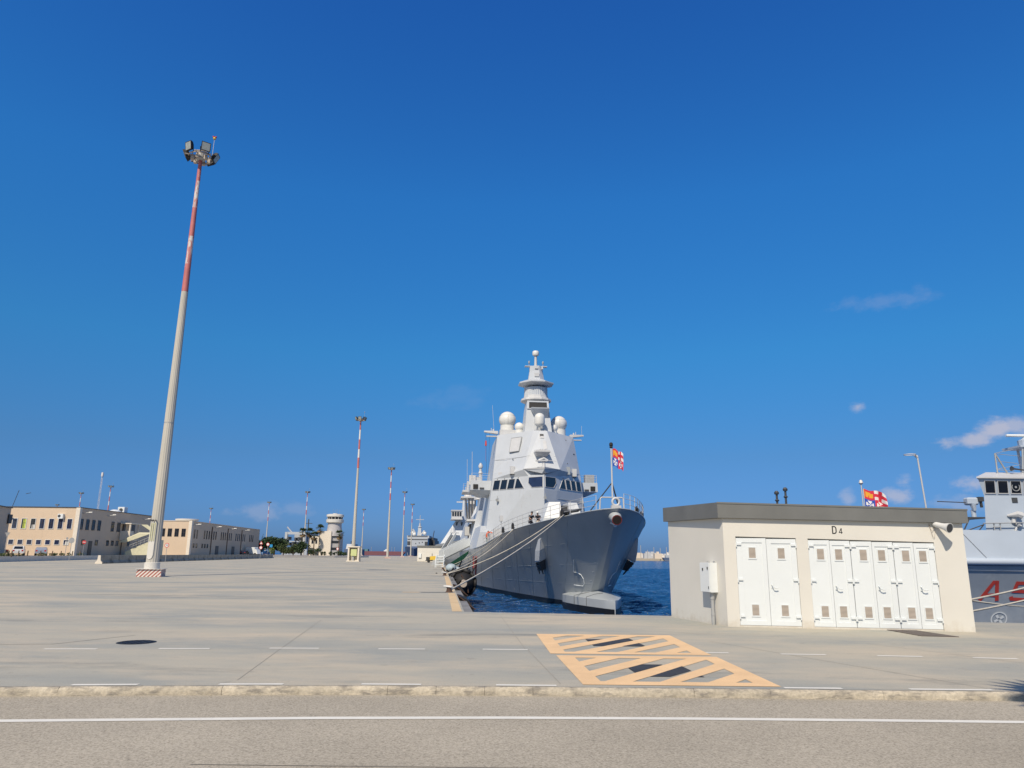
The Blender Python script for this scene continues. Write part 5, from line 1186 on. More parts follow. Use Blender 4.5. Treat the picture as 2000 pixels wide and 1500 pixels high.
SIGW = mat('sign_white', (.72, .72, .70), .5); SIGR = mat('sign_red', (.55, .03, .04), .5); SIGB = mat('sign_blue', (.02, .26, .55), .5); SIGG = mat('sign_back_grey', (.30, .31, .32), .5)
def sign(label, loc, h, shape, r=.32, group='traffic signs on the quay', cols=None, rz=0):
    t_ = thing('traffic_sign', label, 'sign', loc, rz, group)
    q_ = MB(); q_.tube([(0, 0, 0), (0, 0, h + r)], .035, 6); q_.build('post', M['steel'], t_)
    def disc(c, r_, n_, m_, y, ph=0, nm='face'):
        b_ = MB(); pts = [(c[0] + r_ * math.cos(ph + 2 * math.pi * k_ / n_), c[2] + r_ * math.sin(ph + 2 * math.pi * k_ / n_)) for k_ in range(n_)]
        b_.loft([[(x_, y, z_) for x_, z_ in pts], [(x_, y - .012, z_) for x_, z_ in pts]]); return b_.build(nm, m_, t_)
    c = (0, 0, h)
    if shape == 'ring': disc(c, r, 20, SIGR, -.04, nm='rim'); disc(c, r * .74, 20, SIGW, -.054)
    if shape == 'noentry':
        disc(c, r, 20, SIGR, -.04); b_ = MB(); b_.box(-r * .7, r * .7, -.07, -.054, h - r * .16, h + r * .16); b_.build('bar', SIGW, t_)
    if shape == 'back': disc(c, r, 20, SIGG, -.04)
    if shape == 'tri': disc((0, 0, h), r * 1.3, 3, SIGR, -.04, math.pi / 2, 'rim'); disc((0, 0, h), r * .8, 3, SIGW, -.054, math.pi / 2); disc((0, 0, h - .95), r, 20, SIGR, -.04, nm='rim'); disc((0, 0, h - .95), r * .74, 20, SIGW, -.054)
    if shape == 'square': disc(c, r * 1.4, 4, SIGB, -.04, math.pi / 4)
    if shape == 'yield': disc(c, r * 1.3, 3, SIGG, -.04, -math.pi / 2)
    if shape == 'number':
        disc(c, r, 20, SIGR, -.04, nm='rim'); disc(c, r * .74, 20, SIGW, -.054)
        b_ = MB(); f_ = lambda u, v, t: (u, -.068 - t, h + v)
        ribbon(b_, [(-.17, .10), (-.04, .10), (-.10, .01), (-.04, -.03), (-.05, -.10), (-.17, -.10)], .035, f_); ribbon(b_, [(.03, .10), (.14, .10), (.14, -.10), (.03, -.10)], .035, f_, closed=True); b_.build('number', M['black'], t_)
    return t_
sign('round grey sign seen from behind near the parked silver car', (-62.6, 106.3, 0), 2.95, 'back', .40)
sign('red no entry sign at the pale corner of the first sand building', (-71.2, 124.5, .62), 2.3, 'noentry', .30, rz=.3)
sign('round speed limit sign beside the nearest floodlight mast', (-51.2, 111.2, 0), 2.45, 'number', .34)
sign('triangular warning sign above a round red sign on one post', (-54.5, 163, 0), 3.5, 'tri', .36)
sign('round pale sign right of the triangular warning sign', (-53.6, 164.8, 0), 3.3, 'ring', .36)
sign('blue square sign before the dark green shrubs', (-77.0, 240, .6), 3.0, 'square', .45)
sign('inverted triangular sign seen from behind at far left by the building edge', (-71.0, 105, .62), 3.1, 'yield', .34)
sign('small grey sign back between the parked white car and the wall', (-74.4, 125, .62), 2.9, 'back', .2)
sign('round pale sign before the control tower', (-60.9, 263, .6), 2.4, 'ring', .45)

# ------------------------------------------------------------------ sand coloured buildings
def facade_frame(a, b):
    a, b = Vector(a), Vector(b); d_ = (b - a).normalized(); n_ = Vector((d_.y, -d_.x))
    return lambda s, z, o_=0: (a.x + d_.x * s + n_.x * o_, a.y + d_.y * s + n_.y * o_, z)
def win(parent, fr_, s, z, w, h, glass='glass', frame_m='wframe', blind=None, mull=True):
    O = [fr_(s - w / 2 - .09, z - .09), fr_(s + w / 2 + .09, z - .09), fr_(s + w / 2 + .09, z + h + .09), fr_(s - w / 2 - .09, z + h + .09)]
    I = [fr_(s - w / 2, z), fr_(s + w / 2, z), fr_(s + w / 2, z + h), fr_(s - w / 2, z + h)]
    q_ = MB(); q_.frame(O, I, .003, .07); w_o = q_.build('window', M[frame_m], parent)
    q_ = MB(); q_.slab(I, .004, .02); q_.build('pane', M[glass], w_o)
    if mull:
        q_ = MB(); q_.slab([fr_(s - .035, z), fr_(s + .035, z), fr_(s + .035, z + h), fr_(s - .035, z + h)], .022, .05); 
        q_.slab([fr_(s - w / 2, z + h * .55), fr_(s + w / 2, z + h * .55), fr_(s + w / 2, z + h * .58), fr_(s - w / 2, z + h * .58)], .022, .05); q_.build('mullion', M['frame'], w_o)
    if blind:
        q_ = MB(); q_.slab([fr_(s - w * .2, z), fr_(s + w / 2, z), fr_(s + w / 2, z + h * blind[1]), fr_(s - w * .2, z + h * blind[1])], .022, .03); q_.build('blind', blind[0], w_o)
    return w_o
BT = .62
BA = thing('office_building', 'sand coloured two storey building with blue windows behind the parked cars', 'building')
CA, CAs, CAl = (-78.5, 134.4), (-80.4, 168), (-92.5, 134.4)
HT = 9.15
q = MB(); q.prism([CAl, CA, CAs, (-104, 170), (-108, 136)], BT, HT); q.build('wall', M['bwall'], BA)
q = MB(); q.prism([(CAl[0], CAl[1] - .12), (CA[0] + .15, CA[1] - .12), (CAs[0] + .15, CAs[1]), (-104, 170.2), (-108, 135.8)], HT, HT + .12); q.build('roof_edge', M['dark'], BA)
q = MB(); q.box(CA[0] - .55, CA[0] + .18, CA[1] - .18, CA[1] - .001, BT, HT + .0); q.box(CA[0] + .001, CA[0] + .18, CA[1], CA[1] + .5, BT, HT); q.build('corner_pilaster', M['btrim'], BA)
fA = facade_frame(CAl, CA)
GRB = mat('green_blind', (.42, .50, .08), .7); WHB = mat('white_blind', (.5, .5, .48), .7)
for i in range(8):
    s = .9 + 1.66 * i
    win(BA, fA, s, 5.35, .82, 1.75, 'glassb' if i not in (2, 3) else 'glass', 'wframe', (GRB, .95) if i == 2 else ((WHB, .4) if i == 3 else None))
    if i < 7 or True: win(BA, fA, s - .15, 2.55, .85, .80, 'glassb', 'wframe', (WHB, .7) if i == 7 else None, False)
q = MB(); q.box(CA[0] - 3.55, CA[0] - 2.6, CA[1] - .55, CA[1] - .002, 7.15, 8.0); ac = q.build('air_conditioner', M['white'], BA)
q = MB(); q.tube([(CA[0] - 3.25, CA[1] - .57, 7.6), (CA[0] - 3.25, CA[1] - .552, 7.6)], .26, 12); q.build('fan', M['dark'], ac)
fAs = facade_frame(CA, CAs)
for s in (1.2, 3.4, 5.6, 7.8, 13.2): win(BA, fAs, s, 5.35, .95, 1.75, 'glass', 'frame')
for s in (15.8, 18.2, 22.5):
    q = MB(); q.slab([fAs(s - .7, 5.3), fAs(s + .7, 5.3), fAs(s + .7, 7.15), fAs(s - .7, 7.15)], .003, .06); q.build('shutter', M['dark'], BA)
for s in (2.6, 7.6, 12, 14, 16, 21): win(BA, fAs, s, 2.6, .8, .85, 'glass', 'frame', None, False)
q = MB(); q.slab([fAs(4.7, BT), fAs(6.0, BT), fAs(6.0, 3.3), fAs(4.7, 3.3)], .003, .08); q.build('door', M['dark'], BA)
for s in (17.8, 25): q = MB(); q.tube([fAs(s, BT, .12), fAs(s, HT - 2, .12)], .08, 6); q.build('downpipe', mat('brown_pipe', (.12, .07, .05), .6), BA)
for s in (1.2, 10.5, 26.5):
    q = MB(); p0, p1 = Vector(fAs(s, 8.2, .0)), Vector(fAs(s, 8.35, 1.1)); q.tube([p0, p1], .05, 6); p2 = Vector(fAs(s, 8.4, 1.7)); q.tube([p1, p2], [.14, .1], 6); q.build('wall_lamp', M['steel'], BA)
q = MB(); q.tube([(-91.5, 134.3, 8.2), (-91.0, 133.3, 8.35)], .05, 6); q.tube([(-91.0, 133.3, 8.35), (-90.4, 132.8, 8.5)], [.14, .1], 6); q.build('wall_lamp', M['steel'], BA)
q = MB(); q.tube([(-92, 136, HT), (-91.2, 136, HT + 3.2)], .05, 5); q.tube([(-90.5, 137, HT + 2.6), (-89.6, 137, HT + 2.8)], .05, 5); q.build('roof_aerial', M['dark'], BA)
q = MB(); q.sphere((-81.5, 152, HT + .1), 1.2, 12, 5, z0=0, zs=.5); q.build('roof_light', M['white'], BA)
q = MB(); q.rbox(-82.6, -81.2, 155, 156.4, HT + .12, HT + 1.4, .04); u_ = q.build('roof_unit', M['white'], BA); q = MB(); q.tube([(-81.9, 154.97, HT + .75), (-81.9, 154.99, HT + .75)], .4, 12); q.build('fan', M['dark'], u_)
# external stair in cream
XS = thing('external_stair', 'cream concrete external stair with sloping roof beside the shaded wall', 'stair', (-79.2, 152.5, BT), .05)
SC = mat('cream_stair', (.60, .58, .42), .8)
q = MB(); q.box(-.2, 1.8, -1.6, 0, 3.2, 4.9); q.box(-.2, 1.8, -1.6, 2.6, 3.05, 3.2); q.box(-.2, 1.9, -1.7, 2.7, 6.3, 6.5); q.build('landing', M['btrim'], XS)
q = MB(); q.box(1.5, 1.75, -1.6, -1.4, 4.9, 6.3); q.box(1.5, 1.75, 2.3, 2.5, 3.2, 6.3); q.build('pillar', M['btrim'], XS)
q = MB(); q.loft([[(1.9, 2.7, 6.35), (3.1, 2.7, 6.35), (3.1, 3.0, 6.35), (1.9, 3.0, 6.35)], [(4.6, 2.7, 4.7), (5.6, 2.7, 4.7), (5.6, 3.0, 4.7), (4.6, 3.0, 4.7)]]); q.build('stair_roof', SC, XS)
q = MB(); q.loft([[(.3, -2.8, 2.6), (1.7, -2.8, 2.6), (1.7, -2.5, 2.8), (.3, -2.5, 2.8)], [(4.0, -2.8, 4.4), (6.4, -2.8, 4.4), (6.4, -2.5, 4.6), (4.0, -2.5, 4.6)], [(6.4, -2.8, 4.4), (7.5, -2.8, 4.4), (7.5, -2.5, 4.6), (6.4, -2.5, 4.6)]]); q.build('stair_roof', SC, XS)
q = MB(); q.loft([[(1.6, -2.4, 0), (7.0, -2.4, 0), (7.0, 2.5, 0), (1.6, 2.5, 0)], [(1.6, -2.4, .8), (7.0, -2.4, 3.2), (7.0, 2.5, 3.2), (1.6, 2.5, .8)]]); q.build('flight', SC, XS)
for k in range(8):
    q = MB(); q.tube([(1.7 + .7 * k, -2.45, .8 + .31 * k), (1.7 + .7 * k, -2.45, 1.75 + .31 * k)], .04, 5); q.build('baluster', M['steel'], XS)
q = MB(); q.tube([(1.7, -2.45, 1.75), (6.7, -2.45, 3.95)], .05, 6); q.tube([(1.7, -2.45, 1.3), (6.7, -2.45, 3.5)], .035, 6); q.build('handrail', M['steel'], XS)
# second building
BB = thing('office_building', 'long sand coloured building further off with rows of narrow slit windows', 'building')
CB1, CBe, CBl = (-83.0, 192.7), (-88.5, 262), (-91.0, 192.0)
HT2 = 9.25
q = MB(); q.prism([CBl, CB1, CBe, (-112, 264), (-112, 191)], BT, HT2); q.build('wall', M['bwall'], BB)
q = MB(); q.prism([(CBl[0], CBl[1] - .12), (CB1[0] + .15, CB1[1] - .12), (CBe[0] + .15, CBe[1]), (-112, 264.1), (-112, 190.8)], HT2, HT2 + .14); q.build('roof_edge', M['btrim'], BB)
q = MB(); q.box(CB1[0] - .6, CB1[0] + .2, CB1[1] - .2, CB1[1] - .02, BT, HT2); q.box(CB1[0] + .03, CB1[0] + .2, CB1[1], CB1[1] + .8, BT, HT2); q.build('corner_pilaster', M['btrim'], BB)
fB = facade_frame(CBl, CB1); fBs = facade_frame(CB1, CBe)
for i in range(4): win(BB, fB, 1.1 + 1.72 * i, 5.4, .85, 1.85, 'glass', 'frame')
for g0 in (1.0, 11, 26, 41, 57):
    for k in range(3 if g0 in (1.0, 57) else 6):
        win(BB, fBs, g0 + 2.0 * k, 5.0, .55, 2.1, 'glass', 'frame', None, False)
for s in (1, 3.2, 5.4, 10, 12.2, 14.4): win(BB, fBs, s, 2.6, .8, .95, 'glass', 'frame', None, False)
for s in (17, 32, 47): q = MB(); q.tube([fBs(s, BT, .12), fBs(s, HT2 - .8, .12)], .12, 6); q.build('downpipe', bpy.data.materials['brown_pipe'], BB)
for s in (23, 39): q = MB(); q.slab([fBs(s - 1.4, BT), fBs(s + 1.4, BT), fBs(s + 1.4, 3.2), fBs(s - 1.4, 3.2)], .003, .08); q.build('door', M['dark'], BB)
for s in (1.5, 19, 34, 49): q = MB(); p1 = Vector(fBs(s, 8.5, 1.2)); q.tube([fBs(s, 8.3), p1], .06, 6); q.tube([p1, fBs(s, 8.55, 2.0)], [.16, .1], 6); q.build('wall_lamp', M['steel'], BB)
q = MB(); q.revolve([(2.6, HT2 + .14), (2.6, HT2 + .5), (3.0, HT2 + .6), (3.0, HT2 + .9), (2.7, HT2 + .95)], (-88.3, 202, 0), 24); q.build('roof_drum', M['tower'], BB, smooth=30)
# building at the very left edge
BC = thing('warehouse', 'brown shaded building end at the far left edge of the picture', 'building')
q = MB(); q.prism([(-72.5, 96), (-79.6, 117.6), (-98, 114), (-92, 92)], BT, 8.0); q.build('wall', M['bwall'], BC)
q = MB(); q.prism([(-72.4, 95.9), (-79.45, 117.75), (-98, 114.1), (-92, 91.9)], 8.002, 8.14); q.build('roof_edge', M['dark'], BC)
q = MB(); q.box(-79.5, -79.0, 116.5, 117.3, 5.6, 7.0); q.build('wall_box', M['dark'], BC)

# control tower
TW = thing('control_tower', 'pale harbour control tower with round glazed top behind the palms', 'tower', (-64.7, 272, .6), 0)
q = MB(); q.box(-4.4, -.3, -2.5, 3.5, 0, 8.7); q.build('front_block', M['btrim'], TW)
q = MB(); q.prism([(-.3, -1.5), (2.6, -1.0), (2.6, 4), (-.3, 4)], 0, 8.0); q.build('side_block', mat('grey_tower_wall', (.36, .36, .37), .8), TW)
for z in (2.0, 4.4, 6.6): q = MB(); q.slab([(-.28, -1.5, z), (2.55, -1.01, z), (2.55, -1.01, z + .9), (-.28, -1.5, z + .9)], .01, .06); q.build('window_strip', M['glass'], TW)
q = MB(); q.revolve([(3.1, 7.0), (2.55, 10.0), (2.45, 12.0)], (-.1, 1, 0), 28); q.build('shaft', mat('grey_tower_tile', (.43, .42, .43), .7, var=.08, scale=2), TW, smooth=30)
q = MB(); q.revolve([(2.5, 11.6), (3.15, 11.9), (3.2, 12.9), (3.0, 13.0)], (-.1, 1, 0), 28); q.build('balcony', M['tower'], TW, smooth=30)
q = MB(); q.revolve([(2.65, 12.9), (2.75, 13.9)], (-.1, 1, 0), 28); q.build('glazing', M['glass'], TW, smooth=30)
for k in range(14): a = k / 14 * 6.2832; q = MB(); q.tube([(-.1 + 2.68 * math.cos(a), 1 + 2.68 * math.sin(a), 12.95), (-.1 + 2.78 * math.cos(a), 1 + 2.78 * math.sin(a), 13.9)], .10, 5); q.build('glazing_bar', M['tower'], TW)
q = MB(); q.revolve([(2.8, 13.85), (3.15, 14.0), (3.1, 14.75), (2.2, 14.95)], (-.1, 1, 0), 28); q.revolve([(.9, 14.95), (.9, 15.2)], (-.1, 1, 0), 16); q.build('roof', M['tower'], TW, smooth=30)
for x_, y_ in ((-1, 1), (.6, .4), (1.2, 1.6), (-.3, 2)): q = MB(); q.tube([(x_, y_, 15), (x_, y_, 16.8)], .03, 4); q.build('aerial', M['steel'], TW)
LB = thing('low_building', 'low cream building left of the control tower behind the palms', 'building', (-74.3, 275, .6))
q = MB(); q.box(0, 4.1, 0, 8, 0, 7.0); q.build('wall', M['btrim'], LB)
q = MB(); q.sphere((3.3, 2, 7.3), .5, 12, 6); q.build('roof_dome', M['dome'], LB)
q = MB(); q.box(3.1, 4.0, -.35, -.003, 0, 3.3); q.build('gate_pillar', M['tower'], LB)
for x_ in (1.2, 2.6): q = MB(); q.box(x_ - .4, x_ + .4, -.06, -.003, 4.2, 5.6); w_ = q.build('window', M['wframe'], LB); q = MB(); q.box(x_ - .32, x_ + .32, -.08, -.062, 4.28, 5.52); q.build('pane', M['glass'], w_)

# ------------------------------------------------------------------ trees
def leaf_cloud(mb_, blobs, n, size, seed, up=.4):
    r_ = random.Random(seed)
    vol = [b[3] * b[4] * b[5] for b in blobs]; tot = sum(vol)
    for b, v in zip(blobs, vol):
        for _ in range(int(n * v / tot)):
            while True:
                p = Vector((r_.uniform(-1, 1), r_.uniform(-1, 1), r_.uniform(-1, 1)))
                if .35 < p.length < 1: break
            p = Vector((b[0] + p.x * b[3], b[1] + p.y * b[4], b[2] + p.z * b[5]))
            nrm = Vector((r_.gauss(0, 1), r_.gauss(0, 1), r_.gauss(0, 1) + up)).normalized()
            t_ = nrm.orthogonal().normalized(); bt = nrm.cross(t_); s_ = size * r_.uniform(.6, 1.35)
            mb_.poly([p + t_ * s_, p + bt * s_ * .5, p - t_ * s_, p - bt * s_ * .5], 0)
def tree(nm, label, loc, h, w, m_, seed, cat='tree', group=None, n=1100, trunk=True, shape='round'):
    t_ = thing(nm, label, cat, loc, 0, group); r_ = random.Random(seed); blobs = []
    if shape == 'cone':
        for k in range(9):
            f = k / 9; blobs.append((r_.uniform(-.1, .1), r_.uniform(-.1, .1), h * (.12 + .85 * f), w * (1 - f) * .5 + .12, w * (1 - f) * .5 + .12, h * .10))
    else:
        for k in range(11):
            a = r_.uniform(0, 6.28); q_ = r_.uniform(0, .62); zz = h * r_.uniform(.34 if trunk else .25, .82)
            s_ = w * r_.uniform(.20, .34); blobs.append((w * .5 * q_ * 1.3 * math.cos(a), w * .5 * q_ * math.sin(a), zz, s_, s_, s_ * .72 * min(1, h / w)))
    c_ = MB(); leaf_cloud(c_, blobs, n, max(.16, w * .06), seed); c_.build('crown', m_, t_)
    b_ = MB(); b_.tube([(0, 0, -.1), (.05, 0, h * .3), (.0, .05, h * .6)], [w * .035 + .06, w * .03 + .04, .04], 7)
    for k in range(4): a = k * 1.6 + seed; b_.tube([(.03, 0, h * (.25 + .06 * k)), (w * .28 * math.cos(a), w * .28 * math.sin(a), h * (.5 + .07 * k))], [.08, .02], 5)
    b_.build('trunk', M['bark'], t_); return t_
Z0 = .6
tree('broadleaf_tree', 'dark green tree at the far end of the slit windowed building', (-98.5, 277, Z0), 8.0, 8, M['leaf'], 1)
tree('broadleaf_tree', 'low dark tree between the two cypress tops and the building', (-93.5, 268, Z0), 5.0, 6, M['leaf'], 2)
tree('cypress_tree', 'left one of two slender dark cypress trees', (-94.2, 276, Z0), 8.4, 1.5, M['leaf'], 3, shape='cone', n=700, group='cypress trees')
tree('cypress_tree', 'right one of two slender dark cypress trees', (-92.0, 276, Z0), 8.0, 1.7, M['leaf'], 4, shape='cone', n=700, group='cypress trees')
tree('broadleaf_tree', 'dark bushy tree just under the right cypress', (-89.8, 268, Z0), 5.2, 5, M['leaf'], 5)
tree('broadleaf_tree', 'broad round dark tree left of the crane ship', (-86.0, 272, Z0), 6.8, 8.5, M['leaf'], 6, n=1800)
tree('shrub', 'bright yellow green shrub next to the blue square sign', (-83.6, 262, Z0), 3.0, 2.6, M['leaf3'], 7, cat='shrub', trunk=False, n=500)
tree('shrub', 'olive green hedge bush right of the blue square sign', (-79.6, 262, Z0), 4.0, 4.6, M['leaf2'], 8, cat='shrub', trunk=False, n=900)
tree('shrub', 'olive green hedge bush in the middle of the row under the crane ship', (-76.4, 263, Z0), 4.4, 4.6, M['leaf2'], 9, cat='shrub', trunk=False, n=900)
tree('shrub', 'dark rounded bush at the foot of the leftmost palm', (-73.3, 262, Z0), 5.2, 5.6, M['leaf'], 10, cat='shrub', trunk=False, n=1200)
tree('shrub', 'low dark bush between the palms and the cream wall', (-69.0, 262, Z0), 2.7, 4.0, M['leaf'], 11, cat='shrub', trunk=False, n=600)
tree('shrub', 'low dark bush right of the control tower foot', (-60.5, 266, Z0), 2.0, 4.2, M['leaf'], 12, cat='shrub', trunk=False, n=600)
for k, (x_, y_) in enumerate(((-66.5, 263.5), (-65.4, 263), (-63.4, 263.5), (-62.2, 264))): tree('shrub', 'tiny dark shrub, %s of four in front of the control tower' % ('leftmost', 'second from left', 'third from left', 'rightmost')[k], (x_, y_, Z0), 1.5, 1.3, M['leaf'], 20 + k, cat='shrub', trunk=False, n=220)
def palm(label, loc, h, seed, r_c=2.1, cat='palm tree'):
    t_ = thing('palm_tree', label, cat, loc, 0, 'palm trees by the control tower'); r_ = random.Random(seed)
    b_ = MB(); b_.tube([(0, 0, -.1), (.02, 0, h * .4), (-.02, .03, h * .8), (0, 0, h)], [.26, .19, .17, .2], 9); b_.build('trunk', M['bark'], t_)
    def fans(mb_, n, e0, e1, ln):
        for k in range(n):
            a = r_.uniform(0, 6.283); e = r_.uniform(e0, e1); L_ = ln * r_.uniform(.8, 1.1)
            d_ = Vector((math.cos(a) * math.cos(e), math.sin(a) * math.cos(e), math.sin(e))); s_ = Vector((-math.sin(a), math.cos(a), 0))
            p = Vector((0, 0, h)); c_ = p + d_ * L_ * .5
            mb_.loft([[p, p + s_ * .03, c_ + s_ * .03, c_]], closed=False, caps=False) if False else mb_.poly([p - s_ * .02, p + s_ * .02, c_ + s_ * .02, c_ - s_ * .02])
            u_ = d_.cross(s_)
            for j in range(9):
                t2 = -1.15 + 2.3 * j / 8; f_ = (d_ * math.cos(t2) + s_ * math.sin(t2)); tip = c_ + f_ * L_ * .55 - Vector((0, 0, .16 * L_)) * abs(math.cos(t2))
                w2 = s_ * math.cos(t2) * .075 * L_ - d_ * math.sin(t2) * .075 * L_
                mdl = c_.lerp(tip, .5); mb_.poly([c_, mdl + w2 * .8, tip, mdl - w2 * .8])
    g_ = MB(); fans(g_, 30, -.15, 1.45, r_c); g_.build('crown', M['palm_leaf'], t_)
    g_ = MB(); fans(g_, 13, -1.35, -.55, r_c * .85); g_.build('dead_fronds', M['dead_frond'], t_)
    return t_
palm('leftmost palm tree, before the crane ship', (-75.0, 268, Z0), 8.0, 31)
palm('second palm tree from the left, before the cream building', (-72.5, 268, Z0), 8.0, 32)
palm('shortest palm tree, right of the second palm', (-70.4, 267, Z0), 6.9, 33)
palm('tallest palm tree, left of the control tower block', (-69.3, 270, Z0), 9.5, 34)
palm('palm tree at the right side of the control tower', (-61.2, 266, Z0), 7.5, 35)

# ------------------------------------------------------------------ cars
def car(label, loc, rz, paint, kind='hatch'):
    t_ = thing('parked_car', label, 'car', loc, rz, 'cars parked on the left')
    H = {'hatch': 1.45, 'mpv': 1.62, 'sedan': 1.42}[kind]; L2, w = 2.1, .86
    side = {'hatch': [(-2.05, .35), (-2.08, .75), (-1.95, .95), (-1.15, 1.02), (-.45, H - .04), (.9, H), (1.7, 1.12), (2.05, .92), (2.08, .4)],
            'mpv': [(-2.05, .35), (-2.08, .8), (-1.9, 1.0), (-1.3, 1.08), (-.65, H - .05), (1.5, H), (1.98, 1.05), (2.08, .85), (2.08, .4)],
            'sedan': [(-2.2, .35), (-2.22, .72), (-2.0, .9), (-1.1, .98), (-.4, H - .03), (.75, H), (1.45, 1.0), (2.2, .95), (2.22, .4)]}[kind]
    b_ = MB(); rings = []
    for f, iz in ((-1, .0), (-.98, .0), (-.80, 1), (.80, 1), (.98, 0), (1, 0)):
        rings.append([(x_ * (1 - .0 * abs(f)), f * w if z_ < 1.05 else f * w * .88, z_ if not (abs(f) > .97 and z_ > 1.05) else z_ - .03) for x_, z_ in side])
    b_.loft(rings); b_.build('body', paint, t_, smooth=35)
    zs = [p for p in side if p[1] > .9]; x0, x1 = zs[1][0] if kind != 'hatch' else -1.1, 1.5
    for f in (-1, 1):
        b_ = MB(); y_ = f * (w * .93 + .02)
        b_.loft([[(-.95, y_, 1.02), (1.35, y_, 1.02), (.95, y_ * .97, H - .12), (-.45, y_ * .97, H - .12)], [(-.95, y_ - f * .05, 1.02), (1.35, y_ - f * .05, 1.02), (.95, y_ * .97 - f * .05, H - .12), (-.45, y_ * .97 - f * .05, H - .12)]]); b_.build('side_window', M['glass'], t_)
    b_ = MB(); xr = {'hatch': (1.66, .98), 'mpv': (1.93, 1.5), 'sedan': (1.42, .80)}[kind]
    b_.loft([[(xr[0] + .03, -.66, 1.08), (xr[0] + .03, .66, 1.08), (xr[1] + .05, .58, H - .06), (xr[1] + .05, -.58, H - .06)], [(xr[0] - .05, -.66, 1.08), (xr[0] - .05, .66, 1.08), (xr[1] - .03, .58, H - .06), (xr[1] - .03, -.58, H - .06)]]); b_.build('rear_window', M['glass'], t_)
    xf = {'hatch': (-1.14, -.5), 'mpv': (-1.28, -.70), 'sedan': (-1.1, -.45)}[kind]
    b_ = MB(); b_.loft([[(xf[0] - .04, -.68, 1.06), (xf[0] - .04, .68, 1.06), (xf[1] - .04, .6, H - .08), (xf[1] - .04, -.6, H - .08)], [(xf[0] + .05, -.68, 1.04), (xf[0] + .05, .68, 1.04), (xf[1] + .05, .6, H - .1), (xf[1] + .05, -.6, H - .1)]]); b_.build('windscreen', M['glass'], t_)
    for x_ in (-1.35, 1.35):
        for f in (-1, 1):
            b_ = MB(); b_.tube([(x_, f * (w - .17), .31), (x_, f * (w + .02), .31)], .31, 14); wh = b_.build('wheel', M['black'], t_, smooth=40)
            b_ = MB(); b_.tube([(x_, f * (w + .021), .31), (x_, f * (w + .03), .31)], .19, 10); b_.build('rim', M['steel'], wh)
    for f in (-.62, .62):
        b_ = MB(); xe = side[-2][0]; b_.box(xe - .1, xe + .02, f - .13, f + .13, .72, .95); b_.build('tail_light', bpy.data.materials['red_lens'], t_)
        b_ = MB(); xe = side[1][0]; b_.box(xe - .02, xe + .1, f - .16, f + .16, .62, .78); b_.build('headlight', M['white'], t_)
    return t_
car('white people carrier parked left of the silver hatchback', (-83.2, 126.5, BT), -1.05, mat('white_car_paint', (.62, .64, .66), .25), 'mpv')
car('silver blue hatchback parked right of the white people carrier', (-80.0, 127.5, BT), -1.05, mat('silver_car_paint', (.36, .40, .46), .25, .3), 'hatch')
car('dark brown saloon parked at far left by the building edge', (-89.5, 129.5, BT), -.25, mat('brown_car_paint', (.035, .026, .02), .25), 'sedan')
car('dark blue car with red tail lights behind the concrete barrier', (-82.5, 232, .62), -1.5, mat('dark_car_paint', (.02, .022, .032), .25), 'hatch')
car('blue saloon parked under the round dark tree', (-84.0, 255, .62), 1.35, mat('blue_car_paint', (.03, .13, .32), .25), 'sedan')
VN = thing('white_van', 'white box van above the dark car with red tail lights', 'van', (-84.0, 244, .62), -.3)
q = MB(); q.rbox(-2.2, 1.2, -1, 1, .4, 2.5, .08); q.loft([[(1.2, -.95, .4), (2.4, -.95, .4), (2.4, .95, .4), (1.2, .95, .4)], [(1.2, -.95, 1.9), (1.75, -.9, 1.9), (1.75, .9, 1.9), (1.2, .95, 1.9)]]); q.build('body', M['white'], VN)
for x_ in (-1.4, 1.5): q = MB(); q.tube([(x_, -1.05, .36), (x_, 1.05, .36)], .36, 12); q.build('wheel', M['black'], VN)
for (x_, y_, lb) in ((-92.0, 256, 'white tent roof on the left under the cypress trees'), (-88.0, 256, 'white tent roof just right of the two round signs')):
    t_ = thing('tent', lb, 'tent', (x_, y_, .62), 0, 'white tents under the trees')
    q = MB(); q.loft([[(-1.5, -1.5, 1.4), (1.5, -1.5, 1.4), (1.5, 1.5, 1.4), (-1.5, 1.5, 1.4)], [(-.05, -.05, 2.7), (.05, -.05, 2.7), (.05, .05, 2.7), (-.05, .05, 2.7)]]); q.build('canopy', M['dome'], t_)
    q = MB()
    for a in (-1.4, 1.4):
        for b in (-1.4, 1.4): q.tube([(a, b, 0), (a, b, 1.4)], .05, 5)
    q.build('frame', M['steel'], t_)
# short posts and tufts along the car park edge
PP = thing('edge_post', 'short dark wooden post on the car park edge, leftmost of the row', 'post', (-66.0, 99.0, BT), 0, 'short posts along the car park edge')
q = MB(); q.tube([(0, 0, 0), (.03, 0, .85)], [.09, .07], 6); q.build('post', M['bark'], PP)
names = ('second', 'third', 'fourth', 'fifth', 'sixth', 'seventh', 'eighth', 'ninth')
for k, y_ in enumerate((101.5, 104.5, 107.5, 112, 116.5, 120, 125, 128.5)):
    dup(PP, (-67.4 - (y_ - 98.4) * .2187, y_, BT), 0, 'short dark wooden post on the car park edge, %s from the left' % names[k])
q = MB(); leaf_cloud(q, [(-67.6 - (y_ - 98.4) * .2187, y_, BT + .25, .35, .7, .3) for y_ in (99.6, 101.2, 102.4, 105.2, 112.5, 113.4, 116.9, 118, 121, 124, 129.5)], 700, .14, 55)
q.build('weeds', M['leaf2'], kind='stuff')

# ------------------------------------------------------------------ other ships
def wbuild(root_, items):
    for nm, fn_, m_ in items:
        q_ = MB(); fn_(q_); q_.build(nm, m_, root_)
SHB = mat('distant_blue_grey_hull', (.085, .12, .20), .5, var=.05); SHG = mat('distant_grey_upperworks', (.42, .45, .48), .5, var=.05)
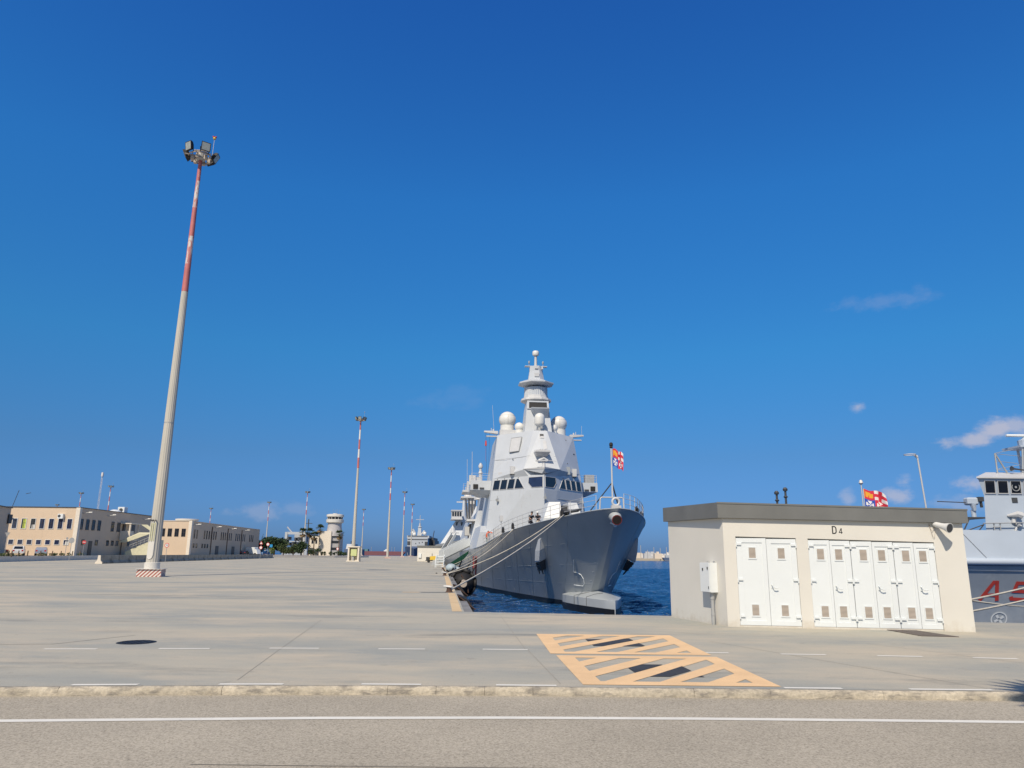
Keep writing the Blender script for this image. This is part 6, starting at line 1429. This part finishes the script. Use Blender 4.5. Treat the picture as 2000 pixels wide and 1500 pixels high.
# warship head on at the end of the quay
FS = thing('distant_warship', 'distant blue grey warship seen bow on beyond the small white hut', 'warship', (-66.5, 530, SEA), .02)
q = MB(); q.loft([[(0, -18, 7.6), (0, -14, 1), (0, -13, -1), (0, -13, -1)], [(-5, -12, 9.2), (-3, -9, -1), (3, -9, -1), (5, -12, 9.2)], [(-9, 5, 9), (-8, 6, -1), (8, 6, -1), (9, 5, 9)], [(-9, 90, 9), (-8, 90, -1), (8, 90, -1), (9, 90, 9)]]); q.build('hull', SHB, FS)
q = MB(); q.box(-7.6, 7.0, 6, 40, 9, 15.2); q.box(-8.0, 8.0, 6, 30, 15.2, 17.0); q.build('superstructure', SHG, FS)
for z in (14.0, 16.4): q = MB(); q.box(-7.4, 6.8, 5.8, 5.99, z, z + .5); q.build('window_strip', M['dark'], FS)
for x_, z_ in ((-6.5, 10.5), (6, 10.3)): q = MB(); q.box(x_ - 1, x_ + 1, 5.6, 5.98, z_, z_ + 2.4); q.build('recess', M['dark'], FS)
for x_ in (-1.5, 1, 3.2): q = MB(); q.box(x_ - .3, x_ + .3, 5.7, 5.98, 11.5 + x_ * .2, 12 + x_ * .2); q.build('port', M['dark'], FS)
q = MB(); q.loft([[(-1.6, 14, 17), (1.6, 14, 17), (1.6, 18, 17), (-1.6, 18, 17)], [(-.9, 15, 23), (.9, 15, 23), (.9, 17, 23), (-.9, 17, 23)]]); q.revolve([(1.4, 23), (1.6, 23.4), (.8, 24), (.7, 26)], (0, 16, 0), 10); q.tube([(0, 16, 26), (0, 16, 32)], .25, 6); q.box(-3, 3, 15.8, 16.2, 28.6, 29); q.box(-1.4, 1.4, 15.6, 16.4, 22, 22.4); q.build('mast', SHG, FS)
for x_, z_ in ((-4.6, 18.8), (4.4, 18.6), (-3.2, 17.9)): q = MB(); q.sphere((x_, 10, z_), 1.35, 12, 8); q.build('radome', M['dome'], FS, smooth=60)
q = MB(); q.tube([(-4.5, 10, 21.5), (-2.2, 10, 18.6)], [.9, .4], 8); q.tube([(4.3, 10, 20.5), (2.0, 10, 18)], [.9, .4], 8); q.build('deck_gun', M['ship2'], FS)
q = MB(); q.box(7.2, 10, 20, 60, 9, 16); q.box(8.5, 11, 20, 60, 9, 14); q.tube([(9.4, 22, 16), (10.2, 22, 21)], .3, 6); q.build('side_gallery', M['dark'], FS)
q = MB(); q.loft([[(-5.2, -12.4, 5), (-4.9, -12.6, 5), (-4.5, -11.4, 2.2), (-4.8, -11.2, 2.2)], [(-5.2, -12.5, 5), (-4.9, -12.7, 5), (-4.5, -11.5, 2.2), (-4.8, -11.3, 2.2)]]); q.build('anchor', M['dome'], FS)
rp = MB(); rp.tube([(-62, 520, 4.5), (-58.5, 512, 2.6), (-55, 505, .3)], .12, 5); tag(rp.build('mooring_rope', M['rope']), 'pale mooring rope from the distant warship down to the quay end', 'rope')
# red tanker on the horizon
TK = thing('tanker', 'low maroon tanker on the horizon left of the distant warship', 'ship', (-268, 1600, SEA))
q = MB(); q.loft([[(-45, -8, 0), (38, -8, 0), (38, 8, 0), (-45, 8, 0)], [(-46, -9, 8.5), (45, -9, 8.5), (45, 9, 8.5), (-46, 9, 8.5)]]); q.build('hull', mat('maroon_hull', (.22, .09, .10), .6), TK)
q = MB(); q.box(-46, -36, -8, 8, 8.5, 13); q.build('deckhouse', mat('green_grey_house', (.10, .22, .24), .6), TK); q = MB(); q.box(-2, 7, -6, 6, 8.5, 11); q.box(1, 5, -4, 4, 11, 13); q.build('tank_house', M['white'], TK)
for x_ in (-30, 14, 20): q = MB(); q.tube([(x_, 0, 8.5), (x_, 0, 18)], .4, 5); q.build('mast', M['steel'], TK)
# replenishment ship with gantry behind the trees
CS = thing('gantry_ship', 'pale grey supply ship with a portal gantry behind the hedge and trees', 'ship', (-121.5, 420, SEA), .03)
q = MB(); q.box(-7, 7, 0, 60, -1, 6); q.build('hull', SHG, CS)
q = MB(); q.box(-2.6, 4.0, 8, 40, 6, 15.2); q.build('superstructure', SHG, CS)
for x_ in (-5.8, 4.6): q = MB(); q.box(x_ - .7, x_ + .7, 2, 4, 6, 15.5); q.build('gantry_leg', SHG, CS)
q = MB(); q.box(-5.2, 4.0, 2.2, 3.6, 14.2, 15.6); q.box(-5.2, 4, 2.4, 3.4, 10.0, 10.6); q.tube([(-5.8, 3, 18.4), (-2.8, 3, 15.2)], .4, 6); q.tube([(5, 3, 18.2), (1.6, 3, 15.2)], .4, 6); q.build('gantry_beam', SHG, CS)
for x_, z_ in ((-4.6, 11.2), (-.5, 10.8), (1.4, 11), (3, 8.5), (-1.8, 8.4), (-3.9, 8)): q = MB(); q.box(x_ - .45, x_ + .45, 1.7, 7.98, z_, z_ + 1.7); q.build('opening', M['dark'], CS)
q = MB(); q.tube([(5.6, 5, 10), (5.6, 5, 23)], .3, 6); q.box(3.5, 7.8, 4.8, 5.2, 20.4, 20.7); q.build('mast', M['dark'], CS)
q = MB(); q.box(-10.5, -6.8, 3, 6, 6, 9.5); q.box(-10.2, -7.2, 2.9, 2.99, 7, 8.6); q.build('deckhouse', M['dome'], CS)
CG = thing('grey_patrol_ship', 'small blue grey ship showing right of the control tower', 'ship', (-112.5, 520, SEA))
q = MB(); q.box(-3.4, 3.2, 0, 40, -1, 7); q.build('hull', SHB, CG)
q = MB(); q.loft([[(-3, 4, 7), (2.6, 4, 7), (2.6, 20, 7), (-3, 20, 7)], [(-2.6, 5, 10.4), (2.3, 5, 10.4), (2.3, 18, 10.4), (-2.6, 18, 10.4)]]); q.build('superstructure', SHG, CG); q = MB(); q.tube([(-.4, 8, 10.4), (-.4, 8, 12.5)], .3, 6); q.tube([(1.6, 8, 10.4), (2.2, 8, 13.0)], .25, 6); q.build('mast', M['dark'], CG)
# grey ship moored astern of the big warship
AS = thing('moored_frigate', 'grey ship moored astern whose bridge shows left of the large warship', 'warship', (-16.3, 232, SEA), math.atan2(.0946, .9955))
q = MB(); q.loft([[(0, -30, 8), (.2, -29, 8), (.2, -26, -1), (0, -26, -1)], [(-7, 0, 7), (7, 0, 7), (6, 2, -1), (-6, 2, -1)], [(-7, 80, 6), (7, 80, 6), (6.5, 80, -1), (-6.5, 80, -1)]]); q.build('hull', M['hull'], AS)
q = MB(); q.loft([[(-6, 2, 6.5), (6, 2, 6.5), (6, 40, 6.5), (-6, 40, 6.5)], [(-.6, 6, 15), (5, 6, 15), (5, 30, 15), (-.6, 30, 15)]]); q.build('superstructure', M['ship'], AS)
q = MB(); q.box(-2.2, 1.1, 2, 12, 15.2, 17.6); q.box(-2.4, 1.3, 1.8, 12.2, 17.6, 17.9); q.box(-2.4, 1.3, 1.6, 12.2, 14.9, 15.2); br = q.build('bridge_house', M['ship2'], AS)
for k in range(4): q = MB(); q.box(-2.05 + .78 * k, -1.5 + .78 * k, 1.85, 1.98, 16.0, 17.3); q.build('window', M['glass'], br)
q = MB(); q.box(-2.6, .2, 0, 3, 10.6, 10.9); q.tube([(-1.6, 1.5, 10.9), (-1.6, 1.5, 12.3)], [.8, .5], 8); q.build('side_sponson', M['ship2'], AS)
q = MB(); q.tube([(2, 14, 14), (2, 14, 22)], [1.0, .4], 8); q.box(-.5, 4.5, 13.8, 14.2, 21, 21.4); q.build('mast', M['ship'], AS)
for x_ in (-1.2, .4, 2.0): q = MB(); q.tube([(x_, 4.5, 6.5), (x_ + .8, 5.5, 14.2)], .3, 6); q.build('strut', M['dark'], AS)

# pennant ship at right behind the hut
TG = thing('patrol_vessel', 'grey vessel at right with red A 5 letters on its flared bow', 'ship', (14.4, 31.6, 0))
def hbT(x, z):                              # half breadth: x metres aft of the stem head, z height
    t_ = min(1, max(0, (z - SEA) / (1.35 - SEA)))
    xs = x - 1.7 * (1 - t_)
    fd = 3.9 * (1 - math.exp(-max(0, xs) / 3.4)); fw = 3.5 * (1 - math.exp(-max(0, xs) / 7.5))
    return fw + (fd - fw) * t_ ** 1.6
def TP(x, z, off=0): return (x, 3.9 - hbT(x, z) - off - .35, z)
q = MB(); XS_ = [0, .3, .7, 1.2, 1.8, 2.5, 3.3, 4.2, 5.2, 6.3, 7.6, 9, 11, 14, 18, 24, 30]; ZS_ = [SEA - .6, SEA, -1.6, -.9, -.3, .3, .8, 1.1, 1.35]
for sgn in (0, 1):
    b0 = len(q.v)
    for x_ in XS_:
        for z_ in ZS_:
            p = TP(x_, z_); q.v.append(p if sgn == 0 else (p[0], 7.1 - p[1], p[2]))
    for i in range(len(XS_) - 1):
        for j in range(len(ZS_) - 1): a = b0 + i * len(ZS_) + j; q.face((a, a + 1, a + len(ZS_) + 1, a + len(ZS_)))
thull = q.build('hull', mat('blue_grey_hull_paint', (.30, .345, .40), .4, var=.10, scale=.9, stain=(.40, .44, .48), stain_scale=.8, stain_lo=.5, stain_hi=.7), TG, smooth=35)
M['tship'] = mat('light_blue_grey_paint', (.42, .485, .57), .45, var=.04, scale=.8)
q = MB(); bulk = []
for x_ in XS_:
    p = TP(x_, 1.35, .04); bulk.append([(x_, p[1], 1.66), (x_, p[1] + .06, 2.95 - .018 * x_), (x_, p[1] + .14, 2.95 - .018 * x_), (x_, p[1] + .10, 1.66)])
q.loft(bulk); bw_ = q.build('bulwark', M['tship'], TG, smooth=30)
q = MB(); q.tube([TP(4.6, 1.7, .05), (5.35, TP(5.35, 1.35, .04)[1] + .055, 2.69)][::1] if False else [(5.95, TP(5.95, 1.35, .05)[1], 1.68), (5.2, TP(5.2, 1.35, .05)[1] + .05, 2.69)], .012, 4); q.build('weld_seam', M['steel'], bw_)
q = MB(); q.tube([(x_, TP(x_, 1.35, .06)[1], 1.52) for x_ in XS_], .15, 10); q.build('rubbing_strake', M['tship'], TG, smooth=60)
q = MB(); q.tube([(x_, TP(x_, 1.14, .02)[1], 1.16) for x_ in XS_], .03, 6); q.build('spray_rail', M['ship2'], TG)
q = MB(); dk = [(x_, TP(x_, 1.35)[1] + .15) for x_ in XS_]; q.poly([(x_, y_, 1.75) for x_, y_ in dk] + [(x_, 7.1 - y_, 1.75) for x_, y_ in reversed(dk)]); q.build('deck', M['steel'], TG)
q = MB(); fT = lambda u, v, t: TP(u, v, .012 + t)
def letter(strokes, x0, z0, sx, sz, w_):
    for st in strokes:
        pts = []
        for (a, b), (c, d_) in zip(st, st[1:]):
            for k in range(4): pts.append((x0 + sx * (a + (c - a) * k / 4), z0 + sz * (b + (d_ - b) * k / 4)))
        pts.append((x0 + sx * st[-1][0], z0 + sz * st[-1][1])); ribbon(q, pts, w_, fT, .004)
q = MB(); letter([[(.0, 0), (.62, 1.0), (.80, 1.0), (.98, 0)], [(.28, .30), (.90, .30)]], 5.93, -.12, .68, .78, .14)
q.build('pennant_letter', M['red'], thull); q = MB()
letter([[(.95, 1), (.15, 1), (.05, .56), (.85, .52), (.9, .08), (.0, .12), (-.05, .25)]], 7.14, -.12, .80, .76, .14)
q.build('pennant_letter', M['red'], thull)
q = MB(); cx, cz = 6.78, -.90
ribbon(q, [(cx + .29 * math.cos(k / 20 * 6.2832), cz + .29 * math.sin(k / 20 * 6.2832)) for k in range(20)], .05, fT, .004, closed=True)
for k in range(4): a = k * math.pi / 2 + .6; ribbon(q, [(cx + .05 * math.cos(a), cz + .05 * math.sin(a)), (cx + .2 * math.cos(a), cz + .2 * math.sin(a))], .10, fT, .004)
q.build('thruster_mark', M['white'], thull)
# bridge
yb = 1.0
WHX = .45                                      # wheelhouse shift along the hull
q = MB(); q.loft([[(5.95, yb - .1, 1.75), (14, yb - .1, 1.75), (14, 6.1, 1.75), (10.2, 6.1, 1.75)], [(6.22, yb, 4.38), (14, yb, 4.38), (14, 6.1, 4.38), (10.4, 6.1, 4.38)], [(5.95, yb - .16, 5.12), (14, yb - .16, 5.12), (14, 6.3, 5.12), (10.2, 6.3, 5.12)]]); wh = q.build('wheelhouse', M['tship'], TG); wh.location.x = WHX
q = MB(); q.loft([[(5.82, yb - .26, 5.125), (14, yb - .26, 5.125), (14, 6.4, 5.125), (10.1, 6.4, 5.125)], [(5.82, yb - .26, 5.18), (14, yb - .26, 5.18), (14, 6.4, 5.18), (10.1, 6.4, 5.18)], [(6.9, yb + .7, 5.5), (14, yb + .7, 5.5), (14, 5.6, 5.5), (10.4, 5.6, 5.5)]]); q.build('roof', M['ship2'], wh)
wy = lambda z: yb - .16 * (z - 4.38) / .74
for (x0, x1) in [(6.24 + .575 * k, 6.66 + .575 * k) for k in range(7)]:
    I = [(x0 + .05, wy(4.5), 4.5), (x1 + .05, wy(4.5), 4.5), (x1, wy(5.02), 5.02), (x0, wy(5.02), 5.02)]; c = sum((Vector(p) for p in I), Vector()) / 4
    O = [Vector(p) + (Vector(p) - c).normalized() * .05 for p in I]
    b_ = MB(); b_.frame(O, I, .0, .03); wo = b_.build('wheelhouse_window', M['ship2'], wh); b_ = MB(); b_.slab(I, .003, .012); b_.build('pane', M['glass'], wo)
    if abs(x0 - 7.39) < .01:
        b_ = MB(); b_.tube([(7.62 + .17 * math.cos(k / 20 * 6.28), wy(4.76) - .02, 4.76 + .17 * math.sin(k / 20 * 6.28)) for k in range(21)], .018, 5); b_.tube([(7.62, wy(4.76) - .03, 4.76), (7.62, wy(4.76), 4.76)], .05, 8); b_.build('clear_view_screen', M['steel'], wo)
q = MB(); q.box(7.42, 7.66, yb - .04, yb - .005, 4.08, 4.3); q.build('vent_grille', M['dark'], wh)
q = MB(); q.tube([(7.7, yb - .05, 3.5), (8.0, yb - .3, 3.55), (8.15, yb - .3, 3.5)], [.05, .14, .16], 8); q.tube([(7.95, yb - .1, 3.5), (7.9, yb - .1, 3.2)], .1, 6); q.build('deck_lamp', M['ship2'], wh).location.x = -.6
q = MB(); q.tube([(8.05, yb - .1, 3.1), (8.1, yb - .2, 3.15)], .12, 8); q.tube([(8.0, yb - .1, 3.05), (7.85, yb - .1, 2.6), (7.75, yb - .1, 2.3)], .05, 6); q.build('deck_phone', M['ship2'], wh).location.x = -.6
q = MB(); q.tube([(5.85, yb - .25, 3.15), (14, yb - .25, 3.35)], .025, 6); q.build('handrail', M['steel'], wh)
q = MB()
for x_ in (6.35, 6.62): q.tube([(x_, yb - .2, 1.8), (x_, yb - .2, 3.15)], .025, 6)
for k in range(6): q.tube([(6.35, yb - .2, 2.0 + .2 * k), (6.62, yb - .2, 2.0 + .2 * k)], .018, 5)
q.build('ladder', M['steel'], wh)
q = MB(); q.box(5.2, 5.95, yb - .3, yb + .9, 3.35, 3.42); q.tube([(5.25, yb - .3, 3.35), (4.8, yb - .3, 2.6)], .03, 5); q.tube([(4.85, yb - .3, 2.75), (5.85, yb - .3, 3.1)], .025, 5); q.tube([(5.85, yb - .3, 3.1), (5.2, yb - .3, 2.4)], .025, 5); q.tube([(4.7, yb - .3, 2.55), (5.5, yb - .3, 2.75)], .025, 5); q.build('gun_platform', M['dark'], wh)
q = MB(); q.tube([(5.5, yb, 3.42), (5.5, yb, 3.75)], .1, 8); q.rbox(5.2, 5.7, yb - .2, yb + .2, 3.95, 4.28, .06); q.tube([(5.45, yb - .1, 4.0), (5.5, yb - .1, 3.7)], [.14, .07], 8); mg = q.build('machine_gun', M['tship'], TG); mg.location.x = .6; q = MB(); q.tube([(5.3, yb, 4.06), (3.95, yb, 4.10)], .022, 6); q.build('gun_barrel', M['dark'], mg)
q = MB(); q.box(5.78, 6.0, yb - .3, yb - .1, 4.1, 4.3); q.tube([(5.9, yb - .2, 4.1), (5.95, yb - .15, 3.85)], .06, 6); q.build('side_lamp', M['dark'], wh)
# roof mast with radar
q = MB()
for (x_, y_) in ((7.9, 1.9), (8.5, 1.9), (8.2, 2.6)): q.tube([(x_, y_, 5.3), (x_ + (.1 if x_ < 8.2 else -.05), y_, 6.7)], .06, 6)
q.box(7.6, 8.9, 1.6, 2.9, 6.68, 6.76); q.revolve([(.34, 6.76), (.36, 7.05), (.2, 7.12), (.12, 7.2)], (8.25, 2.1, 0), 12); q.box(7.95, 8.4, 1.95, 2.3, 5.9, 6.3); rm_ = q.build('radar_mast', M['tship'], TG); rm_.location.x = 1.45
q = MB(); q.rbox(7.35, 9.2, 2.02, 2.18, 7.22, 7.34, .03); q.build('radar_scanner', M['white'], rm_)
q = MB(); q.tube([(7.75, 1.7, 6.6), (7.6, 1.7, 5.5)], .05, 5); q.build('mast_strut', M['hull'], rm_)
q = MB(); q.tube([(6.75, 1.5, 5.3), (6.75, 1.5, 6.35)], .035, 6); q.tube([(6.75, 1.5, 6.35), (7.25, 1.5, 5.35)], .035, 6)
for z0, z1, x1 in ((6.35, 6.55, 7.7), (6.33, 6.25, 7.9), (6.0, 5.9, 7.8), (5.62, 5.85, 7.9), (5.6, 5.55, 7.6)): q.tube([(6.75, 1.5, z0), (x1, 1.6, z1)], .012, 4)
q.build('signal_frame', M['steel'], wh).location.x = .55
q = MB(); q.tube([(7.35, 1.3, 5.62), (7.95, 1.3, 5.55)], [.045, .03], 6); q.tube([(7.22, 1.3, 5.64), (7.36, 1.3, 5.62)], [.12, .045], 8); q.build('ship_horn', M['dark'], wh).location.x = .6
q = MB(); q.tube([(2.72, -1.6 + 2.2, 1.8), (2.64, .6, 3.9), (2.52, .6, 6.1)], .035, 6); q.tube([(2.2 + .24 * math.cos(k / 16 * 6.28), .6 + .24 * math.sin(k / 16 * 6.28), 6.12) for k in range(17)], .02, 5); q.tube([(2.52, .6, 6.0), (2.4, .6, 6.12)], .05, 6); q.build('loop_aerial', M['ship2'], TG).location.x = 1.15
q = MB(); q.tube([(.95, .4, 1.8), (.95, .4, 4.75)], .022, 6); q.tube([(1.02, .4, 1.8), (1.02, .4, 4.5)], .015, 6); q.revolve([(.04, 4.75), (.10, 4.82), (.05, 4.95)], (.95, .4, 0), 8); q.build('bow_staff', M['ship2'], TG)
def rope2(label, a, b, sag):
    o_ = rope(label, a, b, sag, .028); o_['group'] = 'mooring ropes of the patrol vessel'
rope2('upper pale mooring rope crossing the red A 5 letters', (21.33, 27.0, 1.47), (12.07, 20.4, .48), .10)
rope2('lower pale mooring rope crossing below the red A letter', (21.25, 27.0, 1.0), (12.03, 20.4, .18), .10)
rope2('thin pale line hanging along the flared bow behind the ropes', (20.2, 27.2, .0), (12.0, 20.5, .60), .12)
# boat whose masts show over the hut roof
PB = thing('small_ship', 'ship behind the utility hut showing only two dark masts over the roof', 'ship', (24, 62, SEA))
q = MB(); q.loft([[(-6.5, 0, 3.4), (-6.3, .3, 3.4), (-5.5, .3, -.6), (-5.5, 0, -.6)], [(-2, -3, 2.8), (-2, 3, 2.8), (-1.5, 2.5, -.6), (-1.5, -2.5, -.6)], [(14, -3, 2.4), (14, 3, 2.4), (14, 2.6, -.6), (14, -2.6, -.6)]]); q.build('hull', M['hull'], PB)
q = MB(); q.box(-4, 6, -2.2, 2.2, 2.5, 5.4); q.build('deckhouse', M['ship'], PB)
for x_, t_ in ((-1.5, 9.4), (-.75, 9.7)): q = MB(); q.tube([(x_, 0, 5.4), (x_, 0, t_)], .09, 6); q.revolve([(.18, 0), (.22, .15), (.10, .3)], (x_, 0, t_), 8); q.revolve([(.10, 0), (.2, .1), (.1, .2)], (x_, 0, t_ - .6), 8); q.build('mast', M['dark'], PB)
q = MB(); q.tube([(-2.6, 0, 8.2), (-.2, 0, 8.3)], .07, 6); q.sphere((-.4, -.1, 8.0), .25, 8, 5); q.build('yard', M['dark'], PB)

# far shore at right
mb = MB(); mb.prism([(90, 745), (151, 752), (153, 760), (600, 800), (600, 2500), (60, 2500), (95, 1200)], -8, -.9); mb.build('far_shore', mat('pale_shore_rock', (.46, .40, .30), .9, var=.1, scale=.05), kind='structure')
FSH = [mat('far_house_%s' % n_, c_, .8) for n_, c_ in (('white', (.62, .61, .60)), ('cream', (.56, .50, .43)), ('grey', (.42, .44, .47)))]
r4 = random.Random(11); nmz = 0
kinds = ('white', 'cream', 'grey')
for k in range(34):
    dist = r4.uniform(820, 1350); px = 128 + k * 1.9
    x_ = px / 750 * dist * 1.0; w_ = r4.uniform(6, 16); h_ = r4.uniform(3.2, 7.0) * dist / 1000
    kk = r4.randrange(3)
    q = MB(); q.box(-w_ / 2, w_ / 2, 0, 10, 0, h_); 
    if r4.random() < .4: q.box(-w_ * .2, w_ * .15, 2, 6, h_, h_ + 2)
    o = q.build('shore_house', FSH[kk]); o.location = (x_, dist, -.9)
    tag(o, 'tiny %s flat roofed building on the far shore' % kinds[kk], 'building', 'far shore %s buildings' % kinds[kk])
for k in range(5):
    o = MB().tube([(0, 0, 0), (0, 0, r4.uniform(9, 14))], .35, 5).build('shore_mast', M['steel']); o.location = (140 + 9 * k, 800 + 10 * k, -.9); tag(o, 'thin mast standing on the far shore', 'mast', 'thin masts on the far shore')
BG = thing('barge', 'dark blue vessel lying along the far shore left of the utility hut', 'ship', (164, 742, SEA))
q = MB(); q.loft([[(-11, -3, 0), (60, -3, 0), (60, 3, 0), (-11, 3, 0)], [(-13, -3, 3.0), (60, -3, 3.0), (60, 3, 3.0), (-13, 3, 3.0)]]); q.build('hull', SHB, BG); q = MB(); q.box(-10, 2, -2.5, 2.5, 3.0, 5.2); q.box(4, 60, -2, 2, 3, 4.2); q.build('deckhouse', SHG, BG)
# lattice mast far left
LM = thing('lattice_mast', 'very thin red and white lattice mast far left above the buildings', 'mast', (-336, 600, .6))
q = MB()
for a in range(3): q.tube([(.9 * math.cos(a * 2.094), .9 * math.sin(a * 2.094), 0), (.5 * math.cos(a * 2.094), .5 * math.sin(a * 2.094), 62)], .12, 4)
for k in range(30):
    a = k % 3; q.tube([(.8 * math.cos(a * 2.094), .8 * math.sin(a * 2.094), 2 * k), (.8 * math.cos((a + 1) * 2.094), .8 * math.sin((a + 1) * 2.094), 2 * k + 2)], .06, 4)
q.revolve([(.8, 60), (1.0, 61), (.8, 63.5)], n=8); q.build('lattice', M['mast_white'], LM)
# street palm just outside the picture whose fronds shade the road at right
pm = palm('palm tree on the near pavement just right of the picture', (5.55, 3.4, -.10), 6.0, 41, 1.9)
